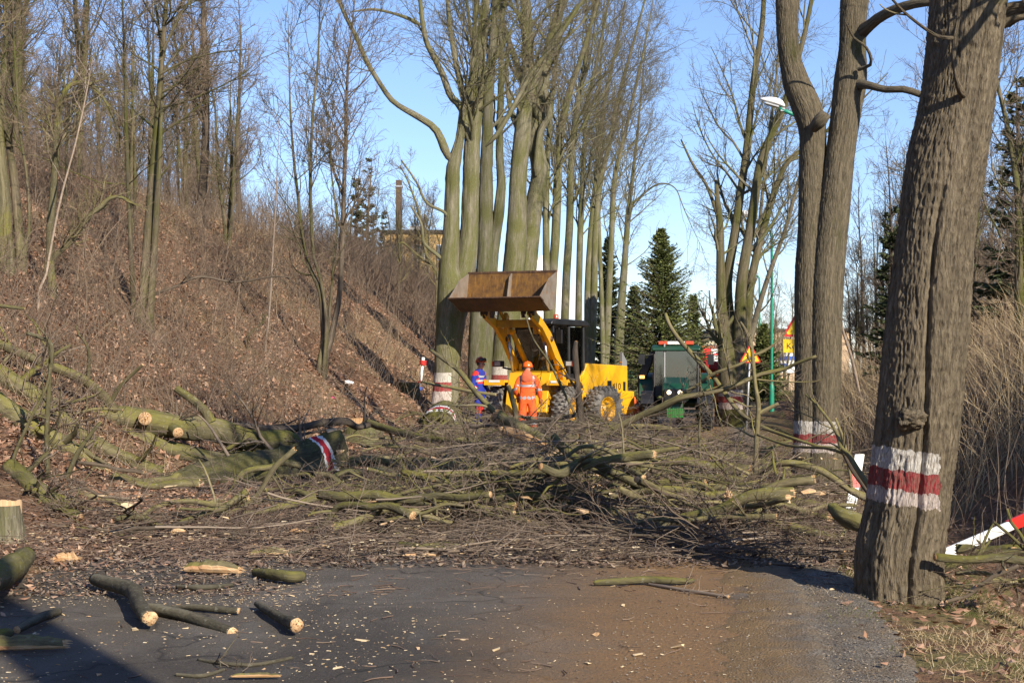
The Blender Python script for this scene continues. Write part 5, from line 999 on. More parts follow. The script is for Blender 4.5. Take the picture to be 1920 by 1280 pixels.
# the countless fine brushwood among them: forked twigs, one mass
r_ = np.random.default_rng(91); g = Geo()
for n_, x0, x1, y0, y1, zt in [(150, 850, 1420, 850, 1000, 0.85), (120, 700, 1600, 850, 1020, 0.4), (46, 100, 760, 930, 1030, 0.22), (50, 560, 1560, 990, 1055, 0.1)]:
    py = r_.uniform(y0, y1, n_); Yg = 4480 / (py - 700); px = r_.uniform(x0, x1, n_); X = (px - 960) / F * Yg; a = r_.normal(0, 0.6, n_) + np.pi * r_.integers(0, 2, n_); d = np.stack((np.cos(a), np.sin(a), r_.normal(0.02, 0.16 if zt > 0.2 else 0.05, n_)), -1); L = r_.uniform(0.7, 2.0, n_)
    c = np.stack((X, Yg, np.maximum(gz(X, Yg), 0) + 0.04 + zt * r_.uniform(0, 1, n_) ** 1.3), -1); P = np.empty((n_, 8, 3)); P[:, 0] = c - d * L[:, None] / 2
    for j in range(1, 8): P[:, j] = P[:, j - 1] + d * L[:, None] / 7; d = nrm(d + r_.normal(0, 0.14, (n_, 3)) * np.array([1, 1, 0.4]))
    Rd = r_.uniform(0.006, 0.015, n_)[:, None] * np.linspace(1, 0.4, 8); g.tubes(P, Rd, 5, 0)
    A, Ra = spawn(P, Rd, n_ * 7, r_, (0.1, 1), (20, 60), (0.2, 0.5), 7, 0.6, 0.0, 0.16, 0.0032, True, 0.4, 0.8, side=(1, 1, 0.5)); g.tubes(A, Ra, 4, 0)
    B, Rb = spawn(A, Ra, n_ * 26, r_, (0.1, 1), (20, 60), (0.3, 0.8), 5, 0.7, 0.0, 0.2, 0.0025, True, 0.5, 0.4, side=(1, 1, 0.6)); g.tubes(B, Rb, 3, 0)
g.V = [np.concatenate(g.V)]; g.B = [np.concatenate(g.B)]; low = np.maximum(gz(g.V[0][:, 0], g.V[0][:, 1]), 0.01) + 0.004; g.V[0][:, 2] = np.maximum(g.V[0][:, 2], low)
o = g.build('brushwood', [M['twig']]); tag(o, 'mass of fine brown brushwood between the broken branches', kind='stuff')

# loose small litter of twigs, bark crumbs and saw chips: nobody could count it
def litter_xy(n, x0, x1, y0, y1, r_):
    py = r_.uniform(y0, y1, n); Yg = 4480 / (py - 700); px = r_.uniform(x0, x1, n); return (px - 960) / F * Yg, Yg
r_ = np.random.default_rng(77); g = Geo()
for n_, x0, x1, y0, y1, zt in [(6500, 100, 1650, 850, 1040, 0.12), (5000, 600, 1640, 860, 1065, 0.25), (3000, -40, 700, 920, 1060, 0.14), (500, 100, 1600, 1040, 1120, 0.01), (110, 0, 1500, 1100, 1290, 0.008), (900, 700, 1400, 800, 880, 0.2)]:
    X, Y = litter_xy(n_, x0, x1, y0, y1, r_); k_ = pt(X, Y, 1.5, 71) > r_.uniform(-0.7, 0.35, len(X)); X, Y = X[k_], Y[k_]; m_ = len(X); L = r_.uniform(0.06, 0.42, m_) * (1.0 if zt > 0.02 else 0.55); a = r_.uniform(0, 6.28, m_); d = np.stack((np.cos(a), np.sin(a), r_.normal(0, 0.18 if zt > 0.02 else 0.02, m_)), -1)
    c = np.stack((X, Y, np.maximum(gz(X, Y), 0.008) + 0.006 + zt * r_.uniform(0, 1, m_) ** 1.6), -1); P = np.empty((m_, 4, 3)); P[:, 0] = c - d * L[:, None] / 2
    for j in range(1, 4): P[:, j] = P[:, j - 1] + d * L[:, None] / 3; d = nrm(d + r_.normal(0, 0.34, (m_, 3)) * np.array([1, 1, 0.3]))
    g.tubes(P, r_.uniform(0.0016, 0.005, m_)[:, None] * np.linspace(1, 0.6, 4), 4, int(0) if zt < 0.2 else 1)
o = g.build('twig_litter', [M['twig_red'], M['twig']]); tag(o, 'litter of small brown twigs on and around the road', kind='stuff')
g = Geo()
X, Y = litter_xy(16000, 60, 1640, 870, 1068, r_); leaf_quads(g, X, Y, np.maximum(gz(X, Y), 0.012) + r_.uniform(0.0, 0.05, len(X)), 0.03, r_, 0, 0.4)
X, Y = litter_xy(2200, -20, 520, 960, 1120, r_); leaf_quads(g, X, Y, np.maximum(gz(X, Y), 0.012) + r_.uniform(0.0, 0.03, len(X)), 0.026, r_, 0, 0.35)
o = g.build('bark_crumbs', M['twig_red'], smooth=False); tag(o, 'brown bark crumbs and leaf bits under the branches', kind='stuff')
def chip_mesh(seed, s):
    q = np.random.default_rng(seed); V = np.array([[x, y, z] for z in (0, 1) for y in (-1, 1) for x in (-1, 1)], float) * np.array([s, s * q.uniform(0.35, 0.6), s * 0.3]) + q.normal(0, s * 0.16, (8, 3)); V[:, 2] = np.maximum(V[:, 2], 0)
    return V, np.array([[0, 2, 3, 1], [4, 5, 7, 6], [0, 1, 5, 4], [2, 6, 7, 3], [0, 4, 6, 2], [1, 3, 7, 5]])
g = Geo()
for n_, x0, x1, y0, y1, s0, zt in [(2200, 0, 1660, 1010, 1290, 0.0042, 0), (2600, 0, 1640, 860, 1060, 0.011, 0.15), (1900, 60, 600, 1040, 1140, 0.0045, 0), (500, 0, 800, 1130, 1290, 0.006, 0)]:
    X, Y = litter_xy(n_, x0, x1, y0, y1, r_); k_ = pt(X, Y, 1.1, 73) > r_.uniform(-0.8, 0.4, len(X)); X, Y = X[k_], Y[k_]; base, fc = chip_mesh(5, 1.0); m_ = len(X); a = r_.uniform(0, 6.28, m_); s = s0 * r_.uniform(0.4, 1.7, m_); st = r_.uniform(0.5, 1.6, (m_, 1)); bx = base[None] * np.concatenate((st, np.ones((m_, 2))), 1)[:, None]
    V = np.stack((bx[..., 0] * np.cos(a)[:, None] - bx[..., 1] * np.sin(a)[:, None], bx[..., 0] * np.sin(a)[:, None] + bx[..., 1] * np.cos(a)[:, None], bx[..., 2]), -1) * s[:, None, None] + np.stack((X, Y, np.maximum(gz(X, Y), 0.01) + 0.002 + zt * r_.uniform(0, 1, m_)), -1)[:, None]
    g.add(V.reshape(-1, 3), (fc[None] + 8 * np.arange(m_)[:, None, None]).reshape(-1, 4), 0)
o = g.build('saw_dust', M['chip'], smooth=False); tag(o, 'pale sawdust and tiny chips strewn over road and tangle', kind='stuff')
g = Geo()
for n_, x0, x1, y0, y1, s0 in [(2600, 1400, 1700, 1085, 1290, 0.0032), (1200, 1150, 1420, 1085, 1290, 0.0026), (900, 0, 1300, 1060, 1290, 0.0024)]:
    X, Y = litter_xy(n_, x0, x1, y0, y1, r_); m_ = len(X); V = r_.normal(size=(m_, 6, 3)) * 0.12 + np.array([[1, 0, 0], [-1, 0, 0], [0, 1, 0], [0, -1, 0], [0, 0, 0.8], [0, 0, -0.6]]); V = V * (s0 * r_.uniform(0.4, 1.9, m_) ** 1.5)[:, None, None] + np.stack((X, Y, np.maximum(gz(X, Y) + 0.012, 0.012)), -1)[:, None]
    fc = np.array([[0, 2, 4], [2, 1, 4], [1, 3, 4], [3, 0, 4], [2, 0, 5], [1, 2, 5], [3, 1, 5], [0, 3, 5]]); g.add(V.reshape(-1, 3), (fc[None] + 6 * np.arange(m_)[:, None, None]).reshape(-1, 3), 0)
M['pebble'] = twig_mat('pebble_grit', (0.08, 0.062, 0.045, 1), (0.17, 0.135, 0.1, 1), (0.3, 0.265, 0.22, 1)); o = g.build('gravel_stones', M['pebble'], smooth=False); tag(o, 'loose grit and small stones on the road edge', kind='stuff')
CM = []
for i in range(8):
    V, fc = chip_mesh(40 + i, 0.032); me = mesh_np('wood_chip', V, [fc], None, V, False); me.materials.append(M['chip'] if i % 3 else M['wood']); CM.append(me)
regs = [(46, 40, 640, 1050, 1270, 'on the dark asphalt at the lower left'), (26, 640, 1250, 1050, 1270, 'on the asphalt in the middle of the road'), (12, 1250, 1620, 1090, 1270, 'on the sandy right side of the road'), (70, 600, 1200, 870, 1030, 'among the branches in front of the loader'), (60, 1200, 1620, 880, 1040, 'among the branches before the thick oak'), (20, 60, 600, 960, 1040, 'among the twigs before the felled trunk')]
for n_, x0, x1, y0, y1, where in regs:
    X, Y = litter_xy(n_, x0, x1, y0, y1, r_)
    for x_, y_ in zip(X, Y):
        o = bpy.data.objects.new('wood_chip', CM[int(r_.integers(8))]); COL.objects.link(o); z_ = 0.012 if y_ < 12.6 else r_.uniform(0.05, 0.5)
        o.location = (x_, y_, z_); s = (0.2 + 0.75 * r_.uniform() ** 2.5) * (1 + (y_ > 12.6) * 1.1); o.scale = (s * r_.uniform(0.7, 1.8), s, s); o.rotation_euler = (r_.normal(0, 0.2), r_.normal(0, 0.2), r_.uniform(0, 6.28))
        tag(o, 'pale fresh wood chip lying ' + where, 'wood chip', 'wood chips ' + where)
# ------------------------------------------------------------------ machines
def box(g, c, s, mi=0, rot=None):
    V = np.array([[x, y, z] for z in (-.5, .5) for y in (-.5, .5) for x in (-.5, .5)]) * np.array(s)
    if rot is not None: V = V @ np.array(Euler(rot).to_matrix()).T
    g.add(V + np.array(c), np.array([[0, 2, 3, 1], [4, 5, 7, 6], [0, 1, 5, 4], [2, 6, 7, 3], [0, 4, 6, 2], [1, 3, 7, 5]]), mi)
def prism(g, poly, x0, x1, mi=0, axis='x'):
    """poly in (y,z) extruded along x; axis 'y': poly (x,z) along y; axis 'z': poly (x,y) along z"""
    p = np.array(poly, float); n = len(p)
    mk = {'x': lambda t: np.stack((0 * p[:, 0] + t, p[:, 0], p[:, 1]), -1), 'y': lambda t: np.stack((p[:, 0], 0 * p[:, 0] + t, p[:, 1]), -1), 'z': lambda t: np.stack((p[:, 0], p[:, 1], 0 * p[:, 0] + t), -1)}[axis]
    i = np.arange(n); j = np.roll(i, -1)
    g.add(np.vstack((mk(x0), mk(x1))), [np.stack((i, j, j + n, i + n), -1), i[None, ::-1], i[None] + n], mi)
def rod(g, pts, r, k=10, mi=0):
    P = np.array(pts, float); rr = np.full(len(P), r) if np.isscalar(r) else np.array(r); g.tubes(P[None], rr[None], k, mi, mi, mi)
def lathe(g, prof, c, axis='x', k=32, mi=0, a0=0, a1=2 * np.pi):
    pr = np.array(prof, float); full = a1 - a0 > 6.28; a = np.linspace(a0, a1, k, endpoint=not full); n = len(pr)
    r, h = pr[:, 0][:, None], pr[:, 1][:, None] + 0 * a
    V = {'x': np.stack((h, r * np.cos(a), r * np.sin(a)), -1), 'z': np.stack((r * np.cos(a), r * np.sin(a), h), -1), 'y': np.stack((r * np.cos(a), h, r * np.sin(a)), -1)}[axis] + np.array(c)
    i = np.arange(n * k).reshape(n, k); nx = np.roll(i, -1, 1)
    if not full: i, nx = i[:, :-1], nx[:, :-1]
    g.add(V.reshape(-1, 3), np.stack((i[:-1], nx[:-1], nx[1:], i[1:]), -1).reshape(-1, 4), mi)
def part(name, g, mats, parent, bevel=0.0, smooth=False, label=None, loc=None, rz=None):
    o = g.build(name, mats, parent, smooth=smooth or bevel > 0)
    if bevel:
        m = o.modifiers.new('edge', 'BEVEL'); m.width = bevel; m.segments = 2; m.limit_method = 'ANGLE'; m.angle_limit = R(35); m.harden_normals = True
    if loc is not None: o.location = loc
    if rz is not None: o.rotation_euler = (0, 0, rz)
    if label: o['label'] = label
    return o
def lettering(txt, size, mat, parent, loc, rot, name='lettering', ext=0.002, align='LEFT'):
    c = bpy.data.curves.new(name, 'FONT'); c.body = txt; c.size = size; c.extrude = ext; c.align_x = align; c.resolution_u = 3
    o = bpy.data.objects.new(name, c); COL.objects.link(o); c.materials.append(mat); dg = bpy.context.evaluated_depsgraph_get(); dg.update(); me = bpy.data.meshes.new_from_object(o.evaluated_get(dg)); bpy.data.objects.remove(o)
    o = bpy.data.objects.new(name, me); COL.objects.link(o); o.parent = parent; o.location = loc; o.rotation_euler = rot; return o
def glass_mat(name, tint, op):
    t = NT(name); tr = t.n('ShaderNodeBsdfTransparent'); tr.inputs[0].default_value = tint; gl = t.n('ShaderNodeBsdfGlossy'); gl.inputs['Roughness'].default_value = 0.04
    fr = t.n('ShaderNodeFresnel'); fr.inputs[0].default_value = 1.45; mx = t.n('ShaderNodeMixShader'); t.l(t.math('ADD', fr.outputs[0], op), mx.inputs[0]); t.l(tr.outputs[0], mx.inputs[1]); t.l(gl.outputs[0], mx.inputs[2]); t.l(mx.outputs[0], t.out.inputs[0]); return t.m
def rusty(name, a, b, c_):
    t = NT(name); o = t.coord('Object'); n = t.noise(o, 3.5, 7, 0.7); n2 = t.noise(t.mapping(o, (5, 1, 1)), 4, 5, 0.7)
    c = t.mix(t.ramp(n, [(0.35, 0.0), (0.65, 1.0)]), a, b); c = t.mix(t.ramp(n2, [(0.52, 0.0), (0.7, 0.85)]), c, c_)
    t.bump(n2, 0.3, 0.01); return t.fin(c, t.math('MULTIPLY_ADD', n2, 0.4, 0.4), 0.4, 0.25)
M['yellow'] = plain('yellow_paint', (0.72, 0.37, 0.008, 1), 0.45, 0.5, 0, 0.34, (0.22, 0.13, 0.05, 1), 2.4)
M['yellow_worn'] = plain('yellow_worn_paint', (0.62, 0.3, 0.015, 1), 0.5, 0.4, 0, 0.65, (0.12, 0.06, 0.03, 1), 5)
M['rust'] = rusty('rusty_bucket_steel', (0.05, 0.03, 0.021, 1), (0.115, 0.062, 0.034, 1), (0.2, 0.105, 0.05, 1))
M['steel_worn'] = rusty('worn_bucket_side', (0.2, 0.16, 0.12, 1), (0.3, 0.25, 0.2, 1), (0.26, 0.13, 0.05, 1))
M['bucket_under'] = rusty('bucket_underside', (0.08, 0.04, 0.018, 1), (0.2, 0.1, 0.025, 1), (0.3, 0.15, 0.02, 1))
M['black'] = plain('black_paint', (0.012, 0.012, 0.013, 1), 0.45, 0.5, 0, 0.2, (0.07, 0.06, 0.05, 1), 5)
M['rubber'] = plain('tyre_rubber_dusty', (0.13, 0.122, 0.112, 1), 0.85, 0.2, 0, 0.9, (0.34, 0.315, 0.28, 1), 3)
M['rubber_dark'] = plain('tyre_rubber_dark', (0.02, 0.02, 0.021, 1), 0.8, 0.25, 0, 0.35, (0.1, 0.09, 0.08, 1), 6)
M['chrome'] = plain('hydraulic_rod', (0.5, 0.5, 0.5, 1), 0.3, 0.5, 0.9, 0.15)
M['glass'] = glass_mat('cab_glass', (0.72, 0.78, 0.76, 1), 0.06)
M['glass_blue'] = glass_mat('tractor_glass', (0.34, 0.48, 0.5, 1), 0.1)
def lamp_mat(name, col, e):
    t = NT(name); t.b.inputs['Emission Color'].default_value = col; t.b.inputs['Emission Strength'].default_value = e; return t.fin(col, 0.2, 0.5)
M['beacon'] = plain('beacon_orange', (0.5, 0.07, 0.025, 1), 0.2, 0.6, 0, 0.05)
M['amber'] = plain('amber_reflector', (0.8, 0.3, 0.02, 1), 0.25, 0.6, 0, 0.05)
M['lamp_on'] = lamp_mat('headlight_on', (1, 0.8, 0.5, 1), 2.0)
M['lamp_amber_on'] = lamp_mat('marker_on', (1, 0.45, 0.1, 1), 1.6)
M['lens'] = plain('lamp_lens', (0.5, 0.5, 0.48, 1), 0.15, 0.6, 0.3, 0.1)
M['grey_metal'] = plain('grey_metal', (0.32, 0.33, 0.34, 1), 0.45, 0.5, 0.4, 0.25)
M['green'] = plain('green_paint', (0.006, 0.05, 0.026, 1), 0.4, 0.5, 0, 0.25, (0.07, 0.065, 0.05, 1), 3)
M['green_bright'] = plain('bright_green_paint', (0.02, 0.2, 0.03, 1), 0.4, 0.5, 0, 0.15)
M['white'] = plain('white_plastic', (0.72, 0.72, 0.7, 1), 0.4, 0.5, 0, 0.15, (0.3, 0.28, 0.24, 1), 4)

def wheel(parent, loc, r, w, rim_mat, tyre_mat, rz=0.0, side=1, lugs=20):
    wl = bpy.data.objects.new('wheel', None); COL.objects.link(wl); wl.parent = parent; wl.location = loc; wl.rotation_euler = (0, 0, rz)
    ri = r * 0.54; h = w / 2; g = Geo()
    lathe(g, [(ri, -h * 0.72), (ri * 1.12, -h * 0.9), (r * 0.72, -h), (r * 0.88, -h * 0.95), (r * 0.95, -h * 0.75), (r * 0.965, 0), (r * 0.95, h * 0.75), (r * 0.88, h * 0.95), (r * 0.72, h), (ri * 1.12, h * 0.9), (ri, h * 0.72)], (0, 0, 0), 'x', 48)
    for i in range(lugs):
        for sd in (-1, 1):
            a = (i + (0.5 if sd > 0 else 0)) / lugs * 2 * np.pi
            for q_, (xx, da) in enumerate([(0.2, 0.16), (0.5, 0.03), (0.82, -0.06)]):
                c = np.array((sd * h * xx, r * 0.975 * np.cos(a + da), r * 0.975 * np.sin(a + da))); box(g, c, (h * 0.42, r * 0.07, r * 0.1), 0, (a + da + np.pi / 2 - np.pi / 2 + np.pi / 2, 0, 0))
            c = np.array((sd * h * 0.98, r * 0.9 * np.cos(a - 0.09), r * 0.9 * np.sin(a - 0.09))); box(g, c, (h * 0.1, r * 0.07, r * 0.16), 0, (a - 0.09 + np.pi / 2, 0, 0))
    g.build('tyre', tyre_mat, wl)
    g = Geo(); s = side
    lathe(g, [(ri * 1.04, s * h * 0.74), (ri * 1.0, s * h * 0.78), (ri * 0.9, s * h * 0.7), (ri * 0.86, s * h * 0.3), (ri * 0.62, s * h * 0.22), (ri * 0.58, s * h * 0.5), (ri * 0.44, s * h * 0.56), (ri * 0.4, s * h * 0.72), (0.01, s * h * 0.75)], (0, 0, 0), 'x', 36)
    lathe(g, [(ri * 1.0, -s * h * 0.7), (ri * 0.9, -s * h * 0.3), (0.01, -s * h * 0.25)], (0, 0, 0), 'x', 30)
    for i in range(10):
        a = i / 10 * 2 * np.pi; rod(g, [(s * h * 0.5, ri * 0.51 * np.cos(a), ri * 0.51 * np.sin(a)), (s * h * 0.66, ri * 0.51 * np.cos(a), ri * 0.51 * np.sin(a))], ri * 0.05, 6)
    g.build('rim', rim_mat, wl, smooth=True); return wl

LP = np.array((0.56, 39.5, 0.0)); PSI = R(-20); PS2 = R(-21)
ld = thing('wheel_loader', 'yellow articulated wheel loader with its rusty bucket raised high', 'wheel loader', LP, PSI)
for s in (-1, 1): wheel(ld, (s * 0.93, 0, 0.62), 0.63, 0.44, M['yellow_worn'], M['rubber'], 0, s)
g = Geo(); rod(g, [(-0.75, 0, 0.62), (0.75, 0, 0.62)], 0.14, 14); box(g, (0, 0, 0.62), (0.5, 0.45, 0.42)); part('axle', g, M['yellow_worn'], ld, 0.02)
g = Geo(); prism(g, [(-0.62, 0.6), (-0.5, 1.05), (-0.25, 1.62), (1.0, 1.72), (1.05, 0.45), (-0.4, 0.45)], -0.58, 0.58); box(g, (-0.5, 0.62, 1.62), (0.1, 0.5, 0.5)); box(g, (0.5, 0.62, 1.62), (0.1, 0.5, 0.5)); part('front_frame', g, M['yellow'], ld, 0.025)
for x in (-0.3, 0.3):
    g = Geo(); box(g, (x, -0.56, 1.15), (0.18, 0.04, 0.12)); part('recess_plate', g, M['black'], ld, 0.01)
for s in (-1, 1):
    g = Geo(); prism(g, [(-0.62, 1.36), (0.55, 1.36), (0.8, 1.2), (0.8, 1.25), (0.57, 1.43), (-0.62, 1.43)], min(s * 0.58, s * 1.16), max(s * 0.58, s * 1.16)); box(g, (s * 0.87, -0.62, 1.36), (0.58, 0.03, 0.14)); f = part('fender', g, M['yellow'], ld, 0.01)
g = Geo(); box(g, (0.78, -0.645, 1.385), (0.16, 0.012, 0.06)); part('number_plate', g, M['white'], ld)
g = Geo(); box(g, (-0.86, -0.64, 1.4), (0.3, 0.012, 0.06)); part('sticker', g, M['white'], ld)
# lamps on stalks
for s in (-1, 1):
    g = Geo(); rod(g, [(s * 0.55, 0.3, 1.7), (s * 0.75, 0.2, 1.72), (s * 0.9, 0.1, 1.76)], 0.025, 8); part('lamp_stalk', g, M['black'], ld)
    g = Geo(); box(g, (s * 0.98, 0.05, 1.86), (0.26, 0.14, 0.16)); l = part('headlight', g, M['black'], ld, 0.02)
    g = Geo(); box(g, (s * 1.0, -0.028, 1.86), (0.16, 0.012, 0.11)); part('lens', g, M['lens'], l); g = Geo(); box(g, (s * 1.12, 0.02, 1.86), (0.05, 0.15, 0.13)); part('indicator', g, M['beacon'], l)
# lift arms
for s in (-1, 1):
    g = Geo(); prism(g, [(0.95, 1.42), (0.82, 1.62), (-0.5, 2.66), (-1.25, 3.02), (-1.95, 3.22), (-2.05, 3.08), (-1.9, 2.98), (-1.2, 2.76), (-0.55, 2.36), (0.62, 1.38)], s * 0.62 - 0.055, s * 0.62 + 0.055); part('lift_arm', g, M['yellow'], ld, 0.015)
    g = Geo(); rod(g, [(s * 0.5, 0.1, 0.95), (s * 0.5, -0.15, 1.55)], 0.075, 12); part('lift_cylinder', g, M['yellow_worn'], ld, smooth=True)
    g = Geo(); rod(g, [(s * 0.5, -0.15, 1.55), (s * 0.5, -0.52, 2.42)], 0.038, 10); part('piston_rod', g, M['chrome'], ld, smooth=True)
    g = Geo(); rod(g, [(s * 0.4, 0.75, 1.75), (s * 0.4, -0.55, 2.72)], 0.07, 12); rod(g, [(s * 0.4, -0.5, 2.68), (s * 0.4, -0.62, 2.78)], 0.09, 12); part('tilt_cylinder', g, M['yellow'], ld, smooth=True)
    g = Geo(); rod(g, [(s * 0.4, -0.6, 2.76), (s * 0.4, -0.95, 3.0)], 0.038, 10); part('piston_rod', g, M['chrome'], ld, smooth=True)
    g = Geo(); prism(g, [(-0.85, 2.62), (-1.02, 2.62), (-1.1, 3.0), (-1.02, 3.18), (-0.88, 3.1)], s * 0.4 - 0.05, s * 0.4 + 0.05); prism(g, [(-0.95, 3.05), (-1.6, 3.56), (-1.66, 3.46), (-1.0, 2.98)], s * 0.47 - 0.03, s * 0.47 + 0.03); part('tilt_link', g, M['yellow_worn'], ld, 0.012)
    for (y, z) in ((0.78, 1.5), (-0.52, 2.5), (-1.98, 3.12)):
        g = Geo(); rod(g, [(s * 0.55, y, z), (s * 0.71, y, z)], 0.07, 14); part('pivot_pin', g, M['rust'], ld, smooth=True)
    g = Geo(); rod(g, [(s * 0.46, 0.6, 1.8), (s * 0.5, 0.1, 2.1), (s * 0.47, -0.3, 2.7), (s * 0.42, -0.55, 2.85)], 0.016, 6); part('hydraulic_hose', g, M['black'], ld, smooth=True)
g = Geo(); box(g, (0, -1.22, 2.88), (1.14, 0.12, 0.2)); part('cross_beam', g, M['yellow_worn'], ld, 0.015)
# bucket
bk = bpy.data.objects.new('bucket', None); COL.objects.link(bk); bk.parent = ld
A_, B_, C1, C2, D_ = (-1.62, 4.16), (-2.95, 3.46), (-2.2, 3.17), (-1.95, 3.2), (-1.78, 3.42)
def strip(g, pts, x0, x1, th, mi_in, mi_out):
    for p, q in zip(pts[:-1], pts[1:]):
        p, q = np.array(p), np.array(q); n = np.array((-(q - p)[1], (q - p)[0])); n = n / np.linalg.norm(n) * th
        prism(g, [p, q, q + n * 0.5, p + n * 0.5], x0, x1, mi_in); prism(g, [p - n * 0.5, q - n * 0.5, q - n * 0.02, p - n * 0.02], x0 - 0.002, x1 + 0.002, mi_out)
g = Geo(); strip(g, [B_, C1, C2, D_, A_], -1.17, 1.17, -0.04, 0, 1); part('shell', g, [M['rust'], M['bucket_under']], bk)
for s in (-1, 1):
    g = Geo(); prism(g, [A_, (-2.25, 3.95), B_, C1, C2, D_], s * 1.19 - 0.018, s * 1.19 + 0.018); part('side_plate', g, M['steel_worn'], bk, 0.006)
g = Geo(); prism(g, [(-1.66, 4.14), (-1.8, 4.05), (-1.98, 3.5), (-2.2, 3.26), (-2.15, 3.2), (-1.95, 3.24), (-1.8, 3.45)], -0.02, 0.02); part('rib', g, M['steel_worn'], bk, 0.004)
g = Geo(); prism(g, [(-2.98, 3.455), (-2.97, 3.485), (-2.7, 3.40), (-2.71, 3.365)], -1.22, 1.22); part('cutting_edge', g, M['rust'], bk, 0.004)
g = Geo(); box(g, (0, -1.62, 4.17), (2.4, 0.07, 0.06)); part('top_rim', g, M['rust'], bk, 0.01)
g = Geo()
for x in (-0.62, 0.62, -0.42, 0.42): prism(g, [(-2.1, 3.16), (-1.7, 3.6), (-1.66, 3.3), (-1.9, 3.0), (-2.05, 3.0)], x - 0.02, x + 0.02)
part('bracket', g, M['rust'], bk)
# rear frame, its own yaw about the articulation joint
RL = (0, 1.1, 0)
def rp(name, g, mat, bevel=0.0, smooth=False, label=None, parent=None): return part(name, g, mat, parent or ld, bevel, smooth, label, None if parent else RL, None if parent else PS2)
rw = []
for s in (-1, 1):
    c, sn = math.cos(PS2), math.sin(PS2); x, y = s * 0.93, 1.32; wheel(ld, (RL[0] + c * x - sn * y, RL[1] + sn * x + c * y, 0.62), 0.63, 0.44, M['yellow'], M['rubber'], PS2, s)
g = Geo(); prism(g, [(-0.5, 0.7), (-0.5, 1.45), (0.72, 1.45), (0.72, 0.7)], -0.7, 0.7); box(g, (0, 1.4, 0.75), (0.7, 2.6, 0.45)); rod(g, [(-0.75, 1.32, 0.62), (0.75, 1.32, 0.62)], 0.13, 12); rp('rear_frame', g, M['yellow'], 0.02)
g = Geo(); prism(g, [(0.62, 0.95), (0.62, 1.45), (0.86, 1.88), (2.72, 1.82), (2.74, 1.05), (1.95, 0.95)], -0.72, 0.72); h = rp('hood', g, M['yellow'], 0.035)
g = Geo(); prism(g, [(0.5, 0.55), (0.5, 1.5), (0.66, 1.6), (0.66, 0.55)], 0.45, 0.76); rp('step_box', g, M['yellow'], 0.02)
g = Geo(); prism(g, [(2.2, 0.45), (2.2, 1.12), (2.95, 1.1), (3.0, 0.55), (2.9, 0.45)], -0.78, 0.78); rp('counterweight', g, M['yellow'], 0.03)
g = Geo(); box(g, (0.727, 1.86, 1.27), (0.012, 0.17, 0.26)); box(g, (0.727, 2.55, 1.22), (0.012, 0.1, 0.3)); rp('side_vent', g, M['black'])
lt = lettering('410', 0.27, M['black'], ld, (0, 0, 0), (0, 0, 0), ext=0.003)
lt.matrix_local = Matrix.Translation(Vector(RL)) @ Matrix.Rotation(PS2, 4, 'Z') @ Matrix.Translation((0.726, 1.99, 1.15)) @ Matrix.Rotation(R(90), 4, 'Z') @ Matrix.Rotation(R(90), 4, 'X')
g = Geo(); rod(g, [(-0.2, 1.5, 1.8), (-0.2, 1.5, 2.45), (-0.15, 1.55, 2.56), (-0.05, 1.62, 2.62)], 0.06, 12); rod(g, [(-0.2, 1.5, 1.84), (-0.2, 1.5, 2.2)], 0.09, 12); rp('exhaust_pipe', g, M['black'], 0, True)
g = Geo(); rod(g, [(-0.35, 1.05, 1.85), (-0.35, 1.05, 1.98)], 0.05, 10); rp('air_cap', g, M['black'], 0, True)
g = Geo(); prism(g, [(2.5, 1.8), (2.5, 2.2), (2.72, 1.95), (2.72, 1.8)], 0.6, 0.7); rl = rp('rear_lamp_bracket', g, M['grey_metal'], 0.01)
g = Geo(); box(g, (0.65, 2.5, 1.92), (0.08, 0.02, 0.03)); rp('reflector', g, M['amber'], parent=rl)
# cab
g = Geo()
for x in (-0.66, 0.66):
    for y in (-0.52, 0.15, 0.78): rod(g, [(x, y, 1.42), (x * 0.97, y * (0.96 if y < 0 else 1), 2.9)], 0.045, 8)
box(g, (0, -0.52, 1.5), (1.36, 0.07, 0.18)); box(g, (0, 0.78, 1.55), (1.36, 0.07, 0.3)); box(g, (0.66, 0.13, 1.5), (0.07, 1.3, 0.18)); box(g, (-0.66, 0.13, 1.5), (0.07, 1.3, 0.18)); rod(g, [(-0.66, -0.5, 2.82), (0.66, -0.5, 2.82)], 0.04, 8)
rp('cab_frame', g, M['black'])
g = Geo(); prism(g, [(-0.72, 2.9), (-0.68, 3.0), (-0.5, 3.06), (0.75, 3.04), (0.92, 2.96), (0.92, 2.88)], -0.76, 0.76); rp('cab_roof', g, M['black'], 0.03)
for nm, c, s in (('front', (0, -0.525, 2.2), (1.24, 0.008, 1.2)), ('rear', (0, 0.785, 2.25), (1.24, 0.008, 1.15)), ('side', (0.665, 0.13, 2.2), (0.008, 1.2, 1.3)), ('side', (-0.665, 0.13, 2.2), (0.008, 1.2, 1.3))):
    g = Geo(); box(g, c, s); rp('window', g, M['glass'])
g = Geo(); rod(g, [(0.1, -0.54, 1.6), (0.3, -0.54, 2.3)], 0.01, 6); rp('wiper', g, M['black'])
g = Geo(); box(g, (0, 0.42, 1.62), (0.5, 0.5, 0.14)); box(g, (0, 0.66, 1.98), (0.48, 0.12, 0.62)); rp('seat', g, M['black'], 0.03)
g = Geo(); a = np.linspace(0, 2 * np.pi, 25); rod(g, np.stack((0.19 * np.cos(a), -0.12 + 0.1 * np.sin(a), 1.98 + 0.16 * np.sin(a)), -1), 0.014, 6); rod(g, [(0, -0.12, 1.98), (0, -0.3, 1.5)], 0.03, 8); rp('steering_wheel', g, M['black'], 0, True)
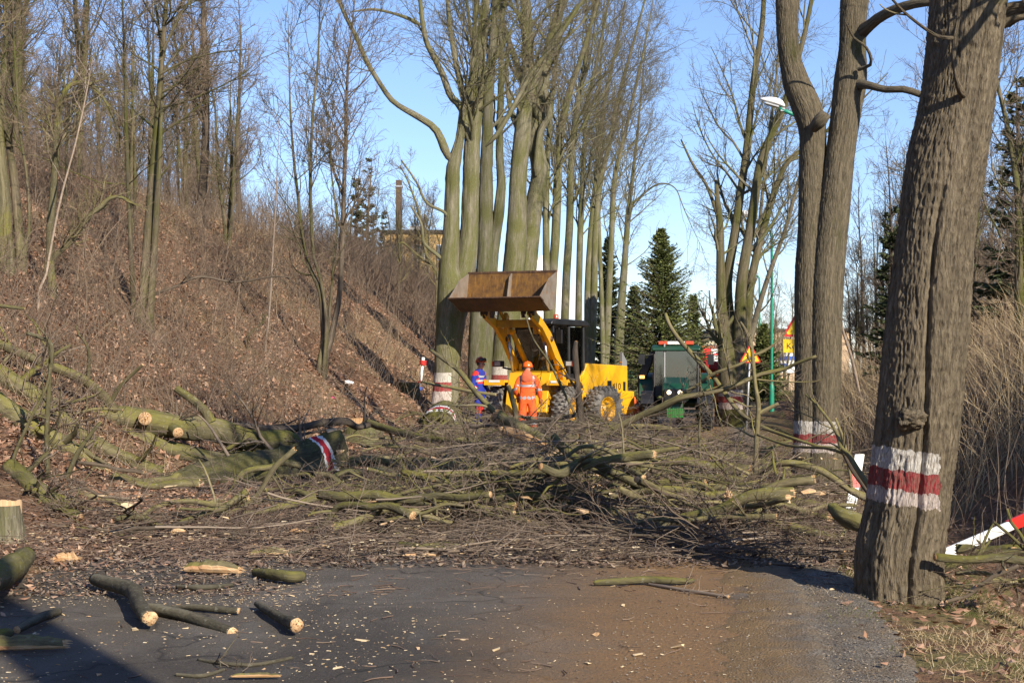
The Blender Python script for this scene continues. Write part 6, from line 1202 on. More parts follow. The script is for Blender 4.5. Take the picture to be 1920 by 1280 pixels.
for s in (-1, 1):
    g = Geo(); rod(g, [(s * 0.68, -0.5, 2.85), (s * 0.9, -0.56, 2.8), (s * 0.9, -0.56, 2.6)], 0.014, 6); box(g, (s * 0.9, -0.56, 2.58), (0.2, 0.05, 0.36)); rp('mirror', g, M['black'], 0.015)
g = Geo(); lathe(g, [(0.001, 3.2), (0.05, 3.195), (0.068, 3.17), (0.07, 3.05)], (0.42, -0.1, 0), 'z', 18); lathe(g, [(0.085, 3.07), (0.085, 3.03)], (0.42, -0.1, 0), 'z', 18); rp('beacon', g, M['beacon'], 0, True)

# --- tractor
TP = np.array((4.58, 41.8, 0.0)); tr = thing('tractor', 'green tractor with its headlights on, facing the viewer on the road', 'tractor', TP, R(-7))
for s in (-1, 1):
    wheel(tr, (s * 0.78, 0, 0.5), 0.51, 0.36, M['amber'], M['rubber_dark'], R(6), s, 18); wheel(tr, (s * 0.82, 2.1, 0.74), 0.75, 0.46, M['amber'], M['rubber_dark'], 0, s, 20)
g = Geo(); rod(g, [(-0.7, 0, 0.5), (0.7, 0, 0.5)], 0.1, 10); box(g, (0, 0.6, 0.6), (0.42, 2.4, 0.4)); rod(g, [(-0.7, 2.1, 0.74), (0.7, 2.1, 0.74)], 0.14, 10); part('chassis', g, M['green'], tr, 0.02)
g = Geo(); prism(g, [(-0.75, 0.85), (-0.78, 1.18), (-0.6, 1.34), (0.95, 1.5), (0.95, 0.8)], -0.36, 0.36); part('bonnet', g, M['green'], tr, 0.05)
g = Geo(); prism(g, [(-0.8, 0.8), (-0.83, 1.14), (-0.77, 1.18), (-0.74, 0.8)], -0.3, 0.3); part('grille', g, M['black'], tr, 0.01)
for s in (-1, 1):
    g = Geo(); lathe(g, [(0.001, -0.87), (0.05, -0.868), (0.062, -0.85), (0.06, -0.83)], (s * 0.15 - 0.02, 0, 1.08), 'y', 14); part('headlight', g, M['lamp_on'], tr, smooth=True)
    g = Geo(); a = np.linspace(0.2, 2.7, 12); prism(g, [(0.62 * np.cos(q), 0.5 + 0.62 * np.sin(q)) for q in a] + [(0.58 * np.cos(q), 0.5 + 0.58 * np.sin(q)) for q in a[::-1]], min(s * 0.6, s * 0.96), max(s * 0.6, s * 0.96)); part('fender', g, M['black'], tr)
    g = Geo(); a = np.linspace(0.3, 2.9, 14); prism(g, [(2.1 + 0.9 * np.cos(q), 0.74 + 0.88 * np.sin(q)) for q in a] + [(2.1 + 0.85 * np.cos(q), 0.74 + 0.83 * np.sin(q)) for q in a[::-1]], min(s * 0.55, s * 1.06), max(s * 0.55, s * 1.06)); part('rear_fender', g, M['green'], tr)
    g = Geo(); box(g, (s * 0.98, 1.22, 1.5), (0.14, 0.06, 0.09)); part('marker_light', g, M['lamp_amber_on'] if s < 0 else M['amber'], tr, 0.01)
    g = Geo(); rod(g, [(s * 0.66, 0.9, 2.15), (s * 0.95, 0.82, 2.1)], 0.015, 6); box(g, (s * 0.98, 0.82, 2.0), (0.18, 0.06, 0.3)); part('mirror', g, M['black'], tr, 0.02)
g = Geo()
for i in range(9): box(g, (-0.2 + i * 0.05, -1.0, 0.52), (0.042, 0.3, 0.26 if i % 2 else 0.24))
part('front_weight', g, M['green_bright'], tr, 0.008)
g = Geo()
for x in (-0.62, 0.62):
    rod(g, [(x, 0.92, 1.0), (x, 0.98, 2.26)], 0.04, 8); rod(g, [(x, 2.2, 1.2), (x, 2.2, 2.26)], 0.045, 8); rod(g, [(x, 1.6, 1.3), (x, 1.65, 2.26)], 0.03, 8)
box(g, (0, 0.94, 1.1), (1.28, 0.06, 0.3)); box(g, (-0.6, 1.6, 1.1), (0.06, 1.3, 0.35)); box(g, (0.6, 1.6, 1.1), (0.06, 1.3, 0.35)); box(g, (0, 2.2, 1.3), (1.28, 0.06, 0.5)); part('cab_frame', g, M['black'], tr)
g = Geo(); prism(g, [(0.78, 2.24), (0.8, 2.34), (1.0, 2.42), (2.1, 2.42), (2.36, 2.34), (2.36, 2.24)], -0.7, 0.7); part('cab_roof', g, M['green'], tr, 0.05)
for c, s in (((0, 0.95, 1.75), (1.2, 0.008, 1.0)), ((0.63, 1.6, 1.75), (0.008, 1.25, 1.0)), ((-0.63, 1.6, 1.75), (0.008, 1.25, 1.0)), ((0, 2.2, 1.9), (1.2, 0.008, 0.7))):
    g = Geo(); box(g, c, s); part('window', g, M['glass_blue'], tr)
g = Geo(); box(g, (0, 1.7, 1.4), (0.5, 0.5, 0.16)); box(g, (0, 1.92, 1.75), (0.48, 0.12, 0.6)); part('seat', g, M['black'], tr, 0.03)
g = Geo(); rod(g, [(-0.33, 0.9, 1.5), (-0.33, 0.88, 2.45)], 0.028, 8); part('exhaust_pipe', g, M['grey_metal'], tr)
lb = bpy.data.objects.new('light_bar', None); COL.objects.link(lb); lb.parent = tr
g = Geo(); box(g, (0, 1.0, 2.475), (0.5, 0.16, 0.09)); part('housing', g, M['white'], lb, 0.015)
for s in (-1, 1):
    g = Geo(); box(g, (s * 0.38, 1.0, 2.475), (0.25, 0.17, 0.11)); part('beacon', g, M['beacon'], lb, 0.02)
g = Geo(); prism(g, [(-1.1, 0.9), (-1.12, 1.5), (-0.98, 1.86), (-0.72, 2.25), (-0.62, 2.25), (-0.7, 1.9), (-0.86, 1.5), (-0.88, 0.9)], 1.55, 1.75, 0, 'y'); part('folded_side_arm', g, M['black'], tr, 0.03)
g = Geo(); box(g, (-1.02, 1.6, 1.95), (0.2, 0.2, 0.1)); part('arm_cap', g, M['grey_metal'], tr, 0.03)

# --- orange machine behind the tractor
M['orange_paint'] = plain('orange_paint', (0.75, 0.16, 0.015, 1), 0.45, 0.5, 0, 0.2, (0.15, 0.08, 0.05, 1), 4)
M['red_paint'] = plain('red_paint', (0.42, 0.02, 0.02, 1), 0.45, 0.5, 0, 0.2, (0.1, 0.05, 0.04, 1), 4)
wc = thing('wood_chipper', 'orange and red machine half hidden between the tractor and the fan of stems', 'machine', (6.15, 47.5, 0.0), R(-6))
g = Geo(); prism(g, [(-1.0, 0.7), (-1.0, 1.5), (-0.5, 1.95), (0.9, 1.95), (1.2, 0.7)], -0.35, 0.45); part('body', g, M['orange_paint'], wc, 0.04)
g = Geo(); box(g, (0.1, -0.9, 1.85), (0.7, 0.3, 0.25)); part('feed_hood', g, M['red_paint'], wc, 0.03)
g = Geo(); prism(g, [(0.78, 1.9), (1.0, 1.9), (0.86, 0.95), (0.8, 0.95)], -0.6, -0.4, 0, 'y'); part('chute', g, M['orange_paint'], wc, 0.02)
for s in (-1, 1): wheel(wc, (s * 0.62 - 0.2, 0.3, 0.36), 0.36, 0.22, M['white'], M['rubber_dark'], 0, s, 14)
g = Geo(); rod(g, [(-0.2, -0.8, 0.55), (-0.2, -1.9, 0.5)], 0.05, 8); part('drawbar', g, M['black'], wc)
# ------------------------------------------------------------------ people
def cloth(name, col, fold=0.25):
    t = NT(name); o = t.coord('Object'); n = t.noise(o, 9, 5, 0.6, 0.8); t.bump(n, 0.6, 0.03)
    return t.fin(t.mix(t.math('MULTIPLY', t.ramp(t.noise(o, 5, 4), [(0.5, 0.0), (0.8, 1.0)]), fold), col, (col[0] * 0.5, col[1] * 0.5, col[2] * 0.5, 1)), 0.85, 0.2)
M['hi_orange'] = cloth('orange_workwear', (0.85, 0.13, 0.03, 1)); M['hi_orange_dull'] = cloth('dull_orange_hood', (0.6, 0.14, 0.07, 1))
M['blue_cloth'] = cloth('blue_workwear', (0.025, 0.04, 0.3, 1)); M['red_cloth'] = cloth('red_trim', (0.6, 0.04, 0.03, 1))
M['reflective'] = plain('reflective_tape', (0.45, 0.47, 0.5, 1), 0.35, 0.5, 0.2, 0.15); M['skin'] = plain('skin', (0.52, 0.27, 0.19, 1), 0.55, 0.35, 0, 0.15, (0.42, 0.16, 0.12, 1), 20)
M['boot'] = plain('boot_leather', (0.03, 0.022, 0.018, 1), 0.6, 0.3, 0, 0.3); M['helmet'] = plain('helmet_orange', (0.85, 0.14, 0.015, 1), 0.3, 0.5, 0, 0.1, (0.3, 0.08, 0.03, 1), 6)
M['helmet_worn'] = plain('helmet_worn', (0.6, 0.1, 0.03, 1), 0.4, 0.4, 0, 0.4, (0.12, 0.05, 0.03, 1), 9); M['visor'] = plain('visor_black', (0.015, 0.015, 0.018, 1), 0.2, 0.6, 0, 0.1)
M['glove'] = cloth('work_glove', (0.3, 0.12, 0.05, 1)); M['dark_cloth'] = cloth('dark_jacket', (0.02, 0.02, 0.025, 1)); M['hair'] = plain('hair_brown', (0.05, 0.03, 0.018, 1), 0.7, 0.3)

def body(parent, nodes, edges, mats, pick, fold=0.006):
    names = list(nodes); me = bpy.data.meshes.new('body'); me.from_pydata([nodes[n][0] for n in names], [(names.index(a), names.index(b)) for a, b in edges], [])
    o = bpy.data.objects.new('body', me); COL.objects.link(o); md = o.modifiers.new('skin', 'SKIN'); md.use_smooth_shade = True
    for i, n in enumerate(names):
        r = nodes[n][1]; v = me.skin_vertices[0].data[i]; v.radius = (r, r) if np.isscalar(r) else r; v.use_root = (n == 'pelvis')
    o.modifiers.new('sub', 'SUBSURF').levels = 2; o.modifiers['sub'].render_levels = 2
    dg = bpy.context.evaluated_depsgraph_get(); dg.update(); nm = bpy.data.meshes.new_from_object(o.evaluated_get(dg)); bpy.data.objects.remove(o); bpy.data.meshes.remove(me)
    nm.name = 'body'; n = len(nm.vertices); V = np.empty(n * 3, np.float32); nm.vertices.foreach_get('co', V); V = V.reshape(-1, 3); N = np.empty(n * 3, np.float32); nm.vertices.foreach_get('normal', N); N = N.reshape(-1, 3)
    w = np.clip((1.5 - V[:, 2]) * 4, 0, 1)[:, None]; V = V + N * (fold * w * (vnoise(V * np.array([9, 9, 6]), 3) + 0.6 * vnoise(V * np.array([20, 20, 11]), 4))[:, None])
    nm.vertices.foreach_set('co', V.ravel().astype(np.float32)); nm.update()
    nm.materials.clear()
    for m in mats: nm.materials.append(m)
    for p in nm.polygons: p.material_index = pick(np.array(p.center)); p.use_smooth = True
    o = bpy.data.objects.new('body', nm); COL.objects.link(o); o.parent = parent; return o
EDG = [('pelvis', 'waist'), ('waist', 'chest'), ('chest', 'collar'), ('collar', 'neck'), ('neck', 'jaw'), ('jaw', 'head'), ('head', 'crown')] + [e for s in 'LR' for e in (('collar', 'sh' + s), ('sh' + s, 'el' + s), ('el' + s, 'wr' + s), ('pelvis', 'hip' + s), ('hip' + s, 'kn' + s), ('kn' + s, 'an' + s), ('an' + s, 'toe' + s))]
def hand(parent, w, d, up, mat, side=1, curl=0.9, name='glove'):
    """palm with four unequal bent fingers and a thumb from its side"""
    w = np.array(w, float); d = nrm(np.array(d, float)); up = np.array(up, float); up = nrm(up - d * (up @ d)); sd = np.cross(d, up) * side; g = Geo()
    rod(g, [w - d * 0.03, w + d * 0.02, w + d * 0.06, w + d * 0.1], [0.036, 0.04, 0.045, 0.036], 10)
    for i, L in enumerate((0.072, 0.082, 0.076, 0.06)):
        p = w + d * 0.088 + sd * (0.03 - 0.02 * i); q = [p]; dd = d.copy()
        for k in range(3): dd = nrm(dd - up * curl * 0.55); q.append(q[-1] + dd * L / 3 * (1.1 - 0.1 * k))
        rod(g, q, [0.0125, 0.0115, 0.0105, 0.008], 7)
    p = w + d * 0.03 + sd * 0.038; q = [p, p + nrm(sd + d * 0.8) * 0.035, p + nrm(sd * 0.7 + d * 1.2 - up * 0.4) * 0.065, p + nrm(sd * 0.3 + d * 1.2 - up * 0.9) * 0.085]; rod(g, q, [0.016, 0.014, 0.012, 0.009], 7)
    o = g.build(name, mat, parent); return o
def face(parent, c, yaw=0.0):
    """nose, eyes, mouth and ears on the front (-y) of a head centred at c"""
    m = Matrix.Translation(Vector([float(v) for v in c])) @ Matrix.Rotation(yaw, 4, 'Z')
    def add(n, g, mat):
        o = g.build(n, mat, parent); o.matrix_local = m; return o
    g = Geo(); rod(g, [(0, -0.088, 0.03), (0, -0.115, -0.005), (0, -0.118, -0.02)], [0.01, 0.015, 0.018], 8); add('nose', g, M['skin'])
    for s in (-1, 1):
        g = Geo(); lathe(g, [(0.001, -0.012), (0.011, -0.006), (0.012, 0.0), (0.001, 0.008)], (s * 0.034, -0.088, 0.025), 'y', 10); add('eye', g, M['visor'])
        g = Geo(); rod(g, [(s * 0.092, 0.0, 0.03), (s * 0.104, 0.008, 0.015), (s * 0.096, 0.002, -0.03)], [0.014, 0.022, 0.012], 8); add('ear', g, M['skin'])
    g = Geo(); rod(g, [(-0.026, -0.088, -0.05), (0, -0.096, -0.052), (0.026, -0.088, -0.05)], [0.004, 0.007, 0.004], 6); add('mouth', g, M['red_cloth'])
def helmet(parent, c, mat, tilt=(0, 0, 0), muffs=True, visor=True):
    m = Matrix.Translation(Vector([float(v) for v in c])) @ Euler(tilt).to_matrix().to_4x4()
    g = Geo(); a = np.linspace(0, np.pi / 2, 9); lathe(g, [(0.128 * np.cos(q) + 0.001, 0.02 + 0.125 * np.sin(q)) for q in a[::-1]] + [(0.132, 0.0), (0.125, -0.012)], (0, 0, 0), 'z', 26); rod(g, [(0, -0.11, 0.07), (0, -0.03, 0.145), (0, 0.08, 0.125), (0, 0.115, 0.06)], 0.014, 8)
    prism(g, [(0.1 * math.cos(q), -0.09 + 0.085 * math.sin(q)) for q in np.linspace(np.pi, 2 * np.pi, 10)], -0.008, 0.004, 0, 'z'); h = g.build('helmet', mat, parent); h.matrix_local = m
    if visor:
        g = Geo(); lathe(g, [(0.15, 0.1), (0.162, 0.07), (0.165, 0.03), (0.15, 0.02), (0.148, 0.06)], (0, 0, 0), 'z', 20, 0, R(200), R(340)); v = g.build('visor', M['visor'], h)
    if muffs:
        for s in (-1, 1):
            g = Geo(); lathe(g, [(0.001, s * 0.155), (0.034, s * 0.15), (0.04, s * 0.135), (0.036, s * 0.11)], (0, 0.0, -0.045), 'x', 14); rod(g, [(s * 0.135, 0, 0.03), (s * 0.145, 0, -0.02)], 0.008, 6); g.build('ear_muff', M['visor'], h)
    return h

# orange worker seen from behind
pw = thing('person', 'person in bright orange hi vis suit and orange helmet, seen from behind', 'person', (X_(989, 37.9), 37.9, 0.0), R(180 - 8))
N_ = dict(pelvis=((0, 0, 0.99), (0.185, 0.15)), waist=((0, 0.0, 1.16), (0.215, 0.165)), chest=((0, 0.01, 1.37), (0.225, 0.165)), collar=((0, 0.01, 1.5), (0.12, 0.1)), neck=((0, -0.01, 1.59), 0.062), jaw=((0, -0.03, 1.66), (0.068, 0.08)), head=((0, -0.03, 1.74), (0.088, 0.1)), crown=((0, -0.02, 1.82), (0.07, 0.08)),
          shL=((-0.205, 0.01, 1.47), 0.088), elL=((-0.31, 0.02, 1.2), 0.076), wrL=((-0.315, -0.1, 0.96), 0.056), shR=((0.205, 0.01, 1.47), 0.088), elR=((0.30, 0.03, 1.2), 0.076), wrR=((0.27, -0.16, 1.0), 0.056),
          hipL=((-0.105, 0, 0.9), 0.13), knL=((-0.135, -0.03, 0.5), 0.118), anL=((-0.15, 0.02, 0.13), 0.1), toeL=((-0.17, -0.17, 0.05), 0.05), hipR=((0.105, 0, 0.9), 0.13), knR=((0.14, -0.03, 0.5), 0.118), anR=((0.16, 0.02, 0.13), 0.1), toeR=((0.19, -0.17, 0.05), 0.05))
def pk_orange(c):
    x, y, z = c
    if z > 1.615 and abs(x) < 0.2: return 2
    if z < 0.1: return 3
    if 1.275 < z + 0.04 * abs(x) < 1.33 and abs(x) < 0.25: return 1
    if abs(x) >= 0.25 and 1.17 < z + 0.25 * (abs(x) - 0.3) < 1.225: return 1
    if 0.965 < z < 1.015 and abs(x) < 0.25: return 1
    if 0.145 < abs(x) < 0.185 and 1.32 < z < 1.55: return 1
    if 0.3 < z < 0.345: return 1
    return 0
body(pw, N_, EDG, [M['hi_orange'], M['reflective'], M['skin'], M['boot']], pk_orange, 0.012)
helmet(pw, (0, -0.02, 1.77), M['helmet'], (R(4), 0, 0)); face(pw, (0, -0.03, 1.72))
g = Geo(); V = []
u = np.linspace(0, np.pi, 14); v = np.linspace(0, 2 * np.pi, 22, endpoint=False); uu, vv = np.meshgrid(u, v, indexing='ij')
d = np.stack((np.sin(uu) * np.cos(vv) * 0.15, np.sin(uu) * np.sin(vv) * 0.075, np.cos(uu) * 0.17), -1); d[..., 0] *= 1 + 0.25 * (-d[..., 2] / 0.17); d = d * (1 + 0.1 * vnoise(d * 18, 3)[..., None])
i = np.arange(14 * 22).reshape(14, 22); nx = np.roll(i, -1, 1); g.add((d + np.array([0, 0.125, 1.53])).reshape(-1, 3), np.stack((i[:-1], nx[:-1], nx[1:], i[1:]), -1).reshape(-1, 4), 0); g.build('hood', M['hi_orange_dull'], pw)
hand(pw, N_['wrL'][0], (0.0, -0.35, -1), (0, -1, 0.3), M['glove'], 1); hand(pw, N_['wrR'][0], (-0.1, -0.5, -1), (0, -1, 0.3), M['glove'], -1)
# blue worker, turned towards the loader
pb = thing('person', 'person in blue work suit with red trim and worn helmet, turned towards the loader', 'person', (X_(899, 39.4), 39.4, 0.12), R(58))
N2 = dict(N_); N2.update(pelvis=((0, 0, 0.99), (0.16, 0.13)), waist=((0, 0.01, 1.15), (0.16, 0.13)), chest=((0, 0.015, 1.36), (0.185, 0.135)), hipL=((-0.1, 0, 0.9), 0.115), hipR=((0.1, 0, 0.9), 0.115), knL=((-0.12, -0.05, 0.5), 0.085), knR=((0.12, -0.01, 0.5), 0.085), anL=((-0.13, 0.0, 0.11), 0.07), anR=((0.13, 0.06, 0.11), 0.07), toeL=((-0.14, -0.18, 0.05), 0.048), toeR=((0.15, -0.12, 0.05), 0.048),
          elL=((-0.27, 0.03, 1.19), 0.068), wrL=((-0.26, -0.12, 0.98), 0.05), elR=((0.27, 0.02, 1.19), 0.068), wrR=((0.24, -0.14, 1.0), 0.05), jaw=((0, -0.045, 1.65), (0.068, 0.08)), head=((0, -0.045, 1.73), (0.088, 0.1)))
def pk_blue(c):
    x, y, z = c
    if z > 1.6 and abs(x) < 0.2: return 2
    if z < 0.1: return 3
    if (1.255 < z < 1.315 and abs(x) < 0.22) or (abs(x) >= 0.22 and 1.08 < z < 1.13) or (1.395 < z < 1.44 and abs(x) < 0.16 and y < 0): return 1
    if (1.235 < z < 1.34 and abs(x) < 0.22) or (abs(x) >= 0.22 and 1.06 < z < 1.15) or (z > 1.44 and abs(x) > 0.16): return 4
    if 0.42 < z < 0.62 and y < -0.03: return 4
    if abs(x) > 0.24 and y > 0.05: return 4
    return 0
body(pb, N2, EDG, [M['blue_cloth'], M['reflective'], M['skin'], M['boot'], M['red_cloth']], pk_blue, 0.01)
helmet(pb, (0, -0.035, 1.775), M['helmet_worn'], (R(-6), 0, 0)); face(pb, (0, -0.045, 1.7))
hand(pb, N2['wrL'][0], (0.05, -0.35, -1), (0, -1, 0.3), M['glove'], 1); hand(pb, N2['wrR'][0], (-0.05, -0.35, -1), (0, -1, 0.3), M['glove'], -1)
# driver in the loader cab
wm = Matrix.Translation(Vector(LP)) @ Matrix.Rotation(PSI, 4, 'Z') @ Matrix.Translation(Vector(RL)) @ Matrix.Rotation(PS2, 4, 'Z'); dp = wm @ Vector((0.0, 0.36, 0.76)); 
pd = thing('person', 'driver in dark jacket seated inside the loader cab', 'person', dp, PSI + PS2 + R(8))
N3 = dict(pelvis=((0, 0.05, 1.0), (0.16, 0.13)), waist=((0, 0.04, 1.15), (0.16, 0.13)), chest=((0, 0.02, 1.34), (0.19, 0.14)), collar=((0, 0.02, 1.46), (0.11, 0.09)), neck=((0, 0.0, 1.55), 0.058), jaw=((0, -0.03, 1.62), (0.066, 0.078)), head=((0, -0.03, 1.7), (0.085, 0.098)), crown=((0, -0.02, 1.78), (0.068, 0.078)),
          shL=((-0.2, 0.02, 1.43), 0.08), elL=((-0.27, -0.16, 1.22), 0.065), wrL=((-0.13, -0.38, 1.25), 0.045), shR=((0.2, 0.02, 1.43), 0.08), elR=((0.27, -0.16, 1.22), 0.065), wrR=((0.13, -0.38, 1.25), 0.045),
          hipL=((-0.1, 0, 0.98), 0.11), knL=((-0.14, -0.42, 1.0), 0.085), anL=((-0.14, -0.5, 0.72), 0.06), toeL=((-0.15, -0.6, 0.7), 0.04), hipR=((0.1, 0, 0.98), 0.11), knR=((0.14, -0.42, 1.0), 0.085), anR=((0.14, -0.5, 0.72), 0.06), toeR=((0.15, -0.6, 0.7), 0.04))
body(pd, N3, EDG, [M['dark_cloth'], M['skin']], lambda c: 1 if c[2] > 1.56 and abs(c[0]) < 0.15 else 0); face(pd, (0, -0.03, 1.68))
hand(pd, N3['wrL'][0], (0.4, -0.8, 0.1), (0, 0, 1), M['skin'], 1, name='hand'); hand(pd, N3['wrR'][0], (-0.4, -0.8, 0.1), (0, 0, 1), M['skin'], -1, name='hand')
g = Geo(); lathe(g, [(0.105 * math.cos(q) + 0.001, 0.1 * math.sin(q)) for q in np.linspace(np.pi / 2, -0.1, 7)], (0, -0.01, 1.73), 'z', 20); g.build('hair', M['hair'], pd)
# crouching worker behind the loader
pc = thing('person', 'person in orange crouching between loader and tractor', 'person', (X_(1191, 43.6), 43.6, 0.0), R(-60))
N4 = dict(pelvis=((0, 0.1, 0.42), (0.18, 0.15)), waist=((0, 0.05, 0.58), (0.18, 0.14)), chest=((0, -0.1, 0.78), (0.19, 0.145)), collar=((0, -0.2, 0.88), (0.11, 0.09)), neck=((0, -0.26, 0.94), 0.058), jaw=((0, -0.31, 0.99), (0.066, 0.078)), head=((0, -0.34, 1.06), (0.085, 0.098)), crown=((0, -0.34, 1.13), (0.068, 0.078)),
          shL=((-0.2, -0.16, 0.86), 0.08), elL=((-0.27, -0.34, 0.64), 0.066), wrL=((-0.15, -0.55, 0.5), 0.048), shR=((0.2, -0.16, 0.86), 0.08), elR=((0.27, -0.34, 0.64), 0.066), wrR=((0.15, -0.55, 0.48), 0.048),
          hipL=((-0.11, 0.06, 0.38), 0.115), knL=((-0.17, -0.32, 0.5), 0.09), anL=((-0.15, -0.1, 0.12), 0.07), toeL=((-0.16, -0.3, 0.05), 0.048), hipR=((0.11, 0.06, 0.38), 0.115), knR=((0.17, -0.32, 0.48), 0.09), anR=((0.15, -0.1, 0.12), 0.07), toeR=((0.16, -0.3, 0.05), 0.048))
body(pc, N4, EDG, [M['hi_orange'], M['dark_cloth'], M['skin'], M['boot'], M['reflective']], lambda c: 3 if c[2] < 0.09 else 2 if c[2] > 0.95 and abs(c[0]) < 0.15 else 4 if 0.66 < c[2] < 0.71 else 1 if c[2] < 0.3 else 0, 0.008)
face(pc, (0, -0.34, 1.04)); g = Geo(); lathe(g, [(0.105 * math.cos(q) + 0.001, 0.1 * math.sin(q)) for q in np.linspace(np.pi / 2, -0.1, 7)], (0, -0.32, 1.08), 'z', 20); g.build('hair', M['hair'], pc)
hand(pc, N4['wrL'][0], (0.2, -0.6, -0.6), (0, -0.3, 1), M['glove'], 1); hand(pc, N4['wrR'][0], (-0.2, -0.6, -0.6), (0, -0.3, 1), M['glove'], -1)
# ------------------------------------------------------------------ signs, lamps, posts, buildings
M['sign_yellow'] = plain('sign_yellow', (0.8, 0.5, 0.01, 1), 0.4, 0.4, 0, 0.1, (0.4, 0.28, 0.1, 1), 4); M['sign_red'] = plain('sign_red', (0.6, 0.025, 0.02, 1), 0.4, 0.4, 0, 0.1)
M['sign_black'] = plain('sign_black', (0.012, 0.012, 0.012, 1), 0.5, 0.3, 0, 0.05); M['galv'] = plain('galvanised_post', (0.42, 0.43, 0.45, 1), 0.45, 0.5, 0.5, 0.3, (0.2, 0.2, 0.2, 1), 8)
M['lamp_green'] = plain('lamp_post_green', (0.015, 0.26, 0.16, 1), 0.4, 0.5, 0, 0.25, (0.02, 0.1, 0.08, 1), 3); M['white_clean'] = plain('lamp_white', (0.82, 0.82, 0.8, 1), 0.35, 0.5, 0, 0.06)
def rtri(s, r, inset=0.0, n=5):
    h = s * math.sqrt(3) / 2; c = [(-s / 2, 0), (s / 2, 0), (0, h)]; cen = (0, h / 3); out = []
    for k, (x, z) in enumerate(c):
        dx, dz = x - cen[0], z - cen[1]; L = math.hypot(dx, dz); f = (L - inset * 2 - r * 2 + r * 0) / L; px, pz = cen[0] + dx * f, cen[1] + dz * f; a0 = math.atan2(dz, dx)
        for q in np.linspace(-R(60), R(60), n): out.append((px + r * math.cos(a0 + q), pz + r * math.sin(a0 + q)))
    return out
def disc(c, r, n=14): return [(c[0] + r * math.cos(q), c[1] + r * math.sin(q)) for q in np.linspace(0, 2 * np.pi, n, endpoint=False)]
def bar(a, b, w):
    a, b = np.array(a), np.array(b); n = np.array((-(b - a)[1], (b - a)[0])); n = n / np.linalg.norm(n) * w / 2; return [tuple(a - n), tuple(b - n), tuple(b + n), tuple(a + n)]
def tri_sign(label, px, pyb, Y, side, kids, post_z, tilt=0.0, plate=None, rz=0.0):
    x = X_(px, Y); zb = CAMH + (HY - pyb) / F * Y; zg = float(gz(x, Y)); root = thing('traffic_sign', label, 'traffic sign', (x, Y, zg), rz); dz = zb - zg
    g = Geo(); rod(g, [(tilt, 0.03, -0.2), (0, 0.03, dz + side * 0.6)], 0.03, 10); part('post', g, M['galv'], root, smooth=True)
    g = Geo(); prism(g, [(a, b + dz) for a, b in rtri(side, 0.045)][::-1], -0.012, 0.0, 0, 'y'); pl = part('plate', g, M['sign_red'], root)
    g = Geo(); prism(g, [(a, b + dz) for a, b in rtri(side, 0.03, side * 0.055)][::-1], -0.016, -0.013, 0, 'y'); part('sign_face', g, M['sign_yellow'], pl)
    g = Geo(); s = side
    if kids:
        for ox, sc, l in ((-0.13, 0.8, 1), (0.1, 1.0, 1)):
            f = lambda a, b: (ox * s + a * s * sc * 0.32, dz + s * 0.1 + b * s * sc * 0.32)
            for poly in (disc(f(0.05, 1.22), s * sc * 0.05), bar(f(0, 0.5), f(0.05, 1.05), s * sc * 0.085), bar(f(0.03, 1.0), f(0.36, 0.78), s * sc * 0.04), bar(f(0.02, 1.0), f(-0.3, 0.72), s * sc * 0.04), bar(f(0, 0.52), f(0.3, 0.34), s * sc * 0.05), bar(f(0.3, 0.36), f(0.22, 0.0), s * sc * 0.045), bar(f(0, 0.52), f(-0.12, 0.24), s * sc * 0.05), bar(f(-0.12, 0.26), f(-0.4, 0.12), s * sc * 0.045)):
                prism(g, poly, -0.019, -0.0165, 0, 'y')
    else:
        for poly in (bar((0, dz + s * 0.3), (0, dz + s * 0.58), s * 0.07), disc((0, dz + s * 0.2), s * 0.045)): prism(g, poly, -0.019, -0.0165, 0, 'y')
    part('pictogram', g, M['sign_black'], pl)
    if plate:
        w, h, txt, ts = plate; g = Geo(); prism(g, [(-w / 2, dz - h - 0.06), (w / 2, dz - h - 0.06), (w / 2, dz - 0.06), (-w / 2, dz - 0.06)], -0.012, 0, 0, 'y'); p2 = part('text_plate', g, M['sign_yellow'], root, 0.004)
        lettering(txt, ts, M['sign_black'], p2, (-w / 2 + 0.07, -0.0145, dz - 0.06 - h / 2 - ts * 0.34), (R(90), 0, 0))
    return root
tri_sign('yellow red triangle sign of two running children on a leaning grey post', 1407, 680, 42.5, 0.64, True, 0, -0.12)
tri_sign('yellow triangle sign above a yellow Ko plate, partly behind the twin stemmed tree', 1503, 631, 34.5, 0.9, False, 0, 0, (0.86, 0.31, 'Ko', 0.2))

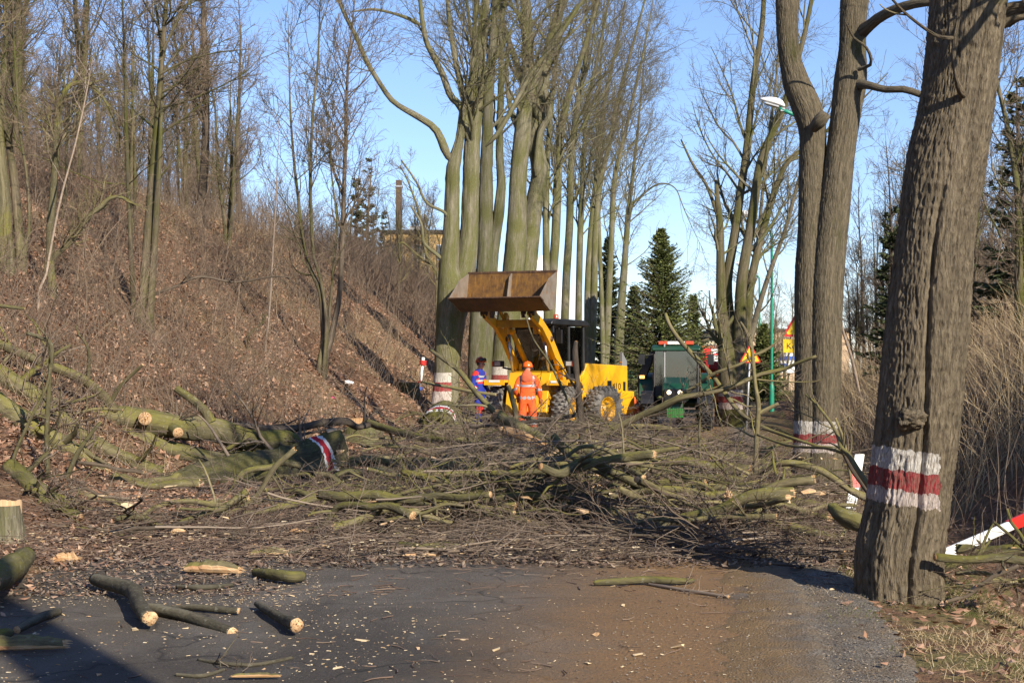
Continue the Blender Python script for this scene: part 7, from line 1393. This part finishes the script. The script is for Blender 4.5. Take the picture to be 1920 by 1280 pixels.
def street_lamp(label, hx, hy, bx, Y, s=1.0):
    x = X_(bx, Y); zg = float(gz(x, Y)); hz = CAMH + (HY - hy) / F * Y - zg; xh = X_(hx, Y) - x; root = thing('street_lamp', label, 'street lamp', (x, Y, zg), 0, None)
    g = Geo(); P = [(0, 0, -0.3), (0, 0, 1.0), (0, 0, 1.05), (0, 0, hz - 1.15), (xh * 0.08, 0, hz - 0.8), (xh * 0.3, 0, hz - 0.5), (xh * 0.72, 0, hz - 0.2)]; q = resample(np.array(P), 40)
    rr = np.where(q[:, 2] < 1.02, 0.1, 0.055); g.tubes(q[None], rr[None], 14, 0, 0, 0); part('pole', g, M['lamp_green'], root, smooth=True)
    g = Geo(); t_ = np.linspace(0, 1, 12); L = 0.68 * s; prof = np.sin(np.clip(t_ * 1.06, 0, 1) ** 0.62 * np.pi * 0.97) ** 0.6; a = np.linspace(0, 2 * np.pi, 16, endpoint=False)
    V = np.stack([np.stack((0 * a + xh * 0.62 - tt * L, np.cos(a) * 0.15 * p_, np.where(np.sin(a) > 0, np.sin(a) * 0.17, np.sin(a) * 0.06) * p_ + hz - 0.14 + tt * 0.2), -1) for tt, p_ in zip(t_, np.maximum(prof, 0.25 * (t_ < 0.5) + 0.02))])
    i = np.arange(12 * 16).reshape(12, 16); nx = np.roll(i, -1, 1); g.add(V.reshape(-1, 3), np.stack((i[:-1], nx[:-1], nx[1:], i[1:]), -1).reshape(-1, 4), 0); g.F.append(i[0][None, ::-1]); g.M.append(0); g.F.append(i[-1][None]); g.M.append(0); h = part('lamp_head', g, M['white_clean'], root, smooth=True)
    g = Geo(); box(g, (xh * 0.66, 0, hz - 0.24), (0.13, 0.1, 0.1)); part('clamp', g, M['grey_metal'], h, 0.01); g = Geo(); box(g, (xh * 0.62 - L * 0.55, 0, hz - 0.11), (L * 0.6, 0.2, 0.05), 0, (0, R(16.5), 0)); part('diffuser', g, M['lens'], h, 0.015)
    return root
street_lamp('nearest green street lamp, white head beside the dark left stem of the tall pair', 1432, 190, 1536, 42.0)
street_lamp('green street lamp with its whole curved post visible left of the twin stemmed tree', 1393, 400, 1447, 60.0)
street_lamp('green street lamp farther off, its post close left of the curved one', 1384, 495, 1424, 88.0)
street_lamp('small distant street lamp by the tall spruce', 1298, 573, 1309, 150.0)
street_lamp('small distant street lamp seen through the fan of stems', 1398, 594, 1412, 165.0)

def marker_post(label, bot, top, Yb, Yt, w, text=True):
    a, b = P3(*bot, Yb), P3(*top, Yt); L = float(np.linalg.norm(b - a)); root = thing('marker_post', label, 'marker post', a)
    z = Vector(nrm(b - a)); y = Vector((0, 1, 0)); y = (y - z * y.dot(z)).normalized(); x = y.cross(z); rm = Matrix((x, y, z)).transposed().to_4x4(); root.matrix_world = Matrix.Translation(Vector(a)) @ rm
    g = Geo(); prism(g, [(-w / 2, -0.3), (w / 2, -0.3), (w / 2, L - 0.0), (-w / 2 + 0.01, L - 0.03)], 0, 0.035, 0, 'y'); part('post', g, M['white'], root, 0.012)
    g = Geo(); prism(g, [(-w / 2 - 0.003, L * 0.50), (w / 2 + 0.003, L * 0.535), (w / 2 + 0.003, L * 0.74), (-w / 2 - 0.003, L * 0.70)], -0.004, 0.039, 0, 'y'); part('red_band', g, M['sign_red'], root)
    if text:
        lettering('76', 0.055, M['sign_black'], root, (-0.045, -0.002, L * 0.34), (R(90), 0, 0)); lettering('1', 0.1, M['sign_black'], root, (-0.02, -0.002, L * 0.2), (R(90), 0, 0))
        g = Geo(); box(g, (-0.005, -0.003, L * 0.33), (0.1, 0.003, 0.006)); part('rule', g, M['sign_black'], root)
    return root
marker_post('leaning white marker post with red band and number, between oak and twin stemmed tree', (1590, 985), (1612, 848), 17.0, 17.2, 0.125)
marker_post('fallen white post with a red end lying across the ditch right of the oak', (1765, 1042), (2010, 935), 13.2, 14.4, 0.1, False)
x, Yp = X_(790, 41.0), 41.0
rp_ = thing('marking_pole', 'white pole with red collars and blue foot leaning on the leafy slope', 'pole', ray_ground(788, 731)); 
g = Geo(); rod(g, [(0.0, 0, 0.12), (0.09, 0, 0.95)], 0.045, 12); part('shaft', g, M['white_clean'], rp_, smooth=True); g = Geo(); rod(g, [(0.075, 0, 0.72), (0.09, 0, 0.86)], 0.1, 12); part('red_collar', g, M['sign_red'], rp_, 0.01); g = Geo(); rod(g, [(0.005, 0, 0.2), (0.01, 0, 0.26)], 0.075, 12); part('red_collar', g, M['sign_red'], rp_, 0.01)
g = Geo(); rod(g, [(-0.015, 0, -0.05), (-0.005, 0, 0.08)], 0.065, 12); M['blue_plastic'] = plain('blue_plastic', (0.03, 0.12, 0.55, 1), 0.4, 0.5, 0, 0.1); part('foot', g, M['blue_plastic'], rp_, smooth=True)

# litter on the slope
def crumple(name, label, px, py, s, mat, seed):
    b = ray_ground(px, py); u = np.linspace(0, np.pi, 9); v = np.linspace(0, 2 * np.pi, 14, endpoint=False); uu, vv = np.meshgrid(u, v, indexing='ij'); d = np.stack((np.sin(uu) * np.cos(vv), np.sin(uu) * np.sin(vv), np.cos(uu) * 0.6), -1)
    d = d * s * (1 + 0.5 * vnoise(d * 3.1, seed)[..., None]); i = np.arange(9 * 14).reshape(9, 14); nx = np.roll(i, -1, 1); g = Geo(); g.add(d.reshape(-1, 3), np.stack((i[:-1], nx[:-1], nx[1:], i[1:]), -1).reshape(-1, 4), 0); o = g.build(name, mat, smooth=False); o.location = [float(b[0]), float(b[1]), float(b[2]) + s * 0.5]; tag(o, label, 'litter')
crumple('plastic_bag', 'crumpled white plastic bag on the leafy slope', 654, 722, 0.1, M['white_clean'], 3)
M['pink'] = plain('pink_plastic', (0.6, 0.08, 0.2, 1), 0.5, 0.3); crumple('plastic_scrap', 'tiny pink plastic scrap on the leafy slope', 624, 748, 0.045, M['pink'], 5)

# --- buildings far off
M['beige'] = plain('beige_render', (0.56, 0.4, 0.26, 1), 0.85, 0.2, 0, 0.15, (0.4, 0.3, 0.2, 1), 0.6); M['yellow_wall'] = plain('yellow_render', (0.62, 0.4, 0.16, 1), 0.85, 0.2, 0, 0.2, (0.4, 0.28, 0.15, 1), 0.8)
M['roof_dark'] = plain('roof_felt', (0.05, 0.045, 0.045, 1), 0.8, 0.2); M['pane'] = plain('window_pane', (0.12, 0.17, 0.22, 1), 0.1, 0.6, 0, 0.1); M['cream'] = plain('cream_letters', (0.75, 0.68, 0.45, 1), 0.6, 0.2, 0, 0.0); M['letter_orange'] = plain('orange_letters', (0.75, 0.25, 0.08, 1), 0.6, 0.2, 0, 0.0)
def fx(px, Y): return X_(px, Y)
Yb = 140; b = thing('warehouse', 'long beige flat roofed building behind the green lamp posts', 'building', (fx(1467, Yb), Yb, 0)); w = fx(1592, Yb) - fx(1342, Yb); h = 1.6 + 79 / F * Yb
g = Geo(); box(g, (0, 9, h / 2), (w, 18, h)); part('wall', g, M['beige'], b); g = Geo(); box(g, (0, 9, h + 0.12), (w + 0.4, 18.4, 0.24)); part('roof', g, M['roof_dark'], b)
for i in range(5):
    g = Geo(); box(g, (-w / 2 + 2 + i * 2.1, -0.03, 2.4), (1.3, 0.06, 1.0)); wf = part('window', g, M['white'], b); g = Geo(); box(g, (-w / 2 + 2 + i * 2.1, -0.07, 2.4), (1.1, 0.03, 0.8)); part('pane', g, M['pane'], wf)
Yb = 112; b = thing('billboard', 'white and blue advertising boards behind the lamp posts', 'billboard', (fx(1482, Yb), Yb, 0)); zc = 1.6 + 20 / F * Yb
g = Geo(); box(g, (0, 0, zc), (2.9, 0.1, 1.5)); pb_ = part('board', g, M['white_clean'], b); g = Geo(); box(g, (0.1, -0.06, zc + 0.35), (2.2, 0.02, 0.3)); box(g, (-0.6, -0.06, zc - 0.3), (0.6, 0.02, 0.5)); part('blue_print', g, M['blue_plastic'], pb_)
g = Geo(); rod(g, [(-1.2, 0.1, 0), (-1.2, 0.1, zc)], 0.06, 8); rod(g, [(1.2, 0.1, 0), (1.2, 0.1, zc)], 0.06, 8); part('post', g, M['galv'], b)
Yb = 120; b = thing('shop', 'low shop with dark lettered fascia and red panel behind the tractor', 'building', (fx(1345, Yb), Yb, 0)); w = fx(1405, Yb) - fx(1285, Yb); h = 1.6 + 62 / F * Yb
g = Geo(); box(g, (0, 4, h / 2), (w, 8, h)); part('wall', g, M['white'], b); g = Geo(); box(g, (0, -0.06, h - 0.32), (w, 0.12, 0.66)); fa = part('fascia', g, M['roof_dark'], b)
lettering('JE SANITAR', 0.42, M['cream'], fa, (fx(1308, Yb) - fx(1345, Yb), -0.13, h - 0.36), (R(90), 0, 0), ext=0.01); lettering('MONTAŻ', 0.27, M['letter_orange'], fa, (fx(1316, Yb) - fx(1345, Yb), -0.13, h - 0.63), (R(90), 0, 0), ext=0.01)
g = Geo(); box(g, (fx(1323, Yb) - fx(1345, Yb), -0.05, h - 1.25), (0.8, 0.1, 1.15)); part('red_panel', g, M['sign_red'], b); g = Geo(); box(g, (fx(1341, Yb) - fx(1345, Yb), -0.05, h - 1.3), (0.65, 0.1, 1.2)); wp = part('white_panel', g, M['white_clean'], b)
g = Geo(); box(g, (fx(1341, Yb) - fx(1345, Yb) + 0.05, -0.11, h - 1.12), (0.5, 0.02, 0.12)); part('red_print', g, M['sign_red'], wp)
g = Geo(); box(g, (0, 4, h + 0.08), (w + 0.2, 8.2, 0.16)); part('roof', g, M['roof_dark'], b)
Yb = 112; b = thing('house', 'yellow flat roofed house on top of the left bank', 'building', (fx(800, Yb), Yb, 7.2)); w = 6.6; h = 1.6 + 264 / F * Yb - 7.2
g = Geo(); box(g, (0, 4, h / 2), (w, 8, h)); part('wall', g, M['yellow_wall'], b); g = Geo(); box(g, (0, 4, h + 0.08), (w + 0.5, 8.5, 0.2)); part('roof', g, M['roof_dark'], b)
for x in (-2.2, -0.6, 1.2, 2.5):
    g = Geo(); box(g, (x, -0.03, h - 1.5), (0.95, 0.06, 1.2)); wf = part('window', g, M['white'], b); g = Geo(); box(g, (x, -0.07, h - 1.5), (0.8, 0.03, 1.05)); part('pane', g, M['pane'], wf)
g = Geo(); box(g, (-0.9, 3, h + 0.45), (1.2, 1, 0.6)); part('roof_hut', g, M['white'], b)
M['brick'] = plain('dark_brick', (0.11, 0.075, 0.055, 1), 0.9, 0.2, 0, 0.4, (0.05, 0.04, 0.035, 1), 5)
Yb = 118; zb = 7; b = thing('chimney', 'tall slim brick chimney standing left of the yellow house', 'chimney', (fx(748, Yb), Yb, zb)); zt = 1.6 + 362 / F * Yb - zb
g = Geo(); box(g, (0, 0, zt / 2), (0.46, 0.46, zt)); part('shaft', g, M['brick'], b, 0.02); g = Geo(); box(g, (0, 0, zt - 0.5), (0.6, 0.6, 0.12)); part('collar', g, M['galv'], b); g = Geo(); rod(g, [(-0.1, -0.28, 0), (-0.1, -0.28, zt * 0.55)], 0.05, 8); part('pipe', g, M['white'], b)
Yb = 150; b = thing('house', 'white gabled house glimpsed between the double trunk and the slim row trees', 'building', (fx(1016, Yb), Yb, 0.5)); 
g = Geo(); prism(g, [(-2, 0), (2, 0), (2, 11), (0, 13), (-2, 11)], 0, 7, 0, 'y'); part('wall', g, M['white_clean'], b); g = Geo(); box(g, (0.2, -0.03, 10), (0.8, 0.06, 1.1)); part('window', g, M['pane'], b)
# fences
def fence(label, x0, x1, Y, h, mat, post=2.2, rails=9, vert=0.12):
    root = thing('mesh_fence', label, 'fence', ((x0 + x1) / 2, Y, 0)); L = x1 - x0
    for i in range(int(L / post) + 1):
        g = Geo(); box(g, (-L / 2 + i * post, 0, h / 2), (0.08, 0.08, h + 0.1)); part('post', g, mat, root)
    g = Geo()
    for i in range(rails): box(g, (0, -0.03, 0.1 + (h - 0.15) * i / (rails - 1)), (L, 0.02, 0.03))
    for i in range(int(L / vert)): box(g, (-L / 2 + i * vert, -0.05, h / 2), (0.022, 0.015, h - 0.1))
    part('mesh_panel', g, mat, root); return root
M['fence_green'] = plain('fence_green', (0.03, 0.17, 0.12, 1), 0.5, 0.4, 0, 0.2)
fence('green mesh fence between the yellow hood and the tractor', fx(1160, 125), fx(1225, 125), 125, 1.9, M['fence_green'])
fence('green mesh fence beside the white railing', fx(1372, 118), fx(1470, 118), 118, 1.0, M['fence_green'])
b = thing('railing', 'white railing with two yellow posts near the green fence', 'railing', (fx(1416, 108), 108, -0.1)); 
g = Geo()
for i in range(7): box(g, (-1.0 + i * 0.36, 0, 0.45), (0.09, 0.05, 0.75))
box(g, (0.08, 0, 0.8), (2.4, 0.05, 0.09)); part('bars', g, M['white_clean'], b)
for x in (-0.62, -0.42):
    g = Geo(); box(g, (x, -0.1, 0.42), (0.11, 0.06, 0.85)); part('yellow_post', g, M['sign_yellow'], b)
# hedge strip and rough grass at the far road end
g = Geo(); r_ = np.random.default_rng(5); n_ = 9000; X = r_.uniform(fx(1120, 118), fx(1480, 118), n_); Y = r_.uniform(96, 124, n_); k_ = np.abs(X - XC(Y)) > 3.2; X, Y = X[k_], Y[k_]
blades(g, X, Y, 0 * X, 0.35, 0.5, 0.016, r_); o = g.build('rough_grass', M['grass_green']); tag(o, 'rough green grass beyond the tractor', kind='stuff')
